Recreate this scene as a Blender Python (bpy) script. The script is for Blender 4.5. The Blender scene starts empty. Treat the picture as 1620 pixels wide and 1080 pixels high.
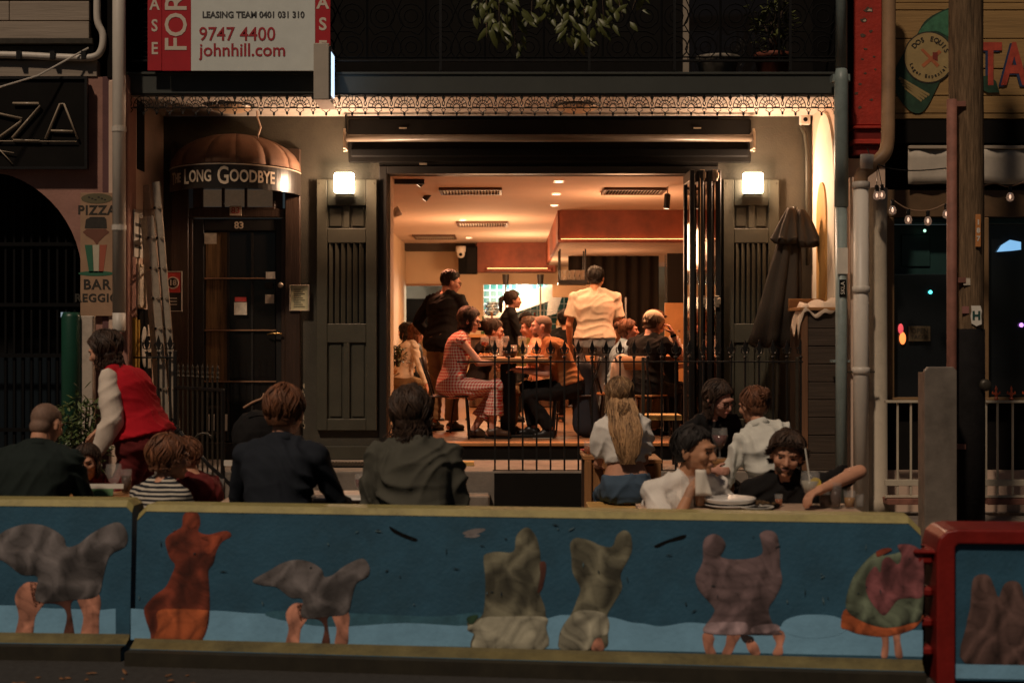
import bpy, math, random
import numpy as np
from mathutils import Vector, Matrix
R = math.radians
rnd = random.Random(7)
sc = bpy.context.scene
C = sc.collection
# ------------------------------------------------------------ camera, world, light, exposure
CAMZ = 1.71
F = 2250.0
cam_d = bpy.data.cameras.new('camera'); cam = bpy.data.objects.new('camera', cam_d); C.objects.link(cam)
cam.location = (0, 0, CAMZ); cam.rotation_euler = (R(90), 0, 0)
cam_d.lens = 50; cam_d.sensor_width = 36; cam_d.shift_y = -10/1620
cam_d.clip_start = .1; cam_d.clip_end = 500
cam_d.dof.use_dof = True; cam_d.dof.focus_distance = 13.6; cam_d.dof.aperture_fstop = 2.2
sc.camera = cam
w = bpy.data.worlds.new('World'); sc.world = w; w.use_nodes = True
nt = w.node_tree; nt.nodes.clear()
sky = nt.nodes.new('ShaderNodeTexSky'); sky.sky_type = 'NISHITA'; sky.sun_disc = False
sky.sun_elevation = R(51); sky.sun_rotation = R(205)
bg = nt.nodes.new('ShaderNodeBackground'); bg.inputs['Strength'].default_value = .005
ow = nt.nodes.new('ShaderNodeOutputWorld')
nt.links.new(sky.outputs[0], bg.inputs[0]); nt.links.new(bg.outputs[0], ow.inputs[0])
# the street lighting from over the road, behind the camera and to the left
sd = bpy.data.lights.new('street_light_glow', 'SUN'); so = bpy.data.objects.new('street_light_glow', sd); C.objects.link(so)
sd.energy = 1.55; sd.angle = R(3); sd.color = (1, .77, .57)
_d = Vector((.40, .80, -1.12)).normalized()
so.rotation_euler = _d.to_track_quat('-Z', 'Y').to_euler()
sc.view_settings.view_transform = 'Standard'; sc.view_settings.look = 'None'
sc.view_settings.exposure = 0; sc.view_settings.gamma = 1; sc.view_settings.use_curve_mapping = False
sc.render.engine = 'CYCLES'
sc.cycles.use_denoising = True
sc.cycles.max_bounces = 6; sc.cycles.diffuse_bounces = 3; sc.cycles.glossy_bounces = 3; sc.cycles.transmission_bounces = 6
sc.cycles.sample_clamp_indirect = 4; sc.cycles.caustics_reflective = False; sc.cycles.caustics_refractive = False

def at(px, py, Y):
    return Vector(((px-810)/F*Y, Y, CAMZ-(py-530)/F*Y))
def ax(px, Y): return (px-810)/F*Y
def az(py, Y): return CAMZ-(py-530)/F*Y

# ------------------------------------------------------------ materials
MATS = {}
def mat(name, col, rough=.7, metal=0, var=.12, nscale=6, bump=.0, bscale=40, emit=None, es=0, alpha=1, trans=0, spec=.5, sheen=0, stretch=(1,1,1), dirt=0, dcol=(.02,.017,.012), ior=1.45):
    if name in MATS: return MATS[name]
    m = bpy.data.materials.new(name); m.use_nodes = True
    n = m.node_tree.nodes; l = m.node_tree.links
    b = n['Principled BSDF']
    b.inputs['Roughness'].default_value = rough; b.inputs['Metallic'].default_value = metal
    b.inputs['Specular IOR Level'].default_value = spec; b.inputs['IOR'].default_value = ior
    b.inputs['Transmission Weight'].default_value = trans; b.inputs['Alpha'].default_value = alpha
    if sheen: b.inputs['Sheen Weight'].default_value = sheen
    tc = n.new('ShaderNodeTexCoord'); mp = n.new('ShaderNodeMapping'); mp.inputs['Scale'].default_value = stretch
    l.new(tc.outputs['Object'], mp.inputs[0])
    c = tuple(col)+(1,)
    if var:
        t = n.new('ShaderNodeTexNoise'); t.inputs['Scale'].default_value = nscale; t.inputs['Detail'].default_value = 5
        t.inputs['Roughness'].default_value = .65
        l.new(mp.outputs[0], t.inputs['Vector'])
        rp = n.new('ShaderNodeValToRGB'); rp.color_ramp.elements[0].position = .28; rp.color_ramp.elements[1].position = .72
        rp.color_ramp.elements[0].color = tuple(x*(1-var) for x in col)+(1,)
        rp.color_ramp.elements[1].color = tuple(min(1, x*(1+var)) for x in col)+(1,)
        l.new(t.outputs['Fac'], rp.inputs[0]); out = rp.outputs[0]
        if dirt:
            t2 = n.new('ShaderNodeTexNoise'); t2.inputs['Scale'].default_value = nscale*.37; t2.inputs['Detail'].default_value = 8
            t2.inputs['Roughness'].default_value = .75
            l.new(mp.outputs[0], t2.inputs['Vector'])
            r2 = n.new('ShaderNodeValToRGB'); r2.color_ramp.elements[0].position = .5; r2.color_ramp.elements[1].position = .72
            r2.color_ramp.elements[1].color = (dirt,)*3+(1,)
            l.new(t2.outputs['Fac'], r2.inputs[0])
            mx = n.new('ShaderNodeMixRGB'); mx.inputs[2].default_value = tuple(dcol)+(1,)
            l.new(r2.outputs[0], mx.inputs[0]); l.new(out, mx.inputs[1]); out = mx.outputs[0]
        l.new(out, b.inputs['Base Color'])
    else:
        b.inputs['Base Color'].default_value = c
    if bump:
        t3 = n.new('ShaderNodeTexNoise'); t3.inputs['Scale'].default_value = bscale; t3.inputs['Detail'].default_value = 4
        l.new(mp.outputs[0], t3.inputs['Vector'])
        bp = n.new('ShaderNodeBump'); bp.inputs['Strength'].default_value = bump; bp.inputs['Distance'].default_value = .01
        l.new(t3.outputs['Fac'], bp.inputs['Height']); l.new(bp.outputs[0], b.inputs['Normal'])
    if emit:
        b.inputs['Emission Color'].default_value = tuple(emit)+(1,); b.inputs['Emission Strength'].default_value = es
    MATS[name] = m
    return m
def cloth(name, col, **k):
    k.setdefault('rough', .9); k.setdefault('var', .10); k.setdefault('nscale', 9); k.setdefault('bump', .35); k.setdefault('bscale', 220)
    k.setdefault('spec', .2)
    return mat(name, col, **k)
def band_mat(name, ca, cb, freq, axis='z', duty=.5, gingham=False):
    m = mat(name, ca, rough=.9, var=0, spec=.2)
    n = m.node_tree.nodes; l = m.node_tree.links
    tc = n.new('ShaderNodeTexCoord'); sp = n.new('ShaderNodeSeparateXYZ'); l.new(tc.outputs['Object'], sp.inputs[0])
    def band(sock):
        a = n.new('ShaderNodeMath'); a.operation = 'MULTIPLY'; a.inputs[1].default_value = freq; l.new(sock, a.inputs[0])
        f = n.new('ShaderNodeMath'); f.operation = 'FRACT'; l.new(a.outputs[0], f.inputs[0])
        g = n.new('ShaderNodeMath'); g.operation = 'GREATER_THAN'; g.inputs[1].default_value = duty; l.new(f.outputs[0], g.inputs[0])
        return g.outputs[0]
    if gingham:
        s = n.new('ShaderNodeMath'); s.operation = 'ADD'; l.new(sp.outputs['Y'], s.inputs[0]); l.new(sp.outputs['X'], s.inputs[1])
        a = band(s.outputs[0]); b2 = band(sp.outputs['Z'])
        h = n.new('ShaderNodeMath'); h.operation = 'ADD'; l.new(a, h.inputs[0]); l.new(b2, h.inputs[1])
        q = n.new('ShaderNodeMath'); q.operation = 'MULTIPLY'; q.inputs[1].default_value = .5; l.new(h.outputs[0], q.inputs[0]); fac = q.outputs[0]
    else:
        fac = band(sp.outputs[axis.upper()])
    mx = n.new('ShaderNodeMixRGB'); mx.inputs[1].default_value = tuple(ca)+(1,); mx.inputs[2].default_value = tuple(cb)+(1,)
    l.new(fac, mx.inputs[0]); l.new(mx.outputs[0], n['Principled BSDF'].inputs['Base Color'])
    return m
def wood(name, col, axis='x', rough=.6, var=.35, **k):
    st = {'x': (.35, 5, 5), 'y': (5, .35, 5), 'z': (5, 5, .35)}[axis]
    return mat(name, col, rough=rough, var=var, nscale=k.pop('nscale', 5), bump=k.pop('bump', .3), bscale=14, stretch=st, **k)
M = dict(
 asphalt=mat('asphalt', (.045,.043,.04), rough=.85, var=.3, nscale=30, bump=.5, bscale=150, dirt=.4),
 concrete=mat('pavement_concrete', (.20,.17,.14), rough=.85, var=.2, nscale=5, bump=.3, dirt=.6),
 olive=mat('olive_render', (.056,.049,.034), rough=.75, var=.2, nscale=3, bump=.3, bscale=50, dirt=.6, dcol=(.025,.021,.015)),
 olive2=mat('olive_paint', (.056,.052,.035), rough=.55, var=.15, nscale=5, bump=.15, dirt=.55, dcol=(.03,.026,.018)),
 dark=mat('black_paint', (.013,.011,.009), rough=.5, var=.2, nscale=5),
 darkmatt=mat('matt_black_board', (.009,.008,.007), spec=.12, rough=.85, var=.25, nscale=3),
 brown=wood('dark_brown_wood', (.045,.026,.017), 'z', rough=.4),
 iron=mat('black_iron', (.012,.011,.010), rough=.4, metal=.2, var=.3, nscale=30, bump=.2, bscale=90),
 irong=mat('bronze_green_iron', (.05,.042,.03), rough=.45, metal=.3, var=.3, nscale=30),
 beam=mat('teal_grey_fascia', (.045,.05,.044), rough=.6, var=.12, nscale=3, dirt=.5, dcol=(.03,.035,.03)),
 cream=mat('cream_render', (.62,.45,.34), rough=.8, var=.1, nscale=3, bump=.2, dirt=.35, dcol=(.25,.17,.11)),
 white=mat('white_paint', (.72,.68,.6), rough=.5, var=.08, dirt=.3, dcol=(.3,.25,.18)),
 pink=mat('dusty_pink_render', (.34,.175,.135), rough=.85, var=.15, nscale=4, bump=.25, dirt=.4, dcol=(.12,.07,.05)),
 plum=mat('plum_render', (.13,.06,.06), rough=.85, var=.2, nscale=4, bump=.25),
 pipe=mat('grey_white_pipe', (.58,.53,.46), rough=.45, var=.15, nscale=4, dirt=.5, dcol=(.2,.16,.11), stretch=(1,1,.3)),
 vceil=mat('verandah_ceiling_paint', (.56,.49,.42), rough=.7, var=.08, dirt=.3, dcol=(.4,.3,.22)),
 greenpipe=mat('grey_green_pipe', (.20,.25,.24), rough=.45, var=.12, dirt=.4),
 red=mat('red_peeling_paint', (.42,.035,.02), rough=.55, var=.25, nscale=5, bump=.4, bscale=30, dirt=.3, dcol=(.05,.015,.01)),
 alu=mat('aluminium', (.46,.38,.29), rough=.4, metal=.5, var=.15, nscale=20),
 steel=mat('stainless_steel', (.6,.6,.6), rough=.25, metal=1, var=.1),
 timber=wood('oiled_timber', (.36,.17,.06), 'x'),
 timberz=wood('oiled_timber_upright', (.30,.14,.05), 'z'),
 yellowwood=wood('yellow_pine', (.55,.33,.10), 'x'),
 floor=wood('floor_timber', (.24,.12,.06), 'x', rough=.45),
 beige=mat('interior_beige_paint', (.66,.48,.31), rough=.8, var=.05, nscale=2),
 ceil=mat('interior_ceiling_paint', (.60,.46,.36), rough=.85, var=.05, nscale=1.5),
 rust=mat('red_brown_plaster', (.24,.06,.028), rough=.55, var=.45, nscale=2.5, bump=.2),
 glass=mat('window_glass', (.9,.95,.95), rough=.03, var=0, trans=1, ior=1.3),
 tumbler=mat('drinking_glass', (.75,.72,.68), rough=.04, var=0, alpha=.11, spec=1.0),
 darkglass=mat('dark_pane', (.012,.010,.009), rough=.06, var=0, spec=.7),
 porcelain=mat('white_porcelain', (.78,.75,.7), rough=.2, var=.02),
 paper=mat('paper', (.62,.58,.5), rough=.9, var=.08),
 poster=mat('poster_paper', (.55,.48,.38), rough=.8, var=.3, nscale=18),
 redcard=mat('red_card', (.5,.05,.04), rough=.7, var=.1),
 black=mat('flat_black', (.006,.006,.006), spec=.12, rough=.8, var=0),
 gold=mat('gold_leaf_letter', (.62,.50,.36), rough=.5, var=.08),
 brass=mat('brass', (.6,.38,.14), rough=.3, metal=.9, var=.1),
 canvas=mat('brown_canvas', (.15,.075,.042), rough=.9, var=.18, nscale=6, bump=.3, bscale=120),
 band=mat('black_vinyl_band', (.022,.018,.015), rough=.28, var=.1),
 umbr=cloth('umbrella_canvas', (.052,.040,.030), nscale=5),
 leaf=mat('leaf_green', (.075,.085,.022), rough=.45, var=.45, nscale=9),
 leaf2=mat('potted_leaf_green', (.07,.10,.03), rough=.45, var=.5, nscale=14),
 bark=mat('bark', (.07,.045,.03), rough=.9, var=.3),
 polewood=wood('weathered_pole_timber', (.17,.11,.062), 'z', rough=.9, var=.6, nscale=16, bump=1.0, dirt=.85, spec=.2),
 tar=mat('tarred_wrap', (.010,.009,.009), spec=.15, rough=.8, var=.3, nscale=10, bump=.3),
 rustpipe=mat('rusty_conduit', (.24,.10,.07), rough=.7, var=.3, nscale=8, dirt=.4),
 shopcream=wood('ochre_weatherboard', (.34,.205,.075), 'x', rough=.7, var=.12, dirt=.3),
 leftboard=wood('grey_weatherboard', (.34,.28,.22), 'x', rough=.8, var=.1, dirt=.3),
 tealp=mat('teal_paint', (.012,.045,.042), rough=.5, var=.15),
 tealtile=mat('dark_teal_tile', (.03,.12,.11), rough=.12, var=.2, nscale=2),
 grout=mat('pale_grout', (.6,.6,.52), rough=.8, var=.05),
 blue=mat('mural_blue', (.028,.10,.165), rough=.6, var=.22, nscale=5, bump=.25, bscale=50, dirt=.55, dcol=(.022,.065,.092)),
 lit_blue=mat('mural_light_blue', (.21,.44,.64), rough=.6, var=.14, nscale=6, bump=.2, dirt=.4, dcol=(.12,.26,.40)),  # mural blue lightened to stand in for light on the lower face
 yel=mat('yellow_barrier_paint', (.36,.31,.12), rough=.55, var=.15, nscale=9, bump=.3, dirt=.6, dcol=(.09,.075,.03)),
 plasred=mat('red_barrier_plastic', (.21,.013,.010), rough=.38, var=.25, nscale=6, bump=.2, dirt=.7, dcol=(.12,.01,.008)),
)
# ------------------------------------------------------------ mesh builder and object helpers
class MB:
    def __init__(s): s.v = []; s.f = []
    def add(s, vs, fs):
        o = len(s.v); s.v += [tuple(v) for v in vs]; s.f += [tuple(i+o for i in f) for f in fs]; return s
    def box(s, x0, x1, y0, y1, z0, z1):
        return s.add([(x0,y0,z0),(x1,y0,z0),(x1,y1,z0),(x0,y1,z0),(x0,y0,z1),(x1,y0,z1),(x1,y1,z1),(x0,y1,z1)],
                     [(0,3,2,1),(4,5,6,7),(0,1,5,4),(1,2,6,5),(2,3,7,6),(3,0,4,7)])
    def obox(s, c, sx, sy, sz, rot=None):
        c = Vector(c); vs = []
        for z in (-1,1):
            for x, y in ((-1,-1),(1,-1),(1,1),(-1,1)):
                p = Vector((x*sx/2, y*sy/2, z*sz/2)); p = (rot @ p) if rot else p; vs.append(c+p)
        return s.add(vs, [(0,3,2,1),(4,5,6,7),(0,1,5,4),(1,2,6,5),(2,3,7,6),(3,0,4,7)])
    def bar(s, a, b, wx, wy=None):
        a = Vector(a); b = Vector(b); d = (b-a); L = d.length
        q = d.to_track_quat('Z', 'Y').to_matrix()
        return s.obox((a+b)/2, wx, wy or wx, L, q)
    def tube(s, pts, r, n=8, cap=True):
        pts = [Vector(p) for p in pts]
        if not isinstance(r, (list, tuple)): r = [r]*len(pts)
        up = None; vs = []; fs = []; d0 = Vector((0,0,1))
        for i, p in enumerate(pts):
            d = (pts[min(i+1, len(pts)-1)]-pts[max(i-1, 0)])
            d = d.normalized() if d.length > 1e-9 else d0
            d0 = d
            if up is None: up = Vector((0,0,1)) if abs(d.z) < .9 else Vector((0,1,0))
            up = up-d*up.dot(d)
            up = up.normalized() if up.length > 1e-6 else d.orthogonal().normalized()
            u = up; v = d.cross(up)
            for k in range(n):
                a = 2*math.pi*k/n
                vs.append(p + (u*math.cos(a) + v*math.sin(a))*r[i])
        for i in range(len(pts)-1):
            for k in range(n):
                a, b = i*n+k, i*n+(k+1) % n
                fs.append((a, b, b+n, a+n))
        if cap:
            fs.append(tuple(range(n))[::-1]); fs.append(tuple((len(pts)-1)*n+k for k in range(n)))
        return s.add(vs, fs)
    def rings(s, rings, cap=True):
        n = len(rings[0]); vs = [p for r in rings for p in r]; fs = []
        for i in range(len(rings)-1):
            for k in range(n):
                a, b = i*n+k, i*n+(k+1) % n
                fs.append((a, b, b+n, a+n))
        if cap:
            fs.append(tuple(range(n))[::-1]); fs.append(tuple((len(rings)-1)*n+k for k in range(n)))
        return s.add(vs, fs)
    def lathe(s, prof, c=(0,0,0), n=20, cap=True, sx=1, sy=1):
        c = Vector(c)
        return s.rings([[c+Vector((r*sx*math.cos(2*math.pi*k/n), r*sy*math.sin(2*math.pi*k/n), z)) for k in range(n)] for r, z in prof], cap)
    def ell(s, c, rx, ry, rz, rot=None, nu=14, nv=9):
        c = Vector(c); rr = []
        for i in range(nv+1):
            th = math.pi*(1-i/nv); th = min(max(th, .06), math.pi-.06)
            ring = []
            for k in range(nu):
                a = 2*math.pi*k/nu
                p = Vector((rx*math.sin(th)*math.cos(a), ry*math.sin(th)*math.sin(a), rz*math.cos(th)))
                ring.append(c+((rot @ p) if rot else p))
            rr.append(ring)
        return s.rings(rr)
    def caps(s, a, b, ra, rb, n=10):
        a = Vector(a); b = Vector(b); d = b-a; L = d.length
        if L < 1e-6: return s.ell(a, ra, ra, ra)
        d /= L
        pts = []; rs = []
        for t in (-1, -.8, -.45): pts.append(a+d*ra*t); rs.append(ra*max(.12, math.sqrt(1-t*t)))
        pts += [a, b]; rs += [ra, rb]
        for t in (.45, .8, 1): pts.append(b+d*rb*t); rs.append(rb*max(.12, math.sqrt(1-t*t)))
        return s.tube(pts, rs, n)
    def prism(s, outline, y0, y1):
        """outline in x,z; extruded along y"""
        n = len(outline)
        vs = [(x, y0, z) for x, z in outline]+[(x, y1, z) for x, z in outline]
        fs = [tuple(range(n)), tuple(range(2*n-1, n-1, -1))]+[(k, k+n, (k+1) % n+n, (k+1) % n) for k in range(n)]
        return s.add(vs, fs)
    def xf(s, fn): s.v = [tuple(fn(Vector(v))) for v in s.v]; return s
    def mesh(s, name='m', smooth=False):
        me = bpy.data.meshes.new(name); me.from_pydata(s.v, [], s.f); me.validate(); me.update()
        if smooth: me.polygons.foreach_set('use_smooth', [True]*len(me.polygons))
        return me
    def build(s, name, m=None, parent=None, smooth=False, bevel=0, seg=1):
        return link(name, s.mesh(name, smooth), m, parent, bevel, seg)
def link(name, me, m=None, parent=None, bevel=0, seg=1):
    if m and not me.materials: me.materials.append(m)
    o = bpy.data.objects.new(name, me); C.objects.link(o)
    if parent is not None: o.parent = parent
    if bevel:
        b = o.modifiers.new('b', 'BEVEL'); b.width = bevel; b.segments = seg; b.limit_method = 'ANGLE'
    return o
def tag(o, label=None, cat=None, group=None, kind=None):
    if label: o['label'] = label
    if cat: o['category'] = cat
    if group: o['group'] = group
    if kind: o['kind'] = kind
    return o
def thing(name, label, cat, loc=(0,0,0), rz=0, group=None):
    o = bpy.data.objects.new(name, None); C.objects.link(o); o.location = loc; o.rotation_euler = (0,0,rz)
    return tag(o, label, cat, group)
def boxo(name, m, parent, x0, x1, y0, y1, z0, z1, bevel=0, label=None):
    o = MB().box(x0,x1,y0,y1,z0,z1).build(name, m, parent, bevel=bevel)
    if label: o['label'] = label
    return o
def smoothpoly(pts, k=5):
    out = []; n = len(pts)
    for i in range(n):
        p0, p1, p2, p3 = (Vector(pts[(i+j-1) % n]) for j in range(4))
        for s_ in range(k):
            t = s_/k
            out.append(tuple(.5*((2*p1)+(-p0+p2)*t+(2*p0-5*p1+4*p2-p3)*t*t+(-p0+3*p1-3*p2+p3)*t**3)))
    return out
def smoothline(pts, k=6):
    pts = [Vector(p) for p in pts]; P = [pts[0]]+pts+[pts[-1]]; out = []
    for i in range(len(pts)-1):
        p0, p1, p2, p3 = P[i:i+4]
        for s_ in range(k):
            t = s_/k
            out.append(.5*((2*p1)+(-p0+p2)*t+(2*p0-5*p1+4*p2-p3)*t*t+(-p0+3*p1-3*p2+p3)*t**3))
    return out+[pts[-1]]
def text_mesh(s, size, extrude=.002, offset=0, align='CENTER', sx=1, spacing=1.0, shear=0):
    c = bpy.data.curves.new('t', 'FONT'); c.body = s; c.size = size; c.extrude = extrude; c.offset = offset
    c.align_x = align; c.align_y = 'CENTER'; c.resolution_u = 3; c.space_character = spacing; c.shear = shear
    o = bpy.data.objects.new('t', c); C.objects.link(o)
    bpy.context.view_layer.update()
    me = bpy.data.meshes.new_from_object(o.evaluated_get(bpy.context.evaluated_depsgraph_get()))
    bpy.data.objects.remove(o); bpy.data.curves.remove(c)
    me.materials.clear()
    for v in me.vertices: v.co.x *= sx
    return me
def text(name, s, size, m, parent, loc, rz=0, vert=0, **k):
    """lettering standing on a wall, read from -Y; loc is its centre; vert rotates it in the wall plane"""
    me = text_mesh(s, size, **k)
    rot = Matrix.Rotation(rz, 3, 'Z') @ Matrix.Rotation(R(90), 3, 'X') @ Matrix.Rotation(vert, 3, 'Z')
    for v in me.vertices: v.co = rot @ v.co
    o = link(name, me, m, parent); o.location = loc
    return o
# ============================================================ ground
YF = 14.0     # plane of the shop front
YV = 12.8     # front edge of the verandah
tag(MB().box(-40, 40, -30, 9.3, -.3, 0).build('road', M['asphalt']), 'dark asphalt road and parking lane', kind='structure')
tag(MB().box(-40, 40, 9.3, 9.45, -.2, .124).build('kerb', M['concrete'], bevel=.02, seg=2), 'concrete kerb behind the tables', kind='structure')
pav = tag(MB().box(-40, 40, 9.45, 40, -.3, .1).build('pavement', M['concrete']), 'concrete footpath', kind='structure')
for i in range(-6, 7):
    for j in range(3):
        boxo('paving_slab', M['concrete'], pav, i*1.1+.006, i*1.1+1.094, 9.46+j*1.1, 9.46+j*1.1+1.09, .08, .12, bevel=.006)
vf = tag(MB().box(-3.42, 2.94, YV, YF+.02, -.1, .487).build('verandah_floor', M['concrete'], bevel=.015, seg=2), 'worn concrete verandah step', kind='structure')
boxo('riser_board', M['darkmatt'], vf, -.16, .64, YV-.03, YV-.004, .121, .47)
boxo('step', M['concrete'], vf, -1.1, -.2, YV-.33, YV-.001, .101, .30, bevel=.012)
boxo('step', M['concrete'], vf, -2.35, -1.25, YV-.33, YV-.001, .101, .30, bevel=.012)
boxo('timber_offcut', M['yellowwood'], vf, ax(728,13.4), ax(750,13.4), 13.3, 13.42, .488, .525)
# ============================================================ terrace building
tb = thing('terrace_building', 'olive and black two storey terrace with open bistro front and verandah', 'building', (0, YF, .12))
def P_(o): o.parent = tb; o.matrix_parent_inverse = Matrix.Translation((0, -YF, -.12)); return o
def tbox(name, m, x0, x1, y0, y1, z0, z1, bevel=0, label=None):
    o = P_(boxo(name, m, None, x0, x1, y0, y1, z0, z1, bevel)); 
    if label: o['label'] = label
    return o
S = YF/F
def X(px): return (px-810)*S
def Z(py): return CAMZ-(py-530)*S
ZC = 3.86  # verandah ceiling
# front wall pieces (around door hole and bistro opening)
tbox('wall', M['olive'], -3.43, X(272), YF, YF+.25, .49, ZC)
tbox('wall', M['olive'], X(476), X(600), YF, YF+.25, .49, ZC)
tbox('wall', M['olive'], X(272), X(476), YF, YF+.25, Z(236), ZC)
tbox('wall', M['darkmatt'], X(600), X(1136), YF, YF+.25, Z(262), ZC)
tbox('wall', M['olive'], X(1136), 2.95, YF, YF+.25, .49, ZC)
tbox('wall', M['darkmatt'], -3.6, 3.2, YF, YF+.2, 4.02, 8)
# base moulding on the left wall
tbox('plinth', M['olive2'], X(478), X(599), YF-.03, YF-.001, .488, .62, .006)
# side (party) walls with rounded front nose
tbox('party_wall', M['cream'], -3.62, -3.43, YV-.08, YF+.3, .1, 4.0, .02, 'pinkish cream party wall on the left of the verandah')
tbox('party_wall', M['cream'], 2.95, 3.03, YV+.02, YF+.3, .1, 4.0, .004, 'cream party wall on the right with white arch panel')
tbox('party_wall', M['darkmatt'], -3.62, -3.5, YV-.08, YF+.3, 4.01, 8)
tbox('party_wall', M['darkmatt'], 2.96, 3.03, YV+.0, YF+.3, 4.01, 8)
# verandah ceiling boards
for i in range(8):
    y0 = YV+.06+i*.143
    tbox('ceiling_board', M['vceil'], -3.43, 2.95, y0, y0+.139, ZC+rnd.uniform(0,.002), ZC+.05)
# fascia beam
tbox('fascia_beam', M['beam'], -3.46, 2.92, YV-.02, YV+.04, az(149,YV)+.0, az(116,YV), .006)
tbox('fascia_moulding', M['beam'], -3.46, 2.92, YV-.035, YV-.021, az(119,YV), az(115,YV), .004)
tbox('balcony_floor', M['darkmatt'], -3.43, 2.94, YV+.045, YF, 3.93, 4.0)
# raised white arch panel with ochre inner arch on the right party wall (face normal -X)
def archpoly(yc, hw, z0, zt, n=20):
    pts = [(yc-hw, z0)]
    r = hw
    zs = zt-1.7*hw
    for i in range(n+1):
        a = math.pi*(1-i/n); pts.append((yc+hw*math.cos(a), zs+1.7*hw*math.sin(a)))
    pts.append((yc+hw, z0))
    return pts
def wallarch(name, m, yc, hw, z0, zt, x0, x1, parent=None):
    mb = MB().prism(archpoly(yc, hw, z0, zt), 0, 1)
    mb.xf(lambda v: (x0+(x1-x0)*v.y, v.x, v.z)); return P_(mb.build(name, m))
wallarch('arch_panel', mat('arch_white', (.80,.70,.55), rough=.7, var=.06), 13.4, .46, 1.75, 3.80, 2.93, 2.951)
wallarch('arch_panel', mat('arch_ochre', (.50,.26,.07), rough=.7, var=.1), 13.42, .2, 1.75, 3.15, 2.914, 2.929)
# --- door with surround
def door():
    w0, w1 = X(272), X(476)
    tbox('door_surround', M['brown'], w0, X(300), YF-.05, YF+.2, .49, Z(236), .008)
    tbox('door_surround', M['brown'], X(452), w1, YF-.05, YF+.2, .49, Z(236), .008)
    tbox('door_surround', M['brown'], X(300)+.002, X(452)-.002, YF-.045, YF+.15, Z(297), Z(238), .006)
    tbox('door_surround', M['brown'], X(300)+.002, X(452)-.002, YF-.03, YF+.12, Z(344), Z(330), .006)
    tbox('door_jamb', M['brown'], X(300)+.001, X(306), YF-.03, YF+.1, .49, Z(345), .004)
    tbox('door_jamb', M['brown'], X(446), X(452)-.001, YF-.03, YF+.1, .49, Z(345), .004)
    # fanlight: three panes
    tl = mat('fanlight_lit_glass', (.10,.07,.045), rough=.15, var=.7, nscale=9, emit=(1,.62,.36), es=.045)
    for a, b in ((322,351),(356,387),(391,432)):
        f = tbox('fanlight_pane', tl, X(a), X(b), YF-.0, YF+.01, Z(327), Z(300))
    f = MB()
    for a in (318, 351.5, 387.5, 432):
        f.box(X(a), X(a+4), YF-.03, YF+.02, Z(329), Z(298))
    f.box(X(318), X(436), YF-.035, YF+.02, Z(331.5), Z(328)); f.box(X(306),X(318),YF-.02,YF+.02,Z(331),Z(298)); f.box(X(436),X(447),YF-.02,YF+.02,Z(331),Z(298))
    P_(f.build('fanlight_frame', M['brown'], bevel=.003))
    d = tbox('door', M['dark'], X(306), X(446), YF+.03, YF+.05, .49, Z(346), 0)
    d['label'] = 'black glazed front door with four rows of panes'
    def sub(name, m, x0, x1, y0, y1, z0, z1, bevel=0, lab=None):
        o = boxo(name, m, d, x0, x1, y0, y1, z0, z1, bevel)
        if lab: o['label'] = lab
        return o
    fr = MB()
    fr.box(X(306), X(323), YF-.01, YF+.029, .49, Z(346)); fr.box(X(437), X(446), YF-.01, YF+.029, .49, Z(346))
    fr.box(X(323), X(437), YF-.01, YF+.029, Z(365), Z(346)); fr.box(X(323), X(437), YF-.01, YF+.029, .49, Z(700))
    fr.build('door_frame', M['dark'], d, bevel=.004)
    ys = [366, 440.5, 522.5, 603.5, 700]; xs = [323.5, 361, 399, 437]
    ctm = mat('curtain_gold', (.16,.09,.035), rough=.6, var=.8, nscale=4, stretch=(12,12,.6))
    for j in range(4):
        for i in range(3):
            sub('door_pane', ctm if (i == 0 and j < 3) else M['darkglass'], X(xs[i])+.01, X(xs[i+1])-.012, YF+.012, YF+.018, Z(ys[j+1])+.012, Z(ys[j])-.012)
            if i: sub('muntin', M['dark'], X(xs[i])-.012, X(xs[i])+.010, YF, YF+.028, Z(ys[j+1])+.01, Z(ys[j])-.01)
        if j: sub('glazing_bar', mat('worn_bronze_bar',(.30,.17,.10),rough=.3,metal=.3,var=.3), X(323), X(437), YF-.012, YF+.027, Z(ys[j]+1), Z(ys[j]-1.2), .002)
    MB().tube([at(423,529,YF-.02), at(432,527,YF-.06), at(446,528,YF-.06)], .008).build('handle', M['brass'], d, smooth=True)
    MB().ell(at(444,451,YF-.04), .028, .02, .028).build('lock', M['alu'], d, smooth=True)
    t = text('numeral', '83', .095, M['gold'], d, (X(378.5), YF-.013, Z(357)), offset=.002)
    # stickers on the door
    for (x0,x1,y0,y1,m) in ((324,343,369,386,M['poster']),(421,436,430,441,M['paper']),(419,432,447,457,M['darkmatt']),(420,434,466,480,M['poster']),(371,391,478,498,M['poster']),(422,437,626,637,mat('blue_sticker',(.05,.2,.45)))):
        o = sub('sticker', m, X(x0), X(x1), YF-.016, YF-.0125, Z(y1), Z(y0))
    sub('sticker', M['redcard'], X(372), X(390), YF-.016, YF-.0125, Z(477), Z(470))
    for a in (328, 336, 356):
        sub('sticker', M['paper'], X(a), X(a+4), YF-.013, YF-.010, Z(681), Z(655))
door()
np_ = thing('house_number_plate', 'small red and cream 83 plate over the front door', 'number plate', (X(374), YF-.035, Z(334)))
boxo('plate', mat('number_cream',(.7,.55,.4),rough=.5), np_, -.06, .06, -.008, 0, -.048, .048, .003)
text('numeral', '83', .088, M['redcard'], np_, (0, -.010, 0))
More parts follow.
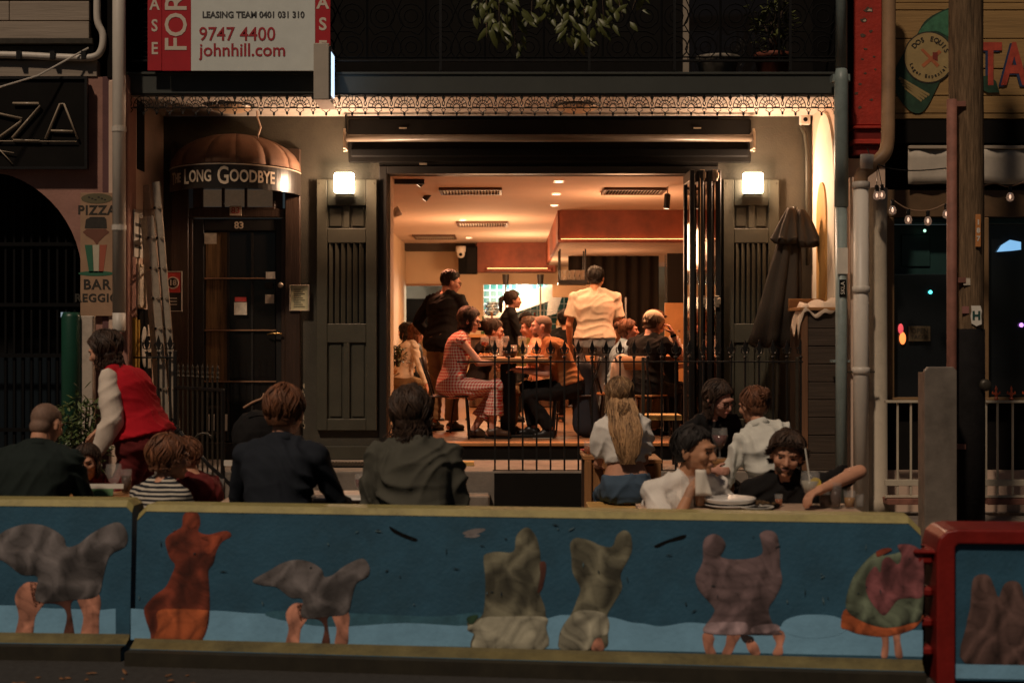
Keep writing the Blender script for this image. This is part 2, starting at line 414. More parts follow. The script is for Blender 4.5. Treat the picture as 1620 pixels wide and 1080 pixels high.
# --- shutters on both sides of the opening
def shutter(px0, px1, label):
    sh = thing('shutter', label, 'shutter', (X(px0), YF, Z(680)), group='olive panelled shutters')
    wd = X(px1)-X(px0); ht = Z(285)-Z(680); k = ht/395
    def zz(py): return (680-py)*k
    m = M['olive2']
    boxo('backboard', m, sh, 0, wd, -.03, -.004, 0, ht, .002)
    st = .105
    f = MB()
    for a, b, z0, z1 in ((0, st, 0, ht), (wd-st, wd, 0, ht), (st, wd-st, zz(326+0), ht), (st, wd-st, zz(385), zz(362)), (st, wd-st, zz(542), zz(512)), (st, wd-st, 0, zz(662))):
        f.box(a+.0005, b-.0005, -.06, -.031, z0, z1)
    f.box(wd/2-.03, wd/2+.03, -.059, -.031, zz(362), zz(326)); f.box(wd/2-.03, wd/2+.03, -.059, -.031, zz(662), zz(542))
    f.build('frame', m, sh, bevel=.005)
    for (a, b) in ((st, wd/2-.03), (wd/2+.03, wd-st)):
        for (z0, z1) in ((zz(362), zz(326)), (zz(662), zz(542))):
            boxo('panel', m, sh, a+.02, b-.02, -.042, -.031, z0+.02, z1-.02, .006)
    n = 6
    for i in range(n):
        x0 = st+.012+i*(wd-2*st-.02)/n
        o = MB().obox((x0+.022, -.045, (zz(512)+zz(385))/2), .04, .012, zz(385)-zz(512)-.006, Matrix.Rotation(R(32), 3, 'Z')).build('slat', m, sh)
    boxo('recess', M['black'], sh, st+.001, wd-st-.001, -.0305, -.0295, zz(512), zz(385))
    for a in (.03, wd-.03):
        MB().ell((a, -.062, ht-.04), .008, .004, .008, nu=8, nv=5).build('screw', M['irong'], sh)
shutter(502, 597, 'olive panelled shutter with vertical slats between the front door and the bistro opening')
shutter(1143, 1231, 'olive panelled shutter with vertical slats behind the closed parasol')
# --- wall lamps
lm = mat('lit_lamp_glass', (1,.8,.6), var=0, emit=(1,.74,.50), es=34)
def walllamp(px, label, e):
    t = thing('wall_lamp', label, 'lamp', (X(px), YF, Z(308)), group='square wall lamps on the shop front')
    e = 58
    boxo('bracket', M['alu'], t, -.05, .05, -.066, -.001, .02, .16, .004)
    g = MB().box(-.095, .095, -.17, -.068, 0, .20); g.build('lamp_glass', lm, t, bevel=.02, seg=3)
    f = MB().box(-.09, .09, -.175, -.067, -.012, -.001); f.build('lamp_base', M['irong'], t, bevel=.003)
    l = bpy.data.lights.new('wall_lamp_light', 'POINT'); l.energy = e; l.color = (1,.62,.39); l.shadow_soft_size = .04
    lo = bpy.data.objects.new('wall_lamp_light', l); C.objects.link(lo); lo.location = (X(px), YF-.215, Z(291))
walllamp(547, 'glowing square wall lamp on the left shutter', 26)
walllamp(1188, 'glowing square wall lamp on the right shutter above the parasol', 52)
# --- awning cassette above the opening
aw = thing('roller_awning', 'long dark roller awning cassette above the bistro opening', 'awning', (0, YF, Z(255)))
kk = -Z(255)
boxo('back_board', M['darkmatt'], aw, X(552), X(1187), -.05, -.002, Z(258)+kk, Z(190)+kk, .01)
MB().tube([(X(551), -.2, Z(223)+kk), (X(1187), -.2, Z(223)+kk)], .035, 14).build('front_bar', mat('warm_grey_bar',(.13,.105,.08),rough=.4), aw, smooth=True)
boxo('rolled_fabric', M['black'], aw, X(556), X(1183), -.09, -.052, Z(250)+kk, Z(236)+kk, .015)
for px in (549, 1187):
    MB().box(X(px)-.012, X(px)+.012, -.235, -.002, Z(240)+kk, Z(212)+kk).tube([(X(px), -.2, Z(208)+kk), (X(px), -.2, Z(244)+kk)], .014, 8).build('end_bracket', mat('bracket_cream',(.45,.36,.27),rough=.5), aw, bevel=.004)
MB().tube([(X(551),-.13,Z(215)+kk),(X(549),-.12,Z(190)+kk),(X(549),-.1,Z(180)+kk)], .008, 8).build('winder', M['iron'], aw, smooth=True)
for px in (632, 664, 1096):
    boxo('clip', M['alu'], aw, X(px), X(px+12), -.06, -.0505, Z(205 if px != 664 else 262)+kk, Z(203 if px != 664 else 259)+kk)
# --- opening frame
tbox('opening_frame', M['dark'], X(600)+.001, X(612), YF-.02, YF+.3, .49, Z(263), .004)
tbox('opening_frame', M['dark'], X(612)+.001, X(1136), YF-.02, YF+.12, Z(275), Z(263), .004)
tbox('inner_jamb', M['beige'], X(612)+.001, X(616), YF+.12, YF+.5, .66, Z(276))
tbox('sill_riser', M['darkmatt'], X(612), X(1136), YF-.004, YF+.02, .4875, .62)
tbox('sill_board', M['timber'], X(612), X(1136), YF-.03, YF+.10, .621, .655, .005)
# folded bi-fold doors at the right
bf = thing('bifold_doors', 'black glazed folding doors stacked open beside the right shutter', 'folding door', (X(1080), YF, .66))
for i in range(4):
    x0 = .02+i*.088; h = Z(276)-.66
    lf = bpy.data.objects.new('door_leaf', MB().box(x0, x0+.045, -.42+i*.03, -.36+i*.03, 0, h).box(x0, x0+.045, .06, .12, 0, h).box(x0, x0+.045, -.359+i*.03, .059, 0, .12).box(x0, x0+.045, -.359+i*.03, .059, h-.1, h).mesh('door_leaf'))
    lf.data.materials.append(M['dark']); C.objects.link(lf); lf.parent = bf
    b = lf.modifiers.new('b', 'BEVEL'); b.width = .004
    boxo('pane', M['darkglass'], lf, x0+.018, x0+.026, -.358+i*.03, .058, .121, h-.101)
for px, py in ((1103,478),(1126,478),(1103,284),(1123,284)):
    o = MB().box(-.022, .022, -.012, 0, -.055, .055).box(.0, .034, -.02, -.0125, -.03, .03).build('hinge_plate', mat('hinge_bronze',(.34,.26,.18),rough=.4,metal=.5), bf, bevel=.003)
    o.location = (X(px)-X(1080), -.37 if px < 1110 else -.35, Z(py)-.66)
MB().tube([(X(1099)-X(1080),-.40,.9),(X(1099)-X(1080),-.40,2.55)],.007,8).build('bolt_rod', mat('rod_bronze',(.4,.25,.13),rough=.3,metal=.7), bf)
# ceiling lights of the verandah (oyster fittings)
for i, (px, py) in enumerate(((365,178),(913,178))):
    t = thing('oyster_light', ('round cream ceiling light over the left door canopy','round cream ceiling light above the middle of the awning')[i], 'ceiling light', (ax(px,13.3), 13.3, ZC))
    MB().lathe([(.02,-.075),(.10,-.068),(.17,-.045),(.20,-.02),(.205,-.001)], n=28).build('diffuser', mat('oyster_cream', (.62,.42,.26), rough=.4, var=.08), t, smooth=True)
    MB().lathe([(.215,-.02),(.22,-.012),(.22,-.0005)], n=28).build('rim', M['irong'], t, smooth=True)
# small security camera & conduit at right
t = thing('security_camera', 'small square white camera box under the verandah ceiling', 'camera', (X(1272), YF, Z(190)))
boxo('housing', M['white'], t, -.05, .05, -.07, -.001, -.055, .055, .008)
MB().ell((0,-.072,-.005), .022, .012, .022).build('camera_lens', M['black'], t, smooth=True)
t = MB().tube([(X(v[0]), YF-.04, Z(v[1])) for v in ((1266,200),(1273,215),(1276,240),(1277,420))], .022, 10).build('conduit', M['olive2'], smooth=True)
tag(t, 'bent conduit pipe running down beside the arched wall', 'pipe')
# ---------------------------------------------------------------- cast iron lace frieze
fr = thing('lace_frieze', 'cast iron lace valance of fan motifs under the fascia', 'ironwork', (0, YV, az(149,YV)))
PW = .2345
mb = MB(); r = .0042
def tb_(pts, rr=r, n=5): mb.tube([(x, 0, z) for x, z in pts], rr, n)
tb_([(-PW/2,-.006),(PW/2,-.006)], .006); tb_([(-PW/2,-.112),(PW/2,-.112)], .0045)
for k in range(9):
    a = math.pi*k/8
    tb_([(.028*math.cos(a), -.105+.028*math.sin(a)), (.088*math.cos(a), -.105+.088*math.sin(a))], .0036)
for rad in (.027, .055, .092):
    tb_([(rad*math.cos(math.pi*k/12), -.106+rad*math.sin(math.pi*k/12)) for k in range(13)], .004)
for s_ in (-1, 1):
    tb_([(s_*PW/2, -.01), (s_*(PW/2-.012), -.03), (s_*(PW/2), -.05), (s_*(PW/2-.012), -.075), (s_*PW/2, -.1)], .0045)
    tb_([(s_*.02,-.112),(s_*.035,-.13),(s_*.012,-.14),(0,-.155)], .004)
    tb_([(s_*(PW/2),-.112),(s_*(PW/2-.02),-.128),(s_*(PW/2-.008),-.138),(s_*PW/2,-.15)], .004)
mb.ell((0,0,-.16), .011,.006,.015, nu=6, nv=4); mb.ell((PW/2,0,-.153), .011,.006,.014, nu=6, nv=4); mb.ell((PW/2,0,-.035), .013,.006,.016, nu=6, nv=4)
mb.xf(lambda v: Vector((v.x, v.y, v.z*1.13)))
lace = mb.mesh('lace_panel'); lace.materials.append(M['iron'])
for i in range(27):
    o = bpy.data.objects.new('lace_panel', lace); C.objects.link(o); o.parent = fr; o.location = (-3.43+PW/2+i*PW, -.01, 0)
# ---------------------------------------------------------------- balcony railing
br = thing('balcony_railing', 'dark cast iron balcony railing panels above the fascia', 'railing', (0, YV, 4.08))
mb = MB()
def cir(cx, cz, rad, n=12, rr=.006): mb.tube([(cx+rad*math.cos(2*math.pi*k/n), 0, cz+rad*math.sin(2*math.pi*k/n)) for k in range(n+1)], rr, 4)
BW = .53
for sx in (-1,1):
    cir(sx*.13, .22, .10); cir(sx*.13, .22, .05); cir(sx*.13, .50, .11); cir(sx*.13, .5, .06); cir(sx*.13,.76,.09)
    mb.tube([(sx*.26,0,.1),(sx*.26,0,.9)], .006, 4)
    mb.tube([(0,0,.12),(sx*.05,0,.2),(0,0,.32),(sx*.06,0,.42),(0,0,.55),(sx*.05,0,.66),(0,0,.8)], .006, 4)
    mb.tube([(sx*.02,0,.36),(sx*.13,0,.36),(sx*.2,0,.33),(sx*.25,0,.4)], .006, 4)
for z in (.1, .13, .88): mb.tube([(-BW/2,0,z),(BW/2,0,z)], .007, 4)
for k in range(10): mb.tube([(-BW/2+.03+k*.052,0,.1),(-BW/2+.03+k*.052,0,.13)], .004, 4)
rp = mb.mesh('railing_panel'); rp.materials.append(M['black'])
for i in range(12):
    o = bpy.data.objects.new('railing_panel', rp); C.objects.link(o); o.parent = br; o.location = (-3.16+i*BW, 0, 0)
boxo('bottom_rail', M['iron'], br, -3.42, 2.93, -.015, .015, .085, .105, .004)
boxo('top_rail', M['iron'], br, -3.42, 2.93, -.03, .03, .92, .97, .008)
for px in (697, 932, 1067, 1250):
    boxo('post', M['iron'], br, ax(px,YV)-.012, ax(px,YV)+.012, -.016, .016, .005, .92)
# upstairs things: pots, plant, pale strip
t = thing('french_window', 'pale edged dark window upstairs behind the balcony railing', 'window', (X(1080), YF, 4.05))
boxo('frame', mat('dim_white',(.30,.25,.19)), t, 0, .06, -.04, -.002, 0, 3, .004); boxo('pane', M['darkglass'], t, .061, .9, -.02, -.01, 0, 3)
t = tag(MB().lathe([(.10,0),(.13,.02),(.19,.25),(.21,.27),(.21,.30),(.18,.30)], n=20).build('planter_pot', mat('pale_pot',(.22,.19,.15),var=.5,nscale=14), smooth=True), 'white carved planter on the balcony floor', 'plant pot'); t.location = (ax(1135,13.3), 13.3, 4.005)
t = tag(MB().lathe([(.10,0),(.12,.02),(.16,.28),(.18,.29),(.18,.33),(.15,.33)], n=20).build('planter_pot', mat('terracotta',(.20,.055,.03)), smooth=True), 'terracotta red planter on the balcony floor', 'plant pot'); t.location = (ax(1222,13.3), 13.3, 4.005)
def leafmb(mb, p, d, up, L, W):
    d = d.normalized(); s_ = d.cross(up); s_ = s_.normalized() if s_.length > 1e-5 else Vector((1,0,0)); nn = s_.cross(d)
    vs = [p, p+d*L*.3+s_*W*.45-nn*W*.1, p+d*L*.65+s_*W*.4-nn*W*.12, p+d*L-nn*W*.25, p+d*L*.65-s_*W*.4-nn*W*.12, p+d*L*.3-s_*W*.45-nn*W*.1, p+d*L*.35+nn*W*.08, p+d*L*.7+nn*W*.05]
    mb.add(vs, [(0,1,6),(0,6,5),(1,2,7,6),(6,7,4,5),(2,3,7),(7,3,4)])
def bush(name, label, cat, loc, rx, rz, n, L, W, mm, h0=.0, stems=5, seed=1):
    rr = random.Random(seed)
    t = thing(name, label, cat, loc)
    st = MB(); lf = MB()
    for i in range(stems):
        a = rr.uniform(0, 6.28); tip = Vector((rx*.6*math.cos(a), rx*.6*math.sin(a), h0+rz*rr.uniform(1.2, 1.9)))
        st.tube(smoothline([(0,0,0),(tip.x*.3, tip.y*.3, tip.z*.5), tip], 4), [.012]*4+[.008]*4+[.004], 5)
    st.build('stem', M['bark'], t)
    for i in range(n):
        while True:
            q = Vector((rr.uniform(-1,1), rr.uniform(-1,1), rr.uniform(-1,1)))
            if .15 < q.length < 1: break
        k = 1+.25*math.sin(q.x*7+seed)*math.cos(q.z*6)
        p = Vector((q.x*rx*k, q.y*rx*k, h0+rz+q.z*rz*k))
        d = Vector((q.x+rr.uniform(-.7,.7), q.y+rr.uniform(-.7,.7), rr.uniform(-.6,.7)))
        leafmb(lf, p, d, Vector((rr.uniform(-.3,.3), rr.uniform(-.3,.3), 1)), L*rr.uniform(.6,1.2), W*rr.uniform(.7,1.2))
    lf.build('foliage', mm, t)
    return t
bush('balcony_plant', 'leafy plant in the terracotta balcony planter', 'plant', (ax(1222,13.3), 13.3, 4.33), .22, .28, 220, .10, .035, M['leaf'], seed=4)
# hanging leaves of the street tree, top of frame
tr = thing('street_tree', 'street tree branches with hanging green leaves above the fascia', 'tree', (ax(870,11.2), 11.2, az(-60,11.2)))
bm_ = MB(); lf = [];
base = Vector((ax(870,11.2), 11.2, az(-60,11.2)))
rr = random.Random(11)
for (px, n, dy) in ((762,6,20),(790,9,60),(815,8,95),(840,4,40),(868,5,30),(905,10,70),(930,9,85),(955,8,60),(985,6,35),(1000,3,20),(880,6,10),(770,5,75)):
    a = at(px+rr.uniform(-12,12), -70, 11.2+rr.uniform(-.3,.3))-base; b = at(px, dy*.8, 11.2+rr.uniform(-.2,.2))-base
    path = smoothline([a, (a+b)/2+Vector((rr.uniform(-.06,.06), 0, .0)), b], 5)
    bm_.tube(path, [.006-.0004*i for i in range(len(path))], 5)
    for i in range(int(n*3.4)):
        p = path[rr.randrange(2, len(path))]
        p = p+Vector((rr.uniform(-.07,.07), rr.uniform(-.07,.07), rr.uniform(-.03,.07))); d = Vector((rr.uniform(-.9,.9), rr.uniform(-.6,.4), rr.uniform(-1.1,-.5)))
        m1 = MB(); leafmb(m1, Vector((0,0,0)), d, Vector((rr.uniform(-.4,.4), -1, .2)), rr.uniform(.09,.17), rr.uniform(.03,.06))
        o = m1.build('leaf', M['leaf'], tr, smooth=True); o.location = p
bm_.build('branch', M['bark'], tr, smooth=True)
MB().tube([(0,0,0),(1.5,-.3,.8),(3.5,-1,1.0)], [.05,.07,.1], 8).build('limb', M['bark'], tr, smooth=True)

# chipped paint at the foot of the wall beside the door
rr = random.Random(12)
for k in range(16):
    px = 478+rr.uniform(-1.5,3.5); py = rr.uniform(590,716); c = (X(px), Z(py)); q = [(c[0]+rr.uniform(.006,.016)*math.cos(a*.9), c[1]+rr.uniform(.01,.035)*math.sin(a*.9)) for a in range(7)]
    P_(MB().prism(q, YF-.0035, YF-.001).build('paint_chip', mat('chip_pale',(.35,.29,.2),var=.3,nscale=40)))
# ============================================================ pizza shop (left neighbour)
YL = 12.75
lb = thing('pizza_shop', 'dusty pink shopfront with grey weatherboards above an arched dark entrance', 'building', (-5, YL, .12))
def L_(o): o.parent = lb; o.matrix_parent_inverse = Matrix.Translation((5, -YL, -.12)); return o
def lbox(name, m, px0, px1, y0, y1, py0, py1, bevel=0, label=None):
    o = L_(boxo(name, m, None, ax(px0,YL), ax(px1,YL), y0, y1, az(py1,YL), az(py0,YL), bevel))
    if label: o['label'] = label
    return o
lbox('wall', M['darkmatt'], -900, 206, YL+.25, YL+.5, -900, 262)
for i, (a, b) in enumerate(((-62,-31),(-29,1),(3,33.5),(35,62))):
    for (c, d) in ((-330,-150),(-149,15.5),(16.5,142)) if i % 2 == 0 else ((-330,-60),(-59,142)):
        lbox('weatherboard', M['leftboard'], c, d, YL-.02-rnd.uniform(0,.004), YL+.05, a, b, .004)
lbox('window_sill', M['irong'], -330, 150, YL-.07, YL-.021, 63, 72, .005)
lbox('band', M['irong'], -330, 148, YL-.005, YL+.1, 73, 95)
lbox('band', M['leftboard'], -330, 154, YL-.015, YL+.1, 96, 122, .005)
L_(MB().tube(smoothline([at(155,-30,YL-.05), at(154,30,YL-.05), at(163,55,YL-.05), at(160,80,YL-.06), at(145,91,YL-.06), at(100,91,YL-.05), at(0,87,YL-.05), at(-200,87,YL-.05)], 5), .032, 10).build('conduit', M['pipe'], smooth=True))
L_(MB().tube([at(140,76,YL-.06), at(60,120,YL-.25), at(-40,150,YL-.5)], .008, 6).build('cable', M['pipe']))
for px in (35, 88, 137): L_(MB().box(ax(px,YL)-.02, ax(px,YL)+.02, YL-.1, YL-.01, az(97,YL), az(84,YL)).build('pipe_clip', M['iron']))
# pink wall with arch
arc = [(0,0)]
def archpts():
    cx, cy, rx, ry = -40, 440, 170, 172
    pts = []
    for k in range(15):
        a = math.pi*k/14*.5
        pts.append((cx+rx*math.sin(a), cy-ry*math.cos(a)))
    return pts
ap = archpts()
out = [(205,122),(-300,122),(-300,268)]+[(p[0],p[1]) for p in ap]+[(130,800),(205,800)]
mb = MB().prism([(ax(x,YL), az(y,YL)) for x, y in out], YL-.0, YL+.22)
L_(mb.build('wall', M['pink']))['label'] = 'dusty pink rendered wall curving round the arch'
lbox('pilaster', M['plum'], 163, 176, YL-.02, YL-.001, 122, 800, .004)
lbox('pilaster', M['pink'], 188, 205, YL-.05, YL-.001, 119, 800, .01)
lbox('recess_wall', M['black'], -900, 160, YL+1.0, YL+1.05, 240, 900)
# folding security gate: bars each a part
for i in range(16):
    x = -96+i*14
    lbox('gate_bar', M['black'], x, x+3.5, YL+.30, YL+.33, 262 if x < 100 else 300, 790)
for y in (380, 478, 560, 680):
    lbox('gate_rail', M['black'], -100, 130, YL+.28, YL+.299, y, y+6)
lbox('blue_panel', mat('night_blue_panel',(.004,.009,.014),rough=.4), -100, 128, YL+.5, YL+.52, 560, 800)
boxo_ = lbox('sticker', mat('lit_sticker',(.3,.4,.45),emit=(.5,.7,.9),es=.25), 81, 95, YL+.27, YL+.275, 493, 501)
# neon sign board
ns = thing('pizza_neon_sign', 'unlit neon tube ZZA sign on a black board', 'sign', (ax(0,YL), YL, az(270,YL)))
k0 = (-ax(0,YL), -az(270,YL))
def nsx(px): return ax(px,YL)+k0[0]
def nsz(py): return az(py,YL)+k0[1]
boxo('board', M['darkmatt'], ns, nsx(-250), nsx(142), -.10, -.03, nsz(269), nsz(126), .006)
f = MB().box(nsx(-250), nsx(144), -.12, -.101, nsz(270), nsz(266)).box(nsx(-250), nsx(144), -.12, -.101, nsz(129), nsz(125)).box(nsx(140), nsx(144), -.12, -.101, nsz(265.9), nsz(129.1))
f.build('frame', M['iron'], ns)
tubm = mat('unlit_neon_tube', (.42,.34,.25), rough=.25, var=.05)
for pts in ([(-62,183),(-10,178),(1,182),(42,191),(40,196),(-6,229)], [(28,167),(68,167),(71,171),(27,221),(29,225),(70,226)], [(79,223),(102,168),(108,168),(130,223)], [(88,210),(122,211)], [(-40,226),(128,227)], [(-60,246),(-20,250),(0,240),(30,245)], [(0,232),(28,262)]):
    MB().tube([(nsx(x), -.125, nsz(y)) for x, y in pts], .010 if pts[0][1] < 225 else .005, 7).build('neon_tube', tubm, ns, smooth=True)
# PIZZA BAR REGGIO painted board
ps = thing('pizza_bar_sign', 'tall painted sign reading PIZZA BAR REGGIO with a waiter and tricolour cup', 'sign', (ax(156,YL), YL-.03, az(500,YL)))
def psx(px): return ax(px,YL)-ax(156,YL)
def psz(py): return az(py,YL)-az(500,YL)
boxo('board', mat('sign_tan',(.36,.22,.13),rough=.7,var=.15,dirt=.2), ps, psx(130), psx(182), -.025, -.001, psz(500), psz(306), .003)
inkm = mat('sign_ink', (.03,.025,.018), rough=.7, var=.3, nscale=30)
for s_, py, sz in (('PIZZA', 334, .115), ('BAR', 451, .125), ('REGGIO', 472, .10)):
    text('lettering', s_, sz, inkm, ps, (psx(156), -.027, psz(py)), offset=.003, spacing=1.12, extrude=.001)
def disc(px, py, rx, ry, m, name, dy=-.0262, n=20):
    MB().prism([(psx(px)+rx*math.cos(2*math.pi*k/n), psz(py)+ry*math.sin(2*math.pi*k/n)) for k in range(n)], dy-.001, dy).build(name, m, ps)
disc(156, 315, .14, .045, mat('sign_olive',(.12,.10,.05)), 'painted_pizza')
for q in range(6): disc(144+q*5, 313+(q % 3)*2, .010, .006, inkm, 'painted_olive', -.0278)
def poly(pts, m, name, dy=-.0262): MB().prism([(psx(a), psz(b)) for a, b in pts], dy-.001, dy).build(name, m, ps)
poly([(137,362),(139,348),(143,346),(146,344),(168,344),(171,348),(172,362)], inkm, 'painted_hat')
poly([(134,368),(140,363),(170,363),(176,368),(168,374),(160,382),(156,388),(150,380),(140,374)], mat('sign_brown',(.16,.06,.035)), 'painted_face')
poly([(137,388),(149,388),(151,432),(144,432)], mat('sign_green',(.03,.13,.07)), 'painted_cup_stripe')
poly([(149.5,388),(160,388),(159,432),(151.5,432)], mat('sign_white',(.5,.45,.33)), 'painted_cup_stripe')
poly([(160.5,388),(172,388),(166,432),(159.5,432)], mat('sign_red',(.35,.09,.05)), 'painted_cup_stripe')
disc(155, 433, .16, .022, mat('sign_green',(0,0,0)), 'painted_saucer')
# main downpipe between the buildings
dp = thing('downpipe', 'tall pale downpipe between the pizza shop and the terrace', 'pipe', (ax(189,YL-.15), YL-.16, az(525,YL-.16)))
def vpipe(t, r, z0, z1, m, name='pipe', n=16): return MB().lathe([(r,z0),(r,z1)], n=n).build(name, m, t, smooth=False)
o = vpipe(dp, .058, .17, 4.6, M['pipe']); o.data.polygons.foreach_set('use_smooth', [True]*len(o.data.polygons))
MB().lathe([(.05,0),(.058,.02),(.058,.169)], n=16).build('lower_pipe', M['pipe'], dp, smooth=True)
for z in (.9, 1.77, 3.0): MB().lathe([(.064,z),(.064,z+.045)], n=16).build('collar', M['pipe'], dp)
o = MB().lathe([(.03,.12),(.03,az(530,YL)-.12)], n=12).build('lower_downpipe', mat('rust_pipe2',(.2,.09,.06)), smooth=True); o.location = (ax(192,YL-.15), YL-.2, 0); tag(o, 'thin rusty pipe stub below the tall pale downpipe', 'pipe')
# green and white pipes beneath the sign
o = tag(MB().lathe([(.085,0),(.085,1.75),(.07,1.79)], n=20).build('green_pipe', mat('green_pipe_paint',(.01,.06,.035),rough=.4), smooth=True), 'dark green round post beside the pot plant', 'post'); o.location = (ax(113,12.5), 12.5, .12)
o = tag(boxo('white_post', mat('pale_post',(.5,.42,.34),rough=.8,dirt=.5), None, -.075,.075,-.05,.05,0,1.76,.008), 'chalky white square post between green post and party wall', 'post'); o.location = (ax(136,12.55), 12.55, .12)
pl = bush('potted_shrub', 'leafy green shrub in a pot in front of the green post', 'plant', (ax(128,11.7), 11.7, .12), .20, .42, 620, .085, .032, M['leaf2'], h0=.28, seed=8, stems=7)
MB().lathe([(.12,0),(.15,.02),(.19,.28),(.2,.3),(.17,.3)], n=20).build('pot', mat('terracotta2',(.22,.1,.06)), pl, smooth=True)
# posters on the left party wall inner face
for i, (y, z0, z1, wd, lab, m, rot) in enumerate(((13.02,2.42,2.85,.30,'white lettered poster on the left party wall beside the ladder',M['paper'],0),(13.34,2.36,2.74,.22,'narrower white poster further back on the left party wall',M['paper'],4),(13.12,1.98,2.34,.24,'small framed notice below the posters on the party wall',M['poster'],0))):
    t = thing('wall_poster', lab, 'poster', (-3.43, y, z0))
    boxo('sheet', m, t, .004, .012, -wd/2, wd/2, 0, z1-z0, .0)
    if i == 2:
        f = MB(); h = z1-z0
        f.box(.002,.022,-wd/2-.02,-wd/2,0-.02,h+.02).box(.002,.022,wd/2,wd/2+.02,-.02,h+.02).box(.002,.022,-wd/2,wd/2,-.02,0).box(.002,.022,-wd/2,wd/2,h,h+.02)
        f.build('frame', mat('thin_white_frame',(.62,.52,.38),rough=.4), t)
    else:
        for q in range(3):
            boxo('printed_line', inkm, t, .0125, .014, -wd/2+.03, wd/2-.05, .08+q*.1, .11+q*.1)
t = thing('pamphlet_rack', 'yellow edged board and wall clutter at the foot of the party wall', 'rack', (-3.43, 13.0, 1.15))
boxo('yellow_strip', mat('yellow_strip',(.55,.33,.05)), t, .003, .03, -.16, -.10, 0, .72); boxo('yellow_strip', mat('yellow_strip',(0,0,0)), t, .003, .03, -.05, 0.0, 0, .7)
boxo('backing', M['darkmatt'], t, .002, .012, .02, .5, .1, .8)
MB().ell((.03,.16,.45), .012, .12, .19, nu=16).build('white_disc', M['white'], t, smooth=True)
for q in range(3): boxo('flyer', M['poster'], t, .014, .02, .32, .44, .25+q*.15, .36+q*.15)
# ladder leaning against the wing wall
def ladder():
    t = thing('extension_ladder', 'aluminium extension ladder leaning beside the front door', 'ladder', (ax(284,12.95), 12.95, .49))
    top = at(247,288,12.95)-t.location; W_ = Vector((-.17,.30,0))
    for (off, L1, wk, dy) in ((0, 1.0, 1, 0), (-.07, .88, .55, -.045)):
        for s_ in (0, 1):
            a = Vector((off, dy, 0))+W_*s_*wk; MB().bar(a, a+top*L1, .028, .07).build('stile', M['alu'], t, bevel=.004)
        for k in range(9):
            if .07+k*.11 > L1: break
            p = Vector((off, dy, 0))+top*(.07+k*.105)
            MB().tube([p+Vector((.02,-.035,0)), p+W_*wk], .014, 8).build('rung', M['alu'], t)
            MB().ell(p+Vector((-.03,-.012,0)), .013, .02, .013, nu=8, nv=5).build('rivet', M['iron'], t)
ladder()
# 18+ sign and framed menu
t = thing('age_limit_sign', 'red and black liquor age sign with white ring behind the ladder', 'sign', (X(276), YF-.055, Z(492)))
boxo('panel', M['dark'], t, -.085, .085, -.012, -.0, 0, .385, .006); boxo('panel', M['redcard'], t, -.076, .076, -.015, -.0125, .18, .375)
f = MB().box(-.09,-.083,-.016,-.0,-.004,.389).box(.083,.09,-.016,0,-.004,.389).box(-.083,.083,-.016,0,.383,.389).box(-.083,.083,-.016,0,-.004,.002); f.build('border', M['paper'], t)
MB().tube([(.055*math.cos(k*math.pi/12), -.018, .275+.055*math.sin(k*math.pi/12)) for k in range(25)], .006, 5).build('ring', M['paper'], t)
MB().prism([(.048*math.cos(k*math.pi/10), .275+.048*math.sin(k*math.pi/10)) for k in range(20)], -.0165, -.0155).build('disc', M['dark'], t)
text('numeral', '18', .075, M['paper'], t, (0,-.018,.275), offset=.002)
for z in (.12,.09,.06): boxo('text_line', M['paper'], t, -.05, .04, -.0135, -.0125, z, z+.008)
t = thing('framed_menu', 'silver framed pale menu on the wall right of the front door', 'menu', (X(475), YF-.052, Z(492)))
boxo('menu_page', mat('menu_page',(.50,.46,.28),rough=.6,var=.1,nscale=20), t, -.085, .085, -.012, -.002, .01, .245)
f = MB().box(-.098,-.086,-.02,0,0,.255).box(.086,.098,-.02,0,0,.255).box(-.086,.086,-.02,0,.244,.255).box(-.086,.086,-.02,0,0,.0099); f.build('frame', M['alu'], t, bevel=.002)
for k in range(9): boxo('text_line', inkm, t, -.055, .055-.02*(k % 3), -.0135, -.0125, .04+k*.021, .046+k*.021)
# canopy over the door
cn = thing('door_canopy', 'round brown canvas door canopy lettered THE LONG GOODBYE', 'canopy', (X(376), YF-.05, Z(311)))
RX, RY, HB = .63, .80, .215
cxs = lambda a: (RX*math.cos(a), -RY*math.sin(a))
zt = .93*.66
n = 7
zb = HB+.02
for i in range(n):  # gores
    a0 = math.pi*i/n; a1 = math.pi*(i+1)/n
    mb = MB(); NV = 7; vs = []
    for j in range(NV+1):
        ph = math.pi/2*j/NV
        for q in range(5):
            a = a0+(a1-a0)*q/4; sag = 1-.002*math.sin(math.pi*q/4)*math.cos(ph)
            x, y = cxs(a); r_ = math.cos(ph)*sag
            vs.append((x*r_, y*r_, zb+zt*.58*math.sin(ph)))
    fs = [(j*5+q, j*5+q+1, (j+1)*5+q+1, (j+1)*5+q) for j in range(NV) for q in range(4)]
    mb.add(vs, fs)
    o = mb.build('canvas_panel', M['canvas'], cn, smooth=True); s_ = o.modifiers.new('s','SOLIDIFY'); s_.thickness = .004
    MB().tube([(cxs(a0)[0]*math.cos(p)*1.0, cxs(a0)[1]*math.cos(p)*1.0, zb+zt*.58*math.sin(p)) for p in [math.pi/2*j/8 for j in range(9)]], .0035, 5).build('rib', M['canvas'], cn, smooth=True)
N = 40
def bandpt(a, z, r=1.0):
    x, y = cxs(a); return (x*r*(1+.0*z), y*r, z)
mb = MB(); vs = []
for k in range(N+1):
    a = math.pi*k/N
    for z, r_ in ((0,1.0),(HB,1.0),(HB,.985),(0,.985)): vs.append(bandpt(a, z, r_))
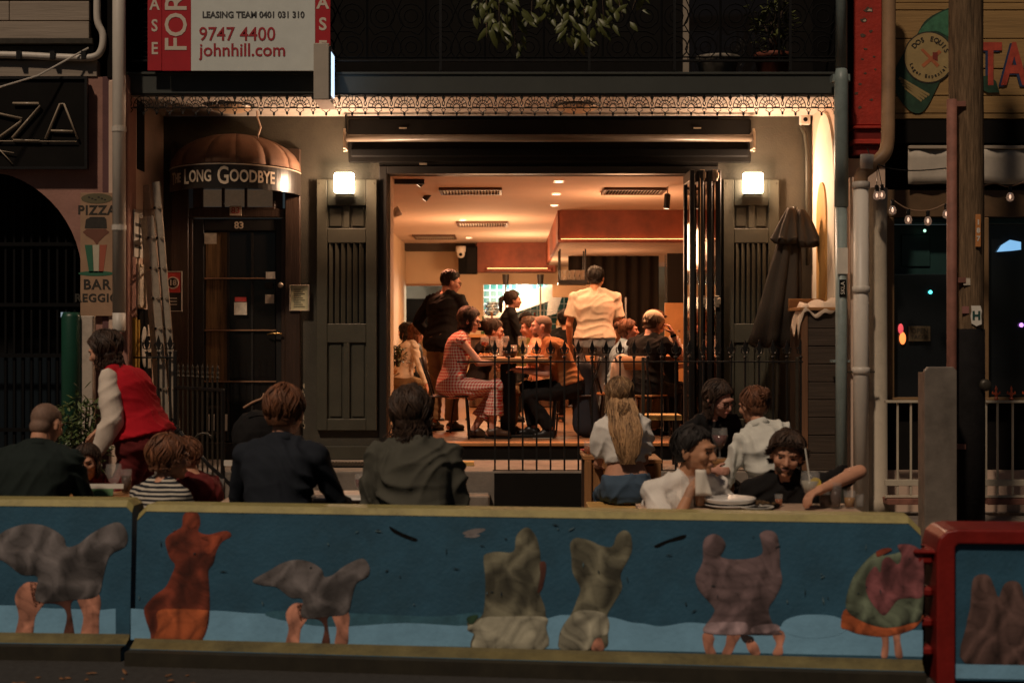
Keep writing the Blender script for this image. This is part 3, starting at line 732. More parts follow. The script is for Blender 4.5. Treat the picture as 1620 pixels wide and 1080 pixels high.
fs = [(k*4+q, k*4+(q+1) % 4, (k+1)*4+(q+1) % 4, (k+1)*4+q) for k in range(N) for q in range(4)]
mb.add(vs, fs); mb.build('valance_band', M['band'], cn, smooth=False)
mb = MB().tube([bandpt(math.pi*k/N, HB+.006) for k in range(N+1)], .006, 6); mb.build('valance_rail', mat('rail_cream',(.5,.4,.3),rough=.3), cn)
MB().tube([(.26, -.35, .5), (.30,-.36,.62), (.26,-.3,.72), (.22,-.25,.95)], .009, 7).build('feed_cable', M['cream'], cn, smooth=True)
words = (('T',.15,.010),('HE',.115,.055),('L',.19,.008),('ONG',.145,.06),('G',.22,.010),('OODBYE',.15,0))
mts = []
for s_, sz, gap in words:
    me = text_mesh(s_, sz, extrude=.002, offset=.003, align='LEFT', sx=.72); xs = [v.co.x for v in me.vertices]
    mts.append((me, min(xs), max(xs)-min(xs), gap))
tot = sum(m_[2]+m_[3] for m_ in mts); kx = 1.25/tot; u = -.675
for me, x0_, w_, gap in mts:
    for v in me.vertices:
        a = math.pi/2-(u+(v.co.x-x0_)*kx)/.70
        x, y = cxs(a); nx, ny = x/RX**2, y/RY**2; L_n = math.hypot(nx, ny); off = .004+v.co.z
        v.co = (x+nx/L_n*off, y+ny/L_n*off, HB*.5+v.co.y*1.05)
    link('lettering', me, M['gold'], cn); u += (w_+gap)*kx
# FOR LEASE board
fl = thing('for_lease_sign', 'red and white FOR LEASE agent board with phone number on the balcony', 'sign', (ax(376,12.7), 12.68, az(113,12.7)))
def fx(px): return ax(px,12.68)-ax(376,12.7)
def fz(py): return az(py,12.68)-az(113,12.7)
wht = mat('board_white', (.66,.70,.66), rough=.5, var=.06)
rd = mat('board_red', (.42,.012,.02), rough=.5, var=.08)
boxo('board', wht, fl, fx(303), fx(499), -.02, 0, fz(113), fz(-120), .002)
boxo('red_panel', rd, fl, fx(257), fx(303)-.001, -.02, 0, fz(113), fz(-120), .002)
boxo('side_wing', rd, fl, fx(499)+.001, fx(523), -.018, -.002, fz(86), fz(-120), .001)
o = MB().box(fx(234), fx(256), -.01, .0, fz(112), fz(-120)).build('side_wing', rd, fl)
lw = mat('lettering_white', (.62,.55,.45), rough=.6, var=.05); lg = mat('lettering_grey', (.06,.06,.06), rough=.6); lr = mat('lettering_red', (.36,.02,.03), rough=.6)
text('lettering', 'LEASING TEAM 0401 031 310', .078, lg, fl, (fx(401.5), -.0225, fz(25)), offset=.0022, extrude=.0012, sx=.93)
text('lettering', '9747 4400', .172, lr, fl, (fx(376), -.0225, fz(56)), offset=.0015, extrude=.0012, sx=.93)
text('lettering', 'johnhill.com', .162, lr, fl, (fx(384.5), -.0225, fz(81)), offset=.0022, extrude=.0012, sx=.97)
text('lettering', 'FOR', .275, lw, fl, (fx(281), -.0225, fz(37)), vert=R(90), offset=.003, extrude=.0012, align='CENTER')
for ch, py in (('A',8),('S',42),('E',78),('E',-26)):
    text('lettering', ch, .155, lw, fl, (fx(511), -.0195, fz(py-2)), offset=.004, extrude=.001)
    text('lettering', ch, .15, lw, fl, (fx(245), -.0115, fz(py)), offset=.003, extrude=.001, sx=.85)
# small lightbox projecting sign beneath
lbx = thing('lightbox_sign', 'slim projecting lightbox with blue glowing edge below the lease board', 'sign', (ax(518,12.55), 12.35, az(165,12.6)))
boxo('housing', mat('lightbox_grey',(.45,.40,.33),rough=.4,var=.08), lbx, -.095, .04, 0, .32, 0, .49, .006)
boxo('glowing_face', mat('lightbox_glow',(.5,.6,.8),var=.5,nscale=5,emit=(.55,.75,1),es=1.6), lbx, .041, .05, .02, .30, .06, .43)
boxo('edge_trim', M['iron'], lbx, .0405, .056, .0, .019, .0, .46)
MB().add([(-.09,0,-.002),(.04,0,-.002),(.07,.3,-.04),(-.07,.3,-.04)], [(0,1,2,3)]).build('lower_flap', mat('flap_cream',(.7,.5,.38)), lbx)
# ============================================================ taco shop (right neighbour)
YR = 12.9
rb = thing('taco_shop', 'ochre weatherboard taco shop with red pilaster and dark teal windows', 'building', (4.2, YR, .12))
def Q_(o): o.parent = rb; o.matrix_parent_inverse = Matrix.Translation((-4.2, -YR, -.12)); return o
def rbox(name, m, px0, px1, y0, y1, py0, py1, bevel=0, label=None):
    o = Q_(boxo(name, m, None, ax(px0,YR), ax(px1,YR), y0, y1, az(py1,YR), az(py0,YR), bevel))
    if label: o['label'] = label
    return o
rbox('wall', M['darkmatt'], 1345, 2400, YR+.3, YR+.4, -600, 330)
rbox('wall', M['cream'], 1343, 1402, YR+.04, YR+.3, 250, 808)
rbox('pilaster', M['red'], 1348, 1393, YR-.06, YR+.2, -80, 200, .01, 'peeling red painted pilaster beside the taco sign')
rbox('pilaster_moulding', M['red'], 1347, 1396, YR-.08, YR+.2, 201, 205, .004)
rbox('pilaster_moulding', mat('dark_red',(.16,.012,.008),rough=.5), 1349, 1394, YR-.05, YR+.2, 206, 221, .004)
rbox('pilaster_moulding', M['red'], 1346, 1397, YR-.09, YR+.2, 222, 230, .006)
rbox('pilaster_moulding', mat('dark_red',(0,0,0)), 1348, 1395, YR-.05, YR+.2, 231, 246, .004)
rr = random.Random(3)
for (px, py, s_) in ((1372,18,.05),(1364,34,.035),(1362,58,.03),(1375,52,.02),(1367,80,.022),(1380,92,.015),(1358,135,.02),(1352,150,.025),(1366,118,.018),(1376,160,.02),(1358,172,.02),(1362,96,.015),(1382,112,.014)):
    c = (ax(px,YR), az(py,YR)); 
    q = [(c[0]+s_*rr.uniform(.5,1.1)*math.cos(2*math.pi*k/9), c[1]+s_*.7*rr.uniform(.4,1.1)*math.sin(2*math.pi*k/9)) for k in range(9)]
    Q_(MB().prism(q, YR-.0625, YR-.0605).build('paint_flake_patch', mat('bare_patch',(.10,.06,.04),var=.5,nscale=30)))
    if s_ > .03: Q_(MB().prism([(c[0]+(a-c[0])*.5+.008, c[1]+(b-c[1])*.5-.006) for a,b in q], YR-.0645, YR-.063).build('paint_flake_patch', mat('pale_patch',(.5,.42,.3),var=.3,nscale=20)))
for i, (a, b) in enumerate(((-60,-18),(-17,4.5),(5.5,16),(17.5,61),(62.5,108.5),(110.5,151),(152.5,179),(180.5,188))):
    rbox('weatherboard', M['shopcream'], 1400, 1720, YR-.01-rnd.uniform(0,.003), YR+.1, a, b, .003)
rbox('soffit', M['darkmatt'], 1397, 1900, YR+.0, YR+.28, 189, 226)
rbox('lintel', mat('brown_frame',(.13,.075,.035),rough=.6,var=.2), 1402, 1900, YR+.02, YR+.28, 300, 343, .006)
rbox('door_frame', mat('ochre_frame',(.23,.135,.06),rough=.6,var=.15), 1403, 1416, YR+.02, YR+.28, 343.5, 636, .006)
rbox('window_frame', mat('ochre_frame',(0,0,0)), 1552, 1566, YR+.02, YR+.28, 343.5, 640, .006)
rbox('window_head', M['tealp'], 1416.3, 1900, YR+.06, YR+.2, 344, 352)
rbox('window_sill', mat('ochre_frame',(0,0,0)), 1402, 1900, YR-.01, YR+.28, 629, 637, .004)
rbox('door_panel', M['tealp'], 1417, 1552, YR+.25, YR+.27, 352.5, 432)
rbox('door_panel_moulding', M['tealp'], 1437, 1484, YR+.235, YR+.249, 368, 420, .01)
rbox('window_pane', mat('shop_glass',(.01,.012,.014),rough=.05,var=0,spec=.8), 1417, 1552, YR+.16, YR+.165, 433, 629)
rbox('window_pane', mat('shop_glass',(0,0,0)), 1566.5, 1900, YR+.16, YR+.165, 352.5, 629)
rbox('stall_riser', M['cream'], 1402, 1900, YR+.1, YR+.28, 745, 812)
rbox('stall_riser', M['darkmatt'], 1402, 1900, YR+.12, YR+.28, 637.5, 744.5)
# glimpses behind the shop glass: small lit things, in front of pane
for px, py, r_, e, s_, lab in ((1472,462,.017,(.1,.9,.9),3,'small round cyan light behind the taco shop glass'),(1463,365,.014,(.5,1,.7),1.5,'tiny green white light above the taco shop door'),(1428,535,.03,(1,.25,.06),1.6,'flame coloured lamp glowing low in the taco window'),(1425,520,.025,(.9,.1,.12),.7,'red glow lamp just above the flame coloured one'),(1616,514,.02,(.7,.3,1),2,'purple white fairy lights at the right frame edge')):
    o = MB().ell((0,0,0), r_, .01, r_*(1.9 if 'flame' in lab else 1)).build('window_light', mat('glow_%d_%d'%(px,py), e, var=0, emit=e, es=s_), smooth=True); o.location = at(px,py,YR+.14); tag(o, lab, 'light')
o = MB().prism([(-.12,-.06),(-.08,0),(.0,.05),(.1,.03),(.1,-.04),(.02,-.05)], 0, .01).build('tv_screen', mat('blue_screen',(.2,.4,.6),var=.3,emit=(.25,.55,.9),es=.9)); o.location = at(1598,388,YR+.13); tag(o, 'pale blue lit screen shape in the right shop window', 'screen')
t = thing('hanging_sign', 'small dim wooden hanging sign inside the taco shop door', 'sign', at(1455,540,YR+.13))
boxo('board', mat('dim_board',(.10,.07,.035)), t, -.10, .10, 0, .012, 0, .14, .004)
text('lettering', 'OPEN', .06, inkm, t, (0,-.002,.095), extrude=.001); text('lettering', 'TACOS', .05, inkm, t, (0,-.002,.04), extrude=.001)
# bottle painted on the boards
tp = thing('painted_bottle_mural', 'green beer bottle painted on the ochre boards beside the pole', 'mural', at(1465,100,YR-.02))
t0 = at(1465,100,YR-.02)
def tpo(pts, m, name, dy=0, sm=True):
    q = [(ax(a,YR)-t0.x, az(b,YR)-t0.z) for a, b in (smoothpoly([(p[0],p[1]) for p in pts], 4) if sm else pts)]
    return MB().prism(q, dy-.0025, dy-.001).build(name, m, tp)
gb = mat('bottle_green', (.02,.055,.03), rough=.6, var=.4, nscale=12); gl = mat('bottle_light_green', (.05,.17,.09), rough=.6, var=.4, nscale=14)
tpo([(1412,138),(1420,100),(1447,60),(1462,35),(1485,20),(1508,16),(1506,60),(1500,95),(1476,150),(1458,178),(1436,174)], gb, 'painted_bottle')
tpo([(1452,55),(1466,36),(1486,22),(1502,20),(1502,58),(1480,50)], gl, 'painted_shoulder', -.002)
lab = mat('bottle_label', (.36,.26,.11), rough=.6, var=.15, nscale=10)
tpo([(1468+40*math.cos(a*math.pi/8)*1.0, 92+41*math.sin(a*math.pi/8)) for a in range(16)], inkm, 'painted_ring', -.003)
tpo([(1468+38*math.cos(a*math.pi/8)*1.0, 92+39*math.sin(a*math.pi/8)) for a in range(16)], lab, 'painted_label', -.005)
tpo([(1455,80),(1459,78),(1485,104),(1481,108)], mat('orange_x',(.42,.13,.05),var=.3), 'painted_x', -.007, False)
tpo([(1484,80),(1488,84),(1460,108),(1456,104)], mat('orange_x',(0,0,0)), 'painted_x', -.0075, False)
tpo([(1474,84),(1482,84),(1482,98),(1474,94)], mat('maroon',(.2,.03,.02)), 'painted_mark', -.0078, False)
for k in range(4): tpo([(1422+k*3,118+k*5+4),(1470-k*4,150+k*3),(1468-k*4,153+k*3),(1420+k*3,122+k*5+4)], mat('stripe_ochre',(.30,.22,.09)), 'painted_stripe', -.003, False)
def arctext(s, cx, cy, rad, a0, da, size, parent, flip):
    for i, ch in enumerate(s):
        a = a0+da*i
        px, py = cx+rad*math.cos(a), cy+rad*math.sin(a)
        if ch == ' ': continue
        text('lettering', ch, size, inkm, parent, (ax(px,YR)-t0.x, -.0105, az(py,YR)-t0.z), vert=(-a-math.pi/2 if flip else -a+math.pi/2), extrude=.0008, offset=.001)
arctext('DOS EQUIS', 1468, 92, 29, -2.45, .26, .062, tp, True)
arctext('Lager Especial', 1468, 92, 30, 2.75, -.17, .042, tp, False)
tt = thing('taco_lettering', 'red TACOS lettering with blue shadow painted on the ochre boards', 'lettering', at(1580,105,YR-.02))
for dx, dy_, m, dep in ((-.022,-.012, mat('letter_blue',(.02,.035,.09),var=.3), .0), (0,0, mat('letter_red',(.40,.055,.03),var=.35,nscale=14), -.003)):
    for i, ch in enumerate('TACOS'):
        text('lettering', ch, .53, m, tt, (-.075+i*.215+dx, -.003+dep, .0+dy_), extrude=.001, offset=.014, sx=.62)
mb = MB(); leafmb(mb, Vector((-.19,0,-.10)), Vector((.85,0,-.6)), Vector((0,-1,0)), .24, .16); mb.xf(lambda v: Vector((v.x, -.006+v.y*.02, v.z))); mb.build('painted_leaf', gb, tt)
# banner, festoon lights
t = thing('fabric_banner', 'blank white fabric banner stretched under the taco sign', 'banner', at(1437,291,YR-.05))
mb = MB(); vs = []; nx = 30
for j in range(5):
    for i in range(nx+1): vs.append((i*.05, .012*math.sin(i*1.1+j*.7)+.008*math.sin(i*.37), j*.0775-.004*math.sin(i*.8)))
mb.add(vs, [(j*(nx+1)+i, j*(nx+1)+i+1, (j+1)*(nx+1)+i+1, (j+1)*(nx+1)+i) for j in range(4) for i in range(nx)])
o = mb.build('fabric', mat('banner_white',(.50,.44,.36),rough=.9,var=.12), t, smooth=True); s_ = o.modifiers.new('s','SOLIDIFY'); s_.thickness = .003
boxo('batten', mat('batten_pale',(.4,.33,.25)), t, 0, 1.5, -.02, .02, .315, .345, .004)
bulbm = mat('clear_bulb', (.9,.8,.75), rough=.05, var=0, trans=.9, emit=(1,.6,.4), es=.05)
def bulb(t, p, s_=1):
    h = MB().lathe([(.016,0),(.018,-.02),(.017,-.055)], n=10).build('socket', M['iron'], t); h.location = p
    b = MB().lathe([(.008,-.13),(.026,-.12),(.034,-.095),(.026,-.068),(.015,-.055)], n=14).build('bulb', bulbm, t, smooth=True); b.location = p
    MB().ell((0,0,-.09), .007, .007, .016, nu=6, nv=4).build('filament', mat('filament_glow',(1,.6,.4),emit=(1,.62,.42),es=1.4), t).location = p
fs_ = thing('festoon_lights', 'string of clear festoon bulbs looping in front of the taco shop', 'string lights', at(1412,320,12.3))
o0 = at(1412,320,12.3)
pts = [at(a,b,12.3)-o0 for a, b in ((1412,316),(1437,331),(1468,333),(1497,322),(1540,300),(1572,290),(1598,295),(1640,280))]
MB().tube(smoothline(pts, 4), .006, 6).build('cable', mat('festoon_cable',(.25,.15,.09)), fs_, smooth=True)
for p in (pts[0], pts[1], pts[2], pts[3], pts[6]): bulb(fs_, p)
f2 = thing('festoon_lights', 'two clear bulbs drooping on a lead beside the white pipe elbow', 'string lights', at(1388,250,12.4))
o0 = at(1388,250,12.4)
MB().tube(smoothline([at(1372,235,12.6)-o0, at(1388,260,12.4)-o0, at(1440,270,12.3)-o0, at(1500,266,12.3)-o0], 4), .006, 6).build('cable', M['iron'], f2)
for q in ((1387,293),(1395,292)): 
    p = at(q[0],q[1],12.4)-o0; MB().tube([Vector((0,0,-.05)), p], .004, 5).build('cable_drop', M['iron'], f2); bulb(f2, p)
# pipes at the right of the terrace
dp = thing('downpipe', 'grey green downpipe along the right edge of the verandah', 'pipe', (ax(1331,12.6), 12.6, .12))
o = MB().lathe([(.052,0),(.052,2.72)], n=16).build('lower_pipe', M['greenpipe'], dp, smooth=True)
o = MB().lathe([(.052,3.95),(.052,6)], n=16).build('upper_pipe', M['greenpipe'], dp, smooth=True)
o = MB().lathe([(.05,2.722),(.062,2.73),(.062,3.84),(.05,3.948)], n=16).build('middle_pipe', M['greenpipe'], dp, smooth=True)
boxo('bracket', M['greenpipe'], dp, -.075, .075, -.01, .12, 3.84, 3.90); boxo('bracket', M['greenpipe'], dp, -.075, .075, -.01, .12, 1.35, 1.37)
o = boxo('sticker', M['darkmatt'], dp, -.03, .03, -.058, -.054, 1.93, 2.08); text('lettering', 'SKLA', .05, M['paper'], dp, (0,-.0595,2.005), vert=R(90), extrude=.0006)
boxo('sticker', M['paper'], dp, -.045, .045, -.06, -.053, 2.13, 2.36)
o = tag(boxo('corner_strip', M['cream'], None, -.02, .04, -.05, .05, 0, 3.0, .006), 'narrow cream corner strip between the two right downpipes', 'trim'); o.location = (ax(1346,12.75), 12.75, .12)
wp = thing('white_waste_pipe', 'white waste pipe with double elbow rising beside the red pilaster', 'pipe', (ax(1362,12.45), 12.45, .0))
o0 = Vector((ax(1362,12.45), 12.45, 0))
MB().tube([(0,0,.12),(0,0,az(292,12.45))], .066, 18).build('lower_pipe', M['pipe'], wp, smooth=True)
MB().tube(smoothline([at(1362,291,12.45)-o0, at(1364,275,12.45)-o0, at(1380,262,12.45)-o0, at(1398,245,12.45)-o0, at(1404,225,12.45)-o0, at(1405,190,12.45)-o0, at(1406,60,12.5)-o0, at(1406,-60,12.5)-o0], 6), .060, 16).build('elbow_pipe', mat('tan_pipe',(.36,.22,.12),rough=.5,dirt=.3), wp, smooth=True)
MB().tube([at(1371,268,12.43)-o0, at(1372,245,12.43)-o0], .06, 16).build('branch_stub', M['pipe'], wp, smooth=True)
for py in (293, 458, 586): MB().lathe([(.068,-.03),(.078,-.025),(.078,.025),(.068,.03)], n=18).build('collar', M['pipe'], wp, smooth=True).location = (0,0,az(py,12.45))
for py in (588,): MB().tube([(-.12,0,az(py,12.45)),(.12,0,az(py,12.45))], .009, 6).build('strap', M['irong'], wp)
cl = thing('round_column', 'cream round column behind the white waste pipe', 'column', (ax(1386,12.72), 12.72, .12))
MB().lathe([(.115,0),(.115,.12),(.10,.14),(.095,2.5),(.10,2.9)], n=24).build('shaft', mat('column_cream',(.50,.43,.33),rough=.7,var=.08,dirt=.3), cl, smooth=True)
# white railing with orange finials
rl = thing('shop_railing', 'white railing with small orange finials in front of the taco shop', 'railing', (ax(1402,12.5), 12.5, az(790,12.5)))
o0 = rl.location.copy()
wr = mat('railing_white', (.48,.42,.32), rough=.5, dirt=.3); orf = mat('orange_finial', (.62,.11,.04), rough=.4)
def rr_(name, px0, px1, py0, py1, m=wr, y0=-.015, y1=.015): boxo(name, m, rl, ax(px0,12.5)-o0.x, ax(px1,12.5)-o0.x, y0, y1, az(py1,12.5)-o0.z, az(py0,12.5)-o0.z, .003)
for a, b in ((1400,1463),(1558,1700)):
    rr_('top_rail', a, b, 633, 637, y0=-.03, y1=.03); rr_('bottom_rail', a, b, 758, 768); rr_('bottom_rail', a, b, 783, 787)
    rr_('red_step', a+2, b, 788, 797, M['rustpipe'], -.05, .2)
for px in (1420, 1441, 1560, 1578, 1602, 1626): rr_('baluster', px-1.6, px+1.6, 637.2, 782, y0=-.0095, y1=.0095)
for px in (1576, 1600, 1624):
    mb = MB().lathe([(.012,0),(.02,.01),(.01,.03),(.018,.05),(.008,.08),(.012,.10),(.0,.13)], n=8); 
    mb.tube([(-.03,0,.075),(-.034,0,.06),(0,0,.05),(.034,0,.06),(.03,0,.075)], .008, 5)
    mb.build('finial', orf, rl).location = (ax(px,12.5)-o0.x, 0, az(632.5,12.5)-o0.z)
# power pole with conduit and signs
YP = 10.6
pp = thing('power_pole', 'weathered timber power pole with tarred lower half and an H plate', 'pole', (ax(1528,YP), YP, 0))
pr = 27.5/F*YP
n = 28; rings = []
for j in range(30):
    z = j*.24
    rings.append([Vector(((pr*(1.02-.004*j)+.004*math.sin(k*3.1+j*.5)+.003*math.sin(k*7.7))*math.cos(2*math.pi*k/n), (pr+.004*math.sin(k*3.1+j*.5))*math.sin(2*math.pi*k/n), z)) for k in range(n)])
MB().rings(rings).build('shaft', M['polewood'], pp, smooth=True)
MB().lathe([(pr+.008,.12),(pr+.010,1.0),(pr+.007,az(521,YP)),(pr,az(520,YP))], n=28).build('tar_wrap', M['tar'], pp, smooth=True)
hp = MB().prism([(-.035,-.055),(-.042,0),(-.035,.03),(-.038,.075),(.03,.075),(.04,.04),(.035,0),(.04,-.06),(0,-.075)], -.004, 0).build('h_plate', M['white'], pp); hp.location = (ax(1535,YP)-ax(1528,YP), -pr-.006, az(500,YP))
text('lettering', 'H', .085, mat('h_green',(.01,.06,.05)), hp, (0,-.006,0), offset=.004, extrude=.001)
tg = boxo('number_tag', mat('orange_tag',(.5,.2,.06)), pp, -.02, .02, -.006, 0, -.12, .12, .003); tg.location = (ax(1538,YP)-ax(1528,YP), -pr-.004, az(367,YP))
for z, s_ in ((.06,'1'),(.0,'8'),(-.06,'7')): text('numeral', s_, .05, M['paper'], tg, (0,-.0075,z), offset=.002, extrude=.0008)
boxo('poster_scrap', M['poster'], pp, -.02, .03, -pr-.006, -pr-.001, az(452,YP), az(441,YP)).location.x = -.04
boxo('poster_scrap', mat('pink_scrap',(.3,.13,.11)), pp, -.02, .03, -pr-.006, -pr-.001, az(496,YP), az(485,YP)).location.x = -.05
MB().lathe([(.02,-.03),(.045,-.02),(.045,.02),(.02,.03)], n=14).xf(lambda v: Vector((v.x, v.z, v.y))).build('bolt_eye', M['irong'], pp, smooth=True).location = (ax(1550,YP)-ax(1528,YP), -pr+.02, az(608,YP))
for py in (440, 165, 700): MB().box(ax(1500,YP)-ax(1528,YP)-.025, ax(1516,YP)-ax(1528,YP)+.012, -pr-.012, -pr+.06, az(py+8,YP), az(py,YP)).build('pipe_clamp', M['rustpipe'], pp)
cd = tag(MB().tube([(0,0,0),(0,0,az(158,YP-.17))], .036, 14).build('conduit', M['rustpipe'], smooth=True), 'rusty brown conduit strapped to the front of the power pole', 'pipe'); cd.location = (ax(1507,YP-.2), YP-.18, 0)
gp = thing('guard_post', 'rounded top grey steel guard post in front of the pole', 'post', (ax(1487,10.1), 10.1, 0))
hgt = az(580,10.1)
MB().prism([(-.115,0),(-.115,hgt-.03),(-.09,hgt),(.09,hgt),(.115,hgt-.03),(.115,0)], -.02, .02).build('front_plate', mat('galvanised',(.20,.17,.14),rough=.55,metal=.3,var=.3,nscale=6,dirt=.4), gp, bevel=.006, seg=2)
boxo('side_flange', mat('galvanised',(0,0,0)), gp, -.115, -.1, .021, .14, 0, hgt-.04); boxo('side_flange', mat('galvanised',(0,0,0)), gp, .1, .115, .021, .14, 0, hgt-.04)
# ============================================================ iron fence, gate
fc = thing('iron_fence', 'black iron spear fence across the front of the bistro opening', 'fence', (ax(783,YV+.04), YV+.03, .488))
def picket_mesh(h=.98, short=False):
    mb = MB()
    mb.bar((0,0,0),(0,0,h-.1), .016)
    z = h-.1
    mb.lathe([(.009,z),(.02,z+.012),(.009,z+.025)], n=8)
    mb.add([(0,-.006,z+.17),(-.024,-.004,z+.09),(0,-.008,z+.03),(.024,-.004,z+.09),(0,.006,z+.17),(-.024,.004,z+.09),(0,.008,z+.03),(.024,.004,z+.09)], [(0,1,2,3),(7,6,5,4),(0,4,5,1),(1,5,6,2),(2,6,7,3),(3,7,4,0)])
    for s_ in (-1,1): mb.tube([(s_*.006,0,z+.045),(s_*.03,0,z+.05),(s_*.036,0,z+.085),(s_*.027,0,z+.1)], .006, 5)
    return mb.mesh('picket')
hr = az(572,YV)-.488
pm = picket_mesh(hr+.13); pm.materials.append(M['iron'])
npk = 23; sp_ = (ax(1268,YV)-ax(783,YV))/(npk-1)
for i in range(npk):
    o = bpy.data.objects.new('picket', pm); C.objects.link(o); o.parent = fc; o.location = (i*sp_, 0, 0)
boxo('top_rail', M['iron'], fc, ax(723,YV)-ax(783,YV), sp_*(npk-1)+.02, -.012, .012, hr-.008, hr+.006, .002)
boxo('floor_rail', M['iron'], fc, -.02, sp_*(npk-1)+.02, -.010, .010, .0, .008, .001)
for px in (1018, 1262): boxo('post', M['irong'], fc, ax(px,YV)-ax(783,YV)-.014, ax(px,YV)-ax(783,YV)+.014, -.014, .014, 0, hr+.04, .003)
gt = thing('iron_gate', 'black iron gate with ball finials swung open beside the ladder', 'gate', (ax(276,YV), YV+.02, .3), math.atan2(-.9,.72))
gm = MB()
gm.bar((0,0,-.15),(0,0,1.05), .012); gm.lathe([(.008,1.03),(.016,1.045),(.008,1.06),(.014,1.08),(.008,1.10),(.011,1.13),(0,1.16)], n=8)
gmm = gm.mesh('bar'); gmm.materials.append(M['irong'])
for i in range(9):
    o = bpy.data.objects.new('bar', gmm); C.objects.link(o); o.parent = gt; o.location = (.07+i*.095, 0, 0)
for z in (-.1, .93): boxo('rail', M['iron'], gt, 0, .93, -.012, .012, z, z+.025, .002)
for x in (0, .91): boxo('stile', M['iron'], gt, x, x+.03, -.014, .014, -.17, .95, .002)
f2 = thing('iron_fence', 'short run of black spear fence left of the open iron gate', 'fence', (ax(231,YV), YV+.03, .488))
for i in range(3):
    o = bpy.data.objects.new('picket', pm); C.objects.link(o); o.parent = f2; o.location = (i*.105, 0, .04)
boxo('top_rail', M['iron'], f2, -.12, .26, -.012, .012, hr+.03, hr+.045, .002); boxo('post', M['iron'], f2, .24, .27, -.015, .015, -.1, hr+.1, .003)
# closed parasol
um = thing('closed_parasol', 'closed brown canvas parasol leaning beside the right shutter', 'umbrella', (X(1215), YF-.45, .49))
tip = at(1258,332,YF-.45)-um.location; low = at(1231,552,YF-.45)-um.location
def folded(topc, botc, r0, r1, nf, amp, name, jag=0):
    rings = []; NN = nf*8
    for j in range(13):
        t = j/12; c = topc.lerp(botc, t); r_ = r0+(r1-r0)*t**.8
        ring = []
        for k in range(NN):
            a = 2*math.pi*k/NN
            q = r_*(1+amp*min(1,t*2+.2)*(abs(math.cos(a*nf/2))*2-1)*1.0+.05*math.sin(3*a+j*.4))
            zz = c.z+(jag*math.cos(a*nf)*.03 if j == 12 else 0)
            ring.append(Vector((c.x+q*math.cos(a)*1.0, c.y+q*.7*math.sin(a), zz)))
        rings.append(ring)
    return MB().rings(rings).build(name, M['umbr'], um, smooth=True)
folded(tip+Vector((-.02,0,0)), low+Vector((-.04,0,.04)), .045, .205, 7, .26, 'canopy', 1)
folded(tip+Vector((-.055,-.06,.015)), tip+Vector((-.10,-.07,-.30)), .03, .12, 6, .25, 'vent_flap', 1)
folded(tip+Vector((.05,-.05,-.0)), tip+Vector((.10,-.05,-.33)), .03, .12, 6, .25, 'vent_flap', 1)
MB().tube([(0,0,0), low, tip+Vector((0,0,.03))], .022, 10).build('pole', M['irong'], um, smooth=True)
MB().lathe([(.24,0),(.24,.05),(.05,.07)], n=20).build('base', M['irong'], um)
# timber cabinet with cloth
cb = thing('host_cabinet', 'dark weatherboard cabinet standing at the right end of the fence', 'cabinet', (ax(1268,YV+.03), YV+.05, .488))
hc = az(492,13.1)-.488
cbx = 2.93-ax(1268,YV+.03)
for i in range(9):
    z0 = .0+i*(hc/9)
    boxo('front_board', wood('cabinet_board',(.055,.038,.026),'x',rough=.6), cb, .06, cbx, -.02, .0, z0+.003, z0+hc/9-.004, .003)
boxo('corner_post', wood('cabinet_post',(.16,.075,.035),'z'), cb, 0, .058, -.03, .02, 0, hc, .004)
boxo('side', M['brown'], cb, .0, .03, .021, .5, 0, hc); boxo('carcass', M['darkmatt'], cb, .031, cbx, .001, .5, 0, hc-.002)
boxo('top', M['timber'], cb, -.02, cbx, -.04, .52, hc+.001, hc+.03, .004); boxo('back_ledge', M['timber'], cb, -.02, .35, .45, .5, hc+.031, hc+.12, .003)
mb = MB(); vs = []; rr = random.Random(5); nx = 24; ny = 14
for j in range(ny+1):
    for i in range(nx+1):
        u = i/nx; v = j/ny
        x = -.11+u*.50; y = -.05+v*.36
        z = hc+.045+.05*math.sin(u*9+v*3)*math.sin(v*7+1)*.6+.07*math.exp(-((u-.75)**2+(v-.4)**2)*14)+.02*math.sin(u*23+v*5)
        if u < .24: z -= (.24-u)*.95*(1-.15*math.sin(v*9)); x += (.24-u)*.3
        if v < .12: z -= (.12-v)*.6; 
        vs.append((x, y+.01*math.sin(u*17), z))
mb.add(vs, [(j*(nx+1)+i, j*(nx+1)+i+1, (j+1)*(nx+1)+i+1, (j+1)*(nx+1)+i) for j in range(ny) for i in range(nx)])
o = mb.build('draped_cloth', cloth('cream_cloth', (.62,.48,.36)), smooth=True); s_ = o.modifiers.new('s','SOLIDIFY'); s_.thickness = .008
tag(o, 'crumpled cream cloth draped on top of the cabinet', 'cloth'); o.location = cb.location
# yellow bench inside the fence
bn = thing('pine_bench', 'low yellow pine bench just behind the iron fence', 'bench', (ax(1045,13.4), 13.35, .487))
zb = az(655,13.35)-.487
boxo('seat', M['yellowwood'], bn, ax(1018,13.35)-ax(1045,13.4), ax(1076,13.35)-ax(1045,13.4), -.15, .15, zb-.05, zb, .005)
for sx in (-1,1):
    for sy in (-1,1): boxo('leg', M['iron'], bn, sx*.13-.012, sx*.13+.012, sy*.12-.012, sy*.12+.012, 0, zb-.051)
# small mat on the step
t = tag(boxo('door_mat', M['tar'], None, -.42, .40, -.22, .2, 0, .012), 'ribbed black mat on the step below the left shutter', 'mat'); t.location = (ax(545,13.4), 13.35, .4885)
for k in range(26): boxo('rib', M['irong'], t, -.41+k*.031, -.395+k*.031, -.215, .195, .0125, .020)
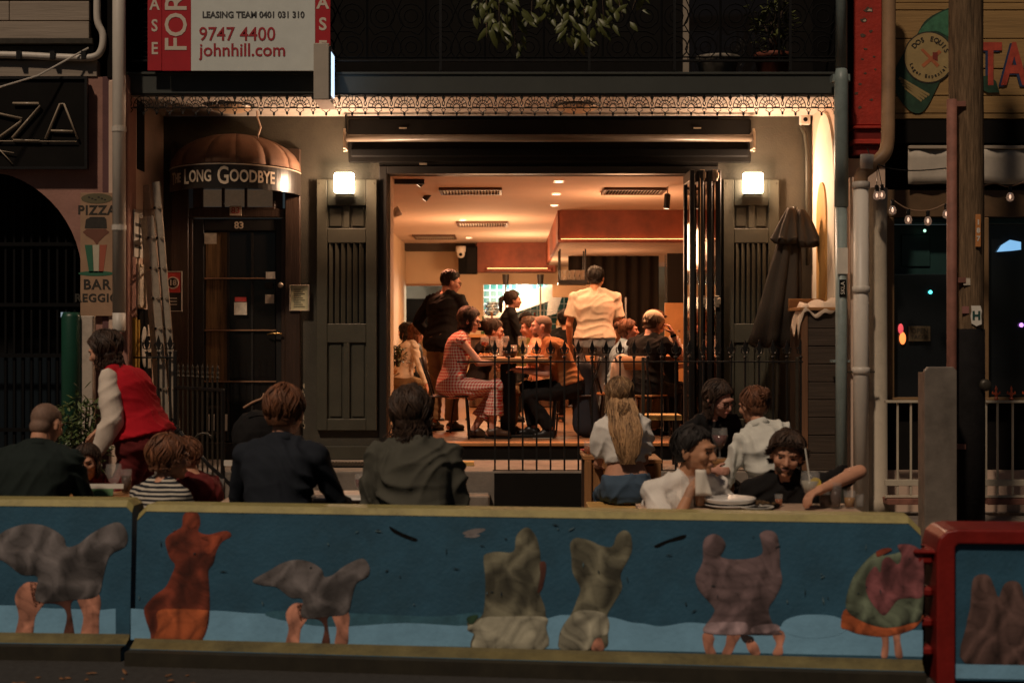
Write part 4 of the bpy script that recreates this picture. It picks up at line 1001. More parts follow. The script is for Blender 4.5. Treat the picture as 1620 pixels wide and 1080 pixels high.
# ============================================================ interior of the bistro
FZ = .652
YB = 25.0
fl_ = tag(boxo('interior_floor', M['floor'], None, -1.9, 3.0, YF+.1, YB, .6, .64), 'warm timber floor inside the bistro', kind='structure')
for i in range(28):
    boxo('floorboard', M['floor'], fl_, -1.88, 2.98, YF+.101+i*.09, YF+.101+i*.09+.087, .6405, FZ+rnd.uniform(-.001,.0015))
def ibox(name, m, x0, x1, y0, y1, z0, z1, bevel=0, label=None): return tbox(name, m, x0, x1, y0, y1, z0, z1, bevel, label)
ibox('interior_wall', M['beige'], -1.95, -1.86, YF+.26, YB, .64, 3.4)
ibox('interior_wall', M['beige'], 3.0, 3.1, YF+.31, 30, .64, 3.4)
ibox('interior_ceiling', M['ceil'], -1.95, 3.1, YF+.26, 30, 3.30, 3.4)
# back wall with pass window (left) and kitchen opening
def bx(px, Y=YB): return ax(px, Y)
def bz(py, Y=YB): return az(py, Y)
ibox('interior_wall', M['beige'], bx(560), bx(624), YB, YB+.1, .64, 3.3)
ibox('interior_wall', M['beige'], bx(624)+.001, bx(722), YB, YB+.1, bz(452), 3.3)
ibox('interior_wall', M['beige'], bx(722)+.001, bx(763), YB, YB+.1, .64, 3.3)
ibox('interior_wall', M['beige'], bx(624)+.001, bx(722), YB, YB+.1, .64, bz(600))
fw = mat('frame_brown', (.28,.13,.06), rough=.5)
ibox('pass_window_frame', fw, bx(621), bx(722), YB-.03, YB-.001, bz(452), bz(449)); ibox('pass_window_frame', fw, bx(620), bx(624), YB-.03, YB-.001, bz(600), bz(452.2))
ibox('bulkhead', mat('dark_bulkhead',(.05,.035,.025)), bx(600), bx(752), YB-.35, YB-.01, bz(398), 3.299)
ibox('kitchen_wall', mat('grey_room',(.16,.14,.11),rough=.6), -3, 3.0, YB+2.4, YB+2.5, .64, 3.3)
ibox('hatch_interior', M['darkmatt'], bx(630), bx(722), YB+1.0, YB+1.02, bz(540), bz(470)); ibox('hatch_panel', M['timber'], bx(628), bx(720), YB+.9, YB+.95, .7, bz(515))
ibox('hatch_light', mat('cool_strip',(.8,.85,.9),var=0,emit=(.8,.85,.95),es=1.3), bx(626), bx(629), YB+.3, YB+.32, bz(600), bz(460))
# red brown bulkheads: front block and long block
YK = 18.07
xb = ax(885, YK)
ibox('bulkhead', M['rust'], xb, 3.0, YK, YK+.05, az(376,YK), 3.299, .004)
ibox('bulkhead_lip', M['rust'], xb-.02, 3.0, YK-.06, YK-.001, az(384,YK), az(379,YK), .004)
ibox('led_strip', mat('led_warm',(1,.5,.25),var=0,emit=(1,.36,.12),es=4.5), xb+.02, 3.0, YK-.04, YK-.02, az(378.6,YK), az(377.8,YK))
ibox('bulkhead_side', M['rust'], xb-.02, xb+.02, YK+.051, 24.6, az(384,YK)+.02, 3.299)
ibox('bulkhead_underside', M['ceil'], xb+.021, 3.0, YK+.051, 24.9, az(381,YK), az(381,YK)+.03)
YJ = 24.4
ibox('bulkhead', M['rust'], ax(754,YJ), ax(879,YJ), YJ, YJ+.5, az(430,YJ), 3.299, .004)
ibox('bulkhead_lip', M['rust'], ax(770,YJ), ax(872,YJ), YJ-.15, YJ-.001, az(430,YJ), az(426,YJ), .004)
ibox('led_strip', mat('led_warm',(0,0,0)), ax(771,YJ), ax(866,YJ), YJ-.13, YJ-.1, az(425.4,YJ), az(424.4,YJ))
# speaker and cctv
t = thing('wall_speaker', 'tall black loudspeaker mounted under the dark bulkhead', 'speaker', at(740,433,24.2))
boxo('cabinet', M['black'], t, -.16, .16, 0, .25, 0, .47, .01); boxo('grille', M['tar'], t, -.02, .14, -.012, -.001, .02, .44)
t = thing('security_camera', 'white dome security camera hanging beside the black speaker', 'camera', at(729,399,24.2))
MB().lathe([(.0,-.1),(.05,-.085),(.07,-.04),(.07,.0),(.085,.01),(.085,.1)], n=16).build('housing', M['white'], t, smooth=True); MB().ell((0,-.06,-.04), .03,.02,.03).build('camera_lens', M['black'], t)
# air vents
vm = mat('vent_brown', (.10,.05,.03), rough=.5)
def vent(px, py, Y, lab, wd=.62, dp_=.55):
    t = thing('air_vent', lab, 'vent', (ax(px,Y), Y, 3.30))
    f = MB().box(-wd/2-.03,-wd/2,-dp_/2,dp_/2,-.03,-.001).box(wd/2,wd/2+.03,-dp_/2,dp_/2,-.03,-.001).box(-wd/2,wd/2,-dp_/2,-dp_/2+.04,-.03,-.001).box(-wd/2,wd/2,dp_/2-.04,dp_/2,-.03,-.001)
    f.build('frame', vm, t); boxo('duct', M['black'], t, -wd/2, wd/2, -dp_/2+.04, dp_/2-.04, -.004, -.001)
    for k in range(18):
        MB().obox((-wd/2+.02+k*wd/18, 0, -.016), .004, dp_-.09, .028, Matrix.Rotation(R(35),3,'Y')).build('louvre', M['alu'], t)
vent(745, 299, 15.6, 'ceiling air vent with fins nearest the two left spotlights')
vent(1002, 298, 15.6, 'ceiling air vent on the right side of the bistro ceiling')
vent(763, 355, 20.2, 'middle ceiling air vent further back on the left', .66, .7)
vent(688, 376, 22.9, 'rear left ceiling air vent near the back wall', .62, .8)
# downlights
de = mat('downlight_emitter', (1,.8,.6), var=0, emit=(1,.68,.45), es=9)
dls = ((884,284,14.7,'closest downlight in the row near the bulkhead'),(880,306,16.0,'second downlight in the row near the bulkhead'),(877,325,17.4,'third downlight just before the red bulkhead'),(732,347,19.6,'downlight above the middle air vent'),(742,376,23.2,'rearmost downlight near the back bulkhead'))
for px, py, Y, lab in dls:
    t = thing('downlight', lab, 'downlight', (ax(px,Y), Y, 3.30))
    MB().lathe([(.062,-.012),(.055,-.014),(.05,-.004)], n=20, cap=False).build('trim', M['white'], t); MB().lathe([(.049,-.008),(.049,-.005)], n=20).build('bulb', de, t)
# spotlights on tracks
sp = mat('spot_black', (.02,.015,.012), rough=.4)
def spot(px, py, Y, tilt, lab):
    t = thing('spotlight', lab, 'spotlight', at(px, py-22, Y), group='black ceiling spotlights')
    MB().tube([(0,0,3.3-t.location.z),(0,0,0)], .008, 6).build('stem', M['alu'], t)
    q = Matrix.Rotation(R(tilt), 3, 'Y')
    MB().lathe([(.03,-.15),(.034,-.14),(.034,0),(.02,.012)], n=16).xf(lambda v: q @ v).build('lamp_head', sp, t, smooth=False)
    MB().lathe([(.027,-.1512),(.027,-.1505)], n=16).xf(lambda v: q @ v).build('lens', mat('spot_lens',(1,.8,.6),emit=(1,.7,.45),es=3), t)
spot(676,298,14.9,38,'upper left black spotlight hanging near the opening'); spot(684,322,16.2,38,'lower left black spotlight hanging behind the first'); spot(1056,330,15.2,4,'black spotlight hanging at the right by the folding doors')
boxo_t = tag(boxo('light_track', sp, None, ax(625,14.6), ax(672,14.6), 14.5, 14.56, 3.25, 3.299), 'black lighting track stub at the top left of the ceiling', 'track')
t = thing('wall_spotlight', 'white round wall spotlight at the left edge of the opening', 'spotlight', at(620,340,15.2))
MB().lathe([(.0,0),(.04,.01),(.055,.09),(.05,.1)], n=16).xf(lambda v: Matrix.Rotation(R(60),3,'Y') @ v).build('lamp_head', M['white'], t, smooth=True)
# hanging glass rack
gr = thing('glass_rack', 'black hanging shelf packed with upturned glasses over the bar', 'rack', at(906,447,19.0))
for dx in (-.17, .17):
    for dy in (-.0, .5): boxo('hanger', sp, gr, dx-.01, dx+.01, dy-.01, dy+.01, 0, 2.86-gr.location.z if 2.86-gr.location.z > .1 else .34)
boxo('shelf', sp, gr, -.19, .19, -.02, .52, -.02, 0); boxo('front_rail', sp, gr, -.19, .19, -.02, -.01, .001, .035)
gm_ = MB().lathe([(.02,0),(.026,.01),(.03,.08)], n=10, cap=False).mesh('stacked_glass', True); gm_.materials.append(mat('glass_stack',(.9,.8,.7),rough=.12,var=.2,alpha=.6,spec=1))
for i in range(5):
    for j in range(4):
        for k in range(2):
            o = bpy.data.objects.new('stacked_glass', gm_); C.objects.link(o); o.parent = gr; o.location = (-.14+i*.07, .04+j*.1, .003+k*.085)
# wooden beam sign under rack
ibox('bar_lintel', M['beige'], ax(874,20), ax(940,20), 20, 20.1, az(470,20), az(450,20)); 
# kitchen: tiled wall, hood, shelf, posts
tw = thing('kitchen_tile_wall', 'dark teal square tiled kitchen wall with pale grout', 'tiled wall', (ax(850,26.5), 26.5, .65))
tx0 = ax(765,26.5)-ax(850,26.5); tx1 = ax(905,26.5)-ax(850,26.5)
boxo('grout', M['grout'], tw, tx0, tx1, 0, .1, 0, 2.2)
tmx = MB().box(-.052,.052,-.006,-.001,-.052,.052).mesh('tile'); tmx.materials.append(M['tealtile'])
nx = int((tx1-tx0)/.125)
zz0 = az(560,26.5)-.65
for i in range(nx):
    for j in range(14):
        o = bpy.data.objects.new('tile', tmx); C.objects.link(o); o.parent = tw; o.location = (tx0+.0625+i*.125, 0, zz0+j*.125)
hd = thing('range_hood', 'slanted stainless range hood in front of the tiled wall', 'range hood', at(765,500,25.6))
a = Vector((0,0,.0)); 
o0 = hd.location.copy()
MB().prism([((p-o0).x, (p-o0).z) for p in (at(762,512,25.6), at(872,475,25.6), at(874,448,25.6), at(762,492,25.6))], 0, .6).build('hood', M['steel'], hd)
MB().prism([((p-o0).x, (p-o0).z) for p in (at(865,500,25.6), at(880,496,25.6), at(900,438,25.6), at(872,436,25.6))], .05, .5).build('duct', M['steel'], hd)
ibox('kitchen_opening_header', M['beige'], bx(764), bx(900), YB, YB+.1, bz(450), 3.29); ibox('kitchen_side', M['beige'], bx(760), bx(765), YB-.02, YB+.1, .64, 3.0)
t = thing('kitchen_shelf', 'steel kitchen shelf with stacked bowls left of the server', 'shelf', at(782,530,25.3))
boxo('shelf', M['steel'], t, -.2, .35, 0, .3, 0, .03)
for k in range(4): MB().lathe([(.06,0),(.12,.05),(.13,.09)], n=14).build('bowl', M['steel'], t, smooth=True).location = (-.05+.03*(k % 2), .1, .35+k*.05)
boxo('shelf', M['steel'], t, -.2, .35, 0, .3, .31, .34)
for px, lab in ((800,'black rod and lamp over the pass, left one'),(855,'black rod and lamp over the pass, right one')):
    t = thing('heat_lamp', lab, 'lamp', at(px, 434, 24.0))
    MB().lathe([(.045,-.0),(.06,.0),(.045,-.17),(.04,-.17)], n=12).build('lamp_shade', sp, t); MB().tube([(0,0,-.171),(0,0,-1.0)], .016, 6).build('rod', M['steel'], t); 
# curtain at the right, lit slot on top, dark column and panel
cu = thing('black_curtain', 'black curtain wall at the back right of the bistro', 'curtain', (ax(905,21.5), 21.5, .65))
mb = MB(); vs = []; n = 60; x1 = ax(1052,21.5)-ax(905,21.5)-.05
for i in range(n+1):
    x = i/n*x1; y = .03*math.sin(i*.8)+.02*math.sin(i*.31)
    vs += [(x-.05,y,0),(x-.05 + (.0),y,az(397,21.5)-.65)]
mb.add(vs, [(2*i,2*i+2,2*i+3,2*i+1) for i in range(n)])
o = mb.build('curtain', cloth('curtain_black', (.028,.022,.018), nscale=4), cu, smooth=True); sm_ = o.modifiers.new('s','SOLIDIFY'); sm_.thickness = .01
ibox('light_slot', mat('slot_light',(.9,.8,.7),var=.1,emit=(1,.80,.60),es=1.1), ax(938,21.8), ax(1050,21.8), 21.8, 21.85, az(399,21.8), az(391,21.8))
for a_, b_, c_, lab in ((990,470,560,''),(1053,395,620,''),(1074,400,440,'')):
    ibox('metal_trim', M['steel'], ax(a_,21.2)-.012, ax(a_,21.2)+.012, 21.2, 21.22, az(c_,21.2), az(b_,21.2))
ibox('interior_wall', M['dark'], ax(1056,20), 3.0, 20.0, 20.1, .64, 2.86)
ibox('counter_panel', mat('orange_ply',(.50,.24,.09),rough=.6), ax(1052,17), ax(1085,17), 17, 17.05, .64, az(479,17))
# bistro tables
def table(px0, px1, py, Y0, Y1, lab, m=None, legx=None):
    z = az(py, Y0); x0, x1 = ax(px0,Y0), ax(px1,Y0)
    t = thing('bistro_table', lab, 'table', ((x0+x1)/2, (Y0+Y1)/2, FZ))
    hw = (x1-x0)/2; hd_ = (Y1-Y0)/2; h = z-FZ
    boxo('table_top', m or M['timber'], t, -hw, hw, -hd_, hd_, h-.055, h, .008)
    boxo('pedestal', M['iron'], t, -.09, .07, -.06, .06, .03, h-.056); boxo('foot', M['iron'], t, -.26, .26, -.2, .2, 0, .029, .006)
    return t, z
t1, z1 = table(742, 868, 566, 14.4, 15.3, 'timber topped bistro table between gingham woman and bald man')
t2, z2 = table(1046, 1092, 563, 14.9, 15.7, 'timber table at the right beside the folding doors')
t3, z3 = table(600, 650, 585, 17.5, 18.3, 'timber table glimpsed at the far left inside')
# glassware helper (shared meshes)
GL = {}
def gmesh(kind):
    if kind in GL: return GL[kind]
    if kind == 'wine':
        pr_ = [(.034,0),(.033,.003),(.005,.008),(.004,.075),(.012,.085),(.033,.105),(.038,.135),(.033,.175),(.0315,.175),(.036,.135),(.031,.107),(.004,.090)]
    elif kind == 'tumbler':
        pr_ = [(.028,0),(.034,.10),(.0325,.10),(.027,.006),(.004,.005)]
    elif kind == 'tall':
        pr_ = [(.028,0),(.033,.15),(.0315,.15),(.027,.008),(.004,.006)]
    elif kind == 'goblet':
        pr_ = [(.036,0),(.035,.004),(.006,.010),(.006,.05),(.03,.075),(.052,.13),(.045,.185),(.0435,.185),(.050,.13),(.029,.078),(.004,.06)]
    m_ = MB().lathe(pr_, n=18, cap=True).mesh(kind, True); m_.materials.append(M['tumbler']); GL[kind] = m_
    return m_
def glass(kind, loc, lab, fill=None, col=None, grp=None, s_=1.0):
    o = bpy.data.objects.new({'wine':'wine_glass','tumbler':'tumbler','tall':'highball_glass','goblet':'cocktail_glass'}[kind], gmesh(kind)); C.objects.link(o)
    o.location = loc; o.scale = (s_,)*3; tag(o, lab, 'glass', grp)
    if fill and fill != 'water':
        rr_2 = {'wine':(.028,.095,.036,.125),'tumbler':(.0265,.008,.030,.06),'tall':(.0265,.01,.030,.11),'goblet':(.028,.08,.046,.14)}[kind]
        MB().lathe([(.004,rr_2[1]-.004),(rr_2[0],rr_2[1]),(rr_2[2],rr_2[3]),(.002,rr_2[3])], n=16).build('drink', mat('drink_'+fill, col, rough=.1, var=0, trans=.3), o, smooth=True)
    return o
def plate(loc, r_, lab, m=None, cat='plate', name='plate'):
    o = MB().lathe([(r_*.6,0),(r_*.62,.004),(r_,.018),(r_*.99,.022),(r_*.6,.009),(.01,.008)], n=28).build(name, m or M['porcelain'], smooth=True); o.location = loc; return tag(o, lab, cat)
def bowl(loc, r_, lab, m=None):
    o = MB().lathe([(r_*.5,0),(r_*.85,.03),(r_,.07),(r_*.97,.07),(r_*.8,.033),(.01,.01)], n=24).build('bowl', m or M['porcelain'], smooth=True); o.location = loc; return tag(o, lab, 'bowl')
glist = [('wine',782,14.6,'wine glass nearest the gingham woman on her table','water',(.6,.5,.4)),('wine',799,14.8,'wine glass behind the salad bowl','water',(.6,.5,.4)),('wine',826,14.7,'tall clear wine glass in the middle of the table',None,None),('tumbler',812,15.1,'short tumbler at the back of the bistro table','water',(.6,.5,.4)),('tumbler',845,14.9,'short tumbler beside the bald man forearms','beer',(.5,.2,.05)),('wine',767,15.1,'wine glass in front of the woman with spectacles','red',(.15,.01,.01)),('tumbler',836,15.2,'small tumbler behind the tall clear wine glass','water',(.6,.5,.4)),('tall',790,15.2,'tall glass beyond the gingham woman hand','water',(.6,.5,.4))]
for k_, px, Y, lab, f, c in glist: glass(k_, (ax(px,Y), Y, z1+.001), lab, f, c, s_=1.25)
bowl((ax(807,14.6), 14.55, z1+.001), .085, 'dark bowl of salad near the front edge of the bistro table', M['brown'])
plate((ax(768,14.6), 14.6, z1+.001), .12, 'white plate of food in front of the gingham woman'); plate((ax(845,14.6), 14.55, z1+.001), .11, 'white plate in front of the bald man')
for k in range(7):
    px, Y = ((770,14.62),(772,14.6),(764,14.58),(807,14.55),(803,14.53),(811,14.56),(846,14.56))[k]
food = MB(); rr = random.Random(2)
for px in (768, 845):
    for k in range(14): food.ell((ax(px,14.6)+rr.uniform(-.06,.06), 14.58+rr.uniform(-.05,.05), z1+.025+rr.uniform(0,.015)), .018,.014,.012, nu=6, nv=4)
tag(food.build('food_pieces', mat('food_golden',(.5,.2,.06),var=.5,nscale=30)), 'golden pieces of food on the bistro plates', 'food', kind='stuff')
for i, (px, Y) in enumerate(((1068,15.1),(1076,15.2),(1072,15.4),(1064,15.5))):
    glass(('wine','tumbler','tall','wine')[i], (ax(px,Y), Y, z2+.001), ('clear wine glass','short tumbler','tall glass','far wine glass')[i]+' on the right table by the folding doors', 'water', (.6,.5,.4), s_=1.2)
t = thing('salt_bottle', 'tall clear bottle on the right table by the folding doors', 'bottle', (ax(1074,15.0), 15.0, z2+.001))
MB().lathe([(.03,0),(.032,.01),(.032,.14),(.012,.19),(.012,.25)], n=14).build('glass_body', M['tumbler'], t, smooth=True); MB().lathe([(.014,.251),(.014,.27)], n=10).build('cap', M['alu'], t)
# bistro chairs
def chair(X_, Y_, rz, lab, m=None, gz=FZ):
    t = thing('cafe_chair', lab, 'chair', (X_, Y_, gz), rz, group='dark metal framed chairs inside the bistro')
    m = m or M['brown']
    MB().box(-.2,.2,-.2,.2,.425,.445).build('seat', m, t, bevel=.01, seg=2)
    vs = MB()
    for i in range(7):
        pass
    rings = []
    mb = MB(); vv = []
    for j in range(2):
        for i in range(9):
            a = (i/8-.5)*1.1; vv.append((.30*math.sin(a)*1.2, -.2-.06*math.cos(a)-.02*j, .70+j*.14))
    mb.add(vv, [(i,i+1,i+10,i+9) for i in range(8)])
    o = mb.build('backrest', m, t, smooth=True); s_ = o.modifiers.new('s','SOLIDIFY'); s_.thickness = .012
    for sx in (-1,1):
        MB().tube([(sx*.17,.17,.425),(sx*.19,.2,0)], .011, 8).build('leg', M['iron'], t)
        MB().tube([(sx*.18,-.30,.83),(sx*.17,-.22,.6),(sx*.17,-.17,.425),(sx*.19,-.22,0)], .011, 8).build('leg', M['iron'], t, smooth=True)
    MB().tube([(-.17,.17,.2),(.17,.17,.2)], .008, 6).tube([(-.18,-.19,.2),(.18,-.19,.2)], .008, 6).build('stretcher', M['iron'], t)
    return t
chair(ax(712,14.65), 14.65, R(-90), 'cafe chair under the woman in red gingham')
chair(ax(905,14.8), 14.8, R(90), 'cafe chair under the bald man in brown')
chair(ax(905,15.5), 15.5, R(80), 'cafe chair behind the bald man, deeper inside')
chair(ax(1020,14.85), 14.85, R(-35), 'cafe chair under the person in the cap', M['timber'])
chair(ax(972,15.1), 15.15, R(-80), 'cafe chair under the woman with a hair bun', M['timber'])
chair(ax(745,15.6), 15.6, R(-90), 'cafe chair under the woman with spectacles')
# coat over the bun woman's chair
mb = MB().caps((0,0,.0),(.03,0,-.42), .10, .13, 12).caps((-.06,.02,-.02),(-.08,.02,-.3), .06,.07, 10)
o = mb.build('pale_coat', cloth('coat_cream', (.60,.48,.38)), smooth=True); o.location = at(985,575,14.75); o.scale = (1,.6,1); tag(o, 'pale cream coat hanging over a chair back behind the fence', 'coat')
mb = MB().caps((0,0,0),(.02,0,-.55), .09, .15, 12)
o = mb.build('dark_coat', cloth('coat_navy', (.03,.032,.04)), smooth=True); o.location = at(925,585,14.7); o.scale = (1,.6,1); tag(o, 'dark jacket hanging off the chair behind the bald man', 'coat')
# plant on left table
bush('table_plant', 'leafy bouquet at the far left inside the opening', 'plant', at(628,580,16.2), .10, .12, 90, .08, .04, M['leaf'], seed=5)
# interior lamps: spots in the visible fittings, point lights added without one
def point_fill(loc, e, col=(1,.5,.22), r_=.1, name='interior_fill_light'):
    l = bpy.data.lights.new(name, 'POINT'); l.energy = e; l.color = col; l.shadow_soft_size = r_
    o = bpy.data.objects.new(name, l); C.objects.link(o); o.location = loc
def slamp(loc, aim, e, col, ang=70, r_=.05, name='interior_spot_light'):
    l = bpy.data.lights.new(name, 'SPOT'); l.energy = e; l.color = col; l.spot_size = R(ang); l.spot_blend = .6; l.shadow_soft_size = r_
    o = bpy.data.objects.new(name, l); C.objects.link(o); o.location = loc
    o.rotation_euler = (Vector(aim)-Vector(loc)).to_track_quat('-Z', 'Y').to_euler()
for px, py, Y, lab in dls: slamp((ax(px,Y), Y, 3.26), (ax(px,Y), Y, 0), 120, (1,.54,.27), 130)
slamp((ax(676,14.9), 14.9, 3.0), (ax(780,14.6), 14.6, 1.4), 150, (1,.32,.16), 70)
slamp((ax(684,16.2), 16.1, 2.9), (ax(840,14.8), 14.8, 1.5), 150, (1,.36,.18), 70)
slamp((ax(1056,15.2), 15.2, 2.85), (ax(1010,14.9), 14.9, 1.3), 150, (1,.40,.2), 80)
slamp((ax(884,14.7), 14.6, 3.2), (ax(860,14.8), 14.9, 1.4), 90, (1,.46,.24), 90)
point_fill((-.4, 19.5, 2.6), 90, (1,.54,.27), .3); point_fill((1.3, 16.0, 2.7), 55, (1,.5,.25), .3); point_fill((0.2, 22.5, 2.5), 90, (1,.58,.3), .3)  # added fill lights, hanging free of any fitting
point_fill((.25, 25.9, 2.6), 190, (.85,.95,.85), .1)
point_fill((1.4, 20.2, 2.3), 14, (1,.5,.25), .2)
point_fill((-1.2, 26.0, 2.4), 6, (.9,.95,1), .1)

# bar counter with bottles across the back of the room
bc = thing('bar_counter', 'dark timber bar counter across the back of the bistro', 'counter', (0.3, 21.0, FZ))
boxo('front', wood('bar_front',(.09,.04,.02),'z'), bc, ax(742,21)-.3, ax(900,21)-.3, 0, .5, 0, 1.02, .01); boxo('counter_top', M['timber'], bc, ax(740,21)-.3, ax(902,21)-.3, -.06, .55, 1.021, 1.07, .008)
for k in range(9): boxo('front_batten', M['brown'], bc, ax(742,21)-.3+.05+k*.16, ax(742,21)-.3+.09+k*.16, -.02, -.001, .05, .98)
bcol = [(.03,.08,.03),(.25,.10,.03),(.5,.45,.35),(.10,.03,.02),(.35,.2,.05)]
rr = random.Random(31)
def bottle(loc, c, lab, s_=1.0):
    o = MB().lathe([(.033,0),(.036,.01),(.036,.17),(.014,.22),(.013,.28),(.016,.282),(.016,.30),(.005,.30)], n=12).build('bottle', mat('bottle_%d' % int(c[0]*1000), c, rough=.1, var=0, spec=.8), smooth=True); o.location = loc; o.scale = (s_,)*3
    MB().lathe([(.0365,.05),(.0365,.12)], n=12, cap=False).build('label', M['paper'], o)
    return tag(o, lab, 'bottle', 'bottles lined up on the bar counter')
for k, (px, nm) in enumerate(((764,'dark green bottle on the bar counter behind the waitress'),(778,'brown bottle beside the green one on the bar counter'),(818,'pale bottle on the bar counter right of the waitress'),(846,'dark red bottle on the bar counter behind the bald man'),(884,'amber bottle at the right end of the bar counter'))):
    bottle((ax(px,21.1), 21.1+rr.uniform(0,.2), FZ+1.072), bcol[k], nm, rr.uniform(.85,1.15))
# banquette in front of the right wall and its cushions
bq = thing('banquette', 'dark padded banquette along the right side of the bistro', 'bench', (2.2, 17.6, FZ))
boxo('base', M['brown'], bq, -.75, .75, 0, .5, 0, .42, .01); boxo('seat_pad', cloth('oxblood_pad', (.12,.03,.02)), bq, -.75, .75, -.02, .45, .421, .50, .02); boxo('back_pad', cloth('oxblood_pad', (0,0,0)), bq, -.75, .75, .451, .55, .42, 1.0, .02)
# ============================================================ people
def remesh(mb, voxel, smooth=3, fold=None, seed=0):
    me = mb.mesh('tmp'); o = bpy.data.objects.new('tmp', me); C.objects.link(o)
    r_ = o.modifiers.new('r', 'REMESH'); r_.mode = 'VOXEL'; r_.voxel_size = voxel; r_.use_smooth_shade = True
    if smooth:
        s_ = o.modifiers.new('s', 'SMOOTH'); s_.factor = .5; s_.iterations = smooth
    bpy.context.view_layer.update()
    me2 = bpy.data.meshes.new_from_object(o.evaluated_get(bpy.context.evaluated_depsgraph_get()))
    bpy.data.objects.remove(o); bpy.data.meshes.remove(me)
    n = len(me2.vertices)
    if fold and n:
        co = np.empty(n*3, dtype=np.float32); me2.vertices.foreach_get('co', co); co = co.reshape(-1, 3)
        no = np.empty(n*3, dtype=np.float32); me2.vertex_normals.foreach_get('vector', no); no = no.reshape(-1, 3)
        amp, freq = fold[0], fold[1]
        x, y, z = co[:,0], co[:,1], co[:,2]; s1 = seed*1.7
        wx = x+.05*np.sin(9*z+s1)+.03*np.sin(17*y+2*s1); wz = z+.06*np.sin(8*x+s1)+.04*np.sin(13*y+s1*3)
        wx = wx+.045*np.sin(15*wz+11*y+s1)+.03*np.sin(23*x-9*z); wz = wz+.05*np.sin(12*wx-9*y+s1); a = np.sin(freq*(wz*.9+wx*.55)+3*s1); b = np.sin(freq*.8*(wz*.7-wx*.8)+s1); c = np.sin(freq*1.9*(wz+.4*wx)+5*s1)
        msk = .5+.5*np.sin(7*x+5*z+s1)*np.cos(6*y-4*z)
        d = (1-np.abs(a))**1.5*msk + (1-np.abs(b))**1.5*(1-msk)*.9 + .25*c*msk
        co = co + no*((d-.45)*amp)[:,None]
        me2.vertices.foreach_set('co', co.astype(np.float32).ravel()); me2.update()
    me2.polygons.foreach_set('use_smooth', [True]*len(me2.polygons))
    me2.materials.clear()
    return me2
def skin(name, c): return mat('skin_'+name, c, rough=.55, var=.08, nscale=30, bump=.1, bscale=260, spec=.35)
SK = dict(fair=skin('fair', (.58,.29,.18)), tan=skin('tan', (.50,.25,.14)), dark=skin('dark', (.16,.08,.05)), rosy=skin('rosy', (.58,.29,.21)))
def hairm(name, c, sc_=1):
    return mat('hair_'+name, c, rough=.6, var=.5, nscale=22, bump=.6, bscale=60, stretch=(1,1,.25), spec=.5)
HC_ = dict(black=(.016,.012,.010), brown=(.07,.035,.017), dbrown=(.035,.018,.010), blond=(.24,.14,.065), auburn=(.13,.05,.022))
HM = dict(black=hairm('black', (.016,.012,.010)), brown=hairm('brown', (.07,.035,.017)), dbrown=hairm('dark_brown', (.035,.018,.010)), blond=hairm('blonde', (.20,.11,.05)), auburn=hairm('auburn', (.13,.05,.022)), stubble=mat('hair_stubble', (.20,.12,.085), rough=.7, var=.2, nscale=60), grey=hairm('grey', (.16,.13,.11)))
def ik(a, t, l1, l2, pole):
    d = t-a; L = min(d.length, (l1+l2)*.998); d = d.normalized(); t = a+d*L
    x = (l1*l1-l2*l2+L*L)/(2*L); h = math.sqrt(max(0, l1*l1-x*x))
    p = pole-d*pole.dot(d); p = p.normalized() if p.length > 1e-6 else d.orthogonal()
    return a+d*x+p*h, t
def hand(mb, wr, dr, nm, side, curl=.5, k=1.0, spread=.2, point=0):
    """five fingers and a thumb growing from the wrist; nm is the direction the palm faces"""
    dr = dr.normalized(); nm = (nm-dr*nm.dot(dr)).normalized(); sd_ = dr.cross(nm)*side  # towards the thumb
    c = wr+dr*.045*k
    rot = Matrix((sd_, nm, dr)).transposed()
    mb.ell(c+dr*.012*k, .040*k, .017*k, .052*k, rot, nu=12, nv=8)
    mb.caps(wr-dr*.03*k, wr+dr*.03*k, .026*k, .027*k, 10)
    for i, (o_, L) in enumerate(((.028,.072),(.010,.080),(-.009,.075),(-.027,.060))):
        p = wr+dr*.088*k+sd_*o_*k; q = dr+sd_*o_*spread*10*.35; cc = curl*(1 if i >= 1 or not point else .1)
        ang = cc*.5
        r0 = .0095*k
        for s_, fr_ in enumerate((.45, .32, .23)):
            ang += cc*(.55 if s_ else .25)
            dd = (q.normalized()*math.cos(ang)+nm*math.sin(ang))
            p2 = p+dd*L*fr_*k; mb.caps(p, p2, r0, r0*.9, 8); p = p2; r0 *= .9
    p = wr+dr*.025*k+sd_*.026*k; q = (sd_*.8+dr*.7+nm*.35*(1+curl)).normalized()
    p2 = p+q*.042*k; mb.caps(p, p2, .0135*k, .011*k, 8); q2 = (dr*.8+sd_*.25+nm*.6*curl).normalized(); mb.caps(p2, p2+q2*.03*k, .011*k, .009*k, 8)
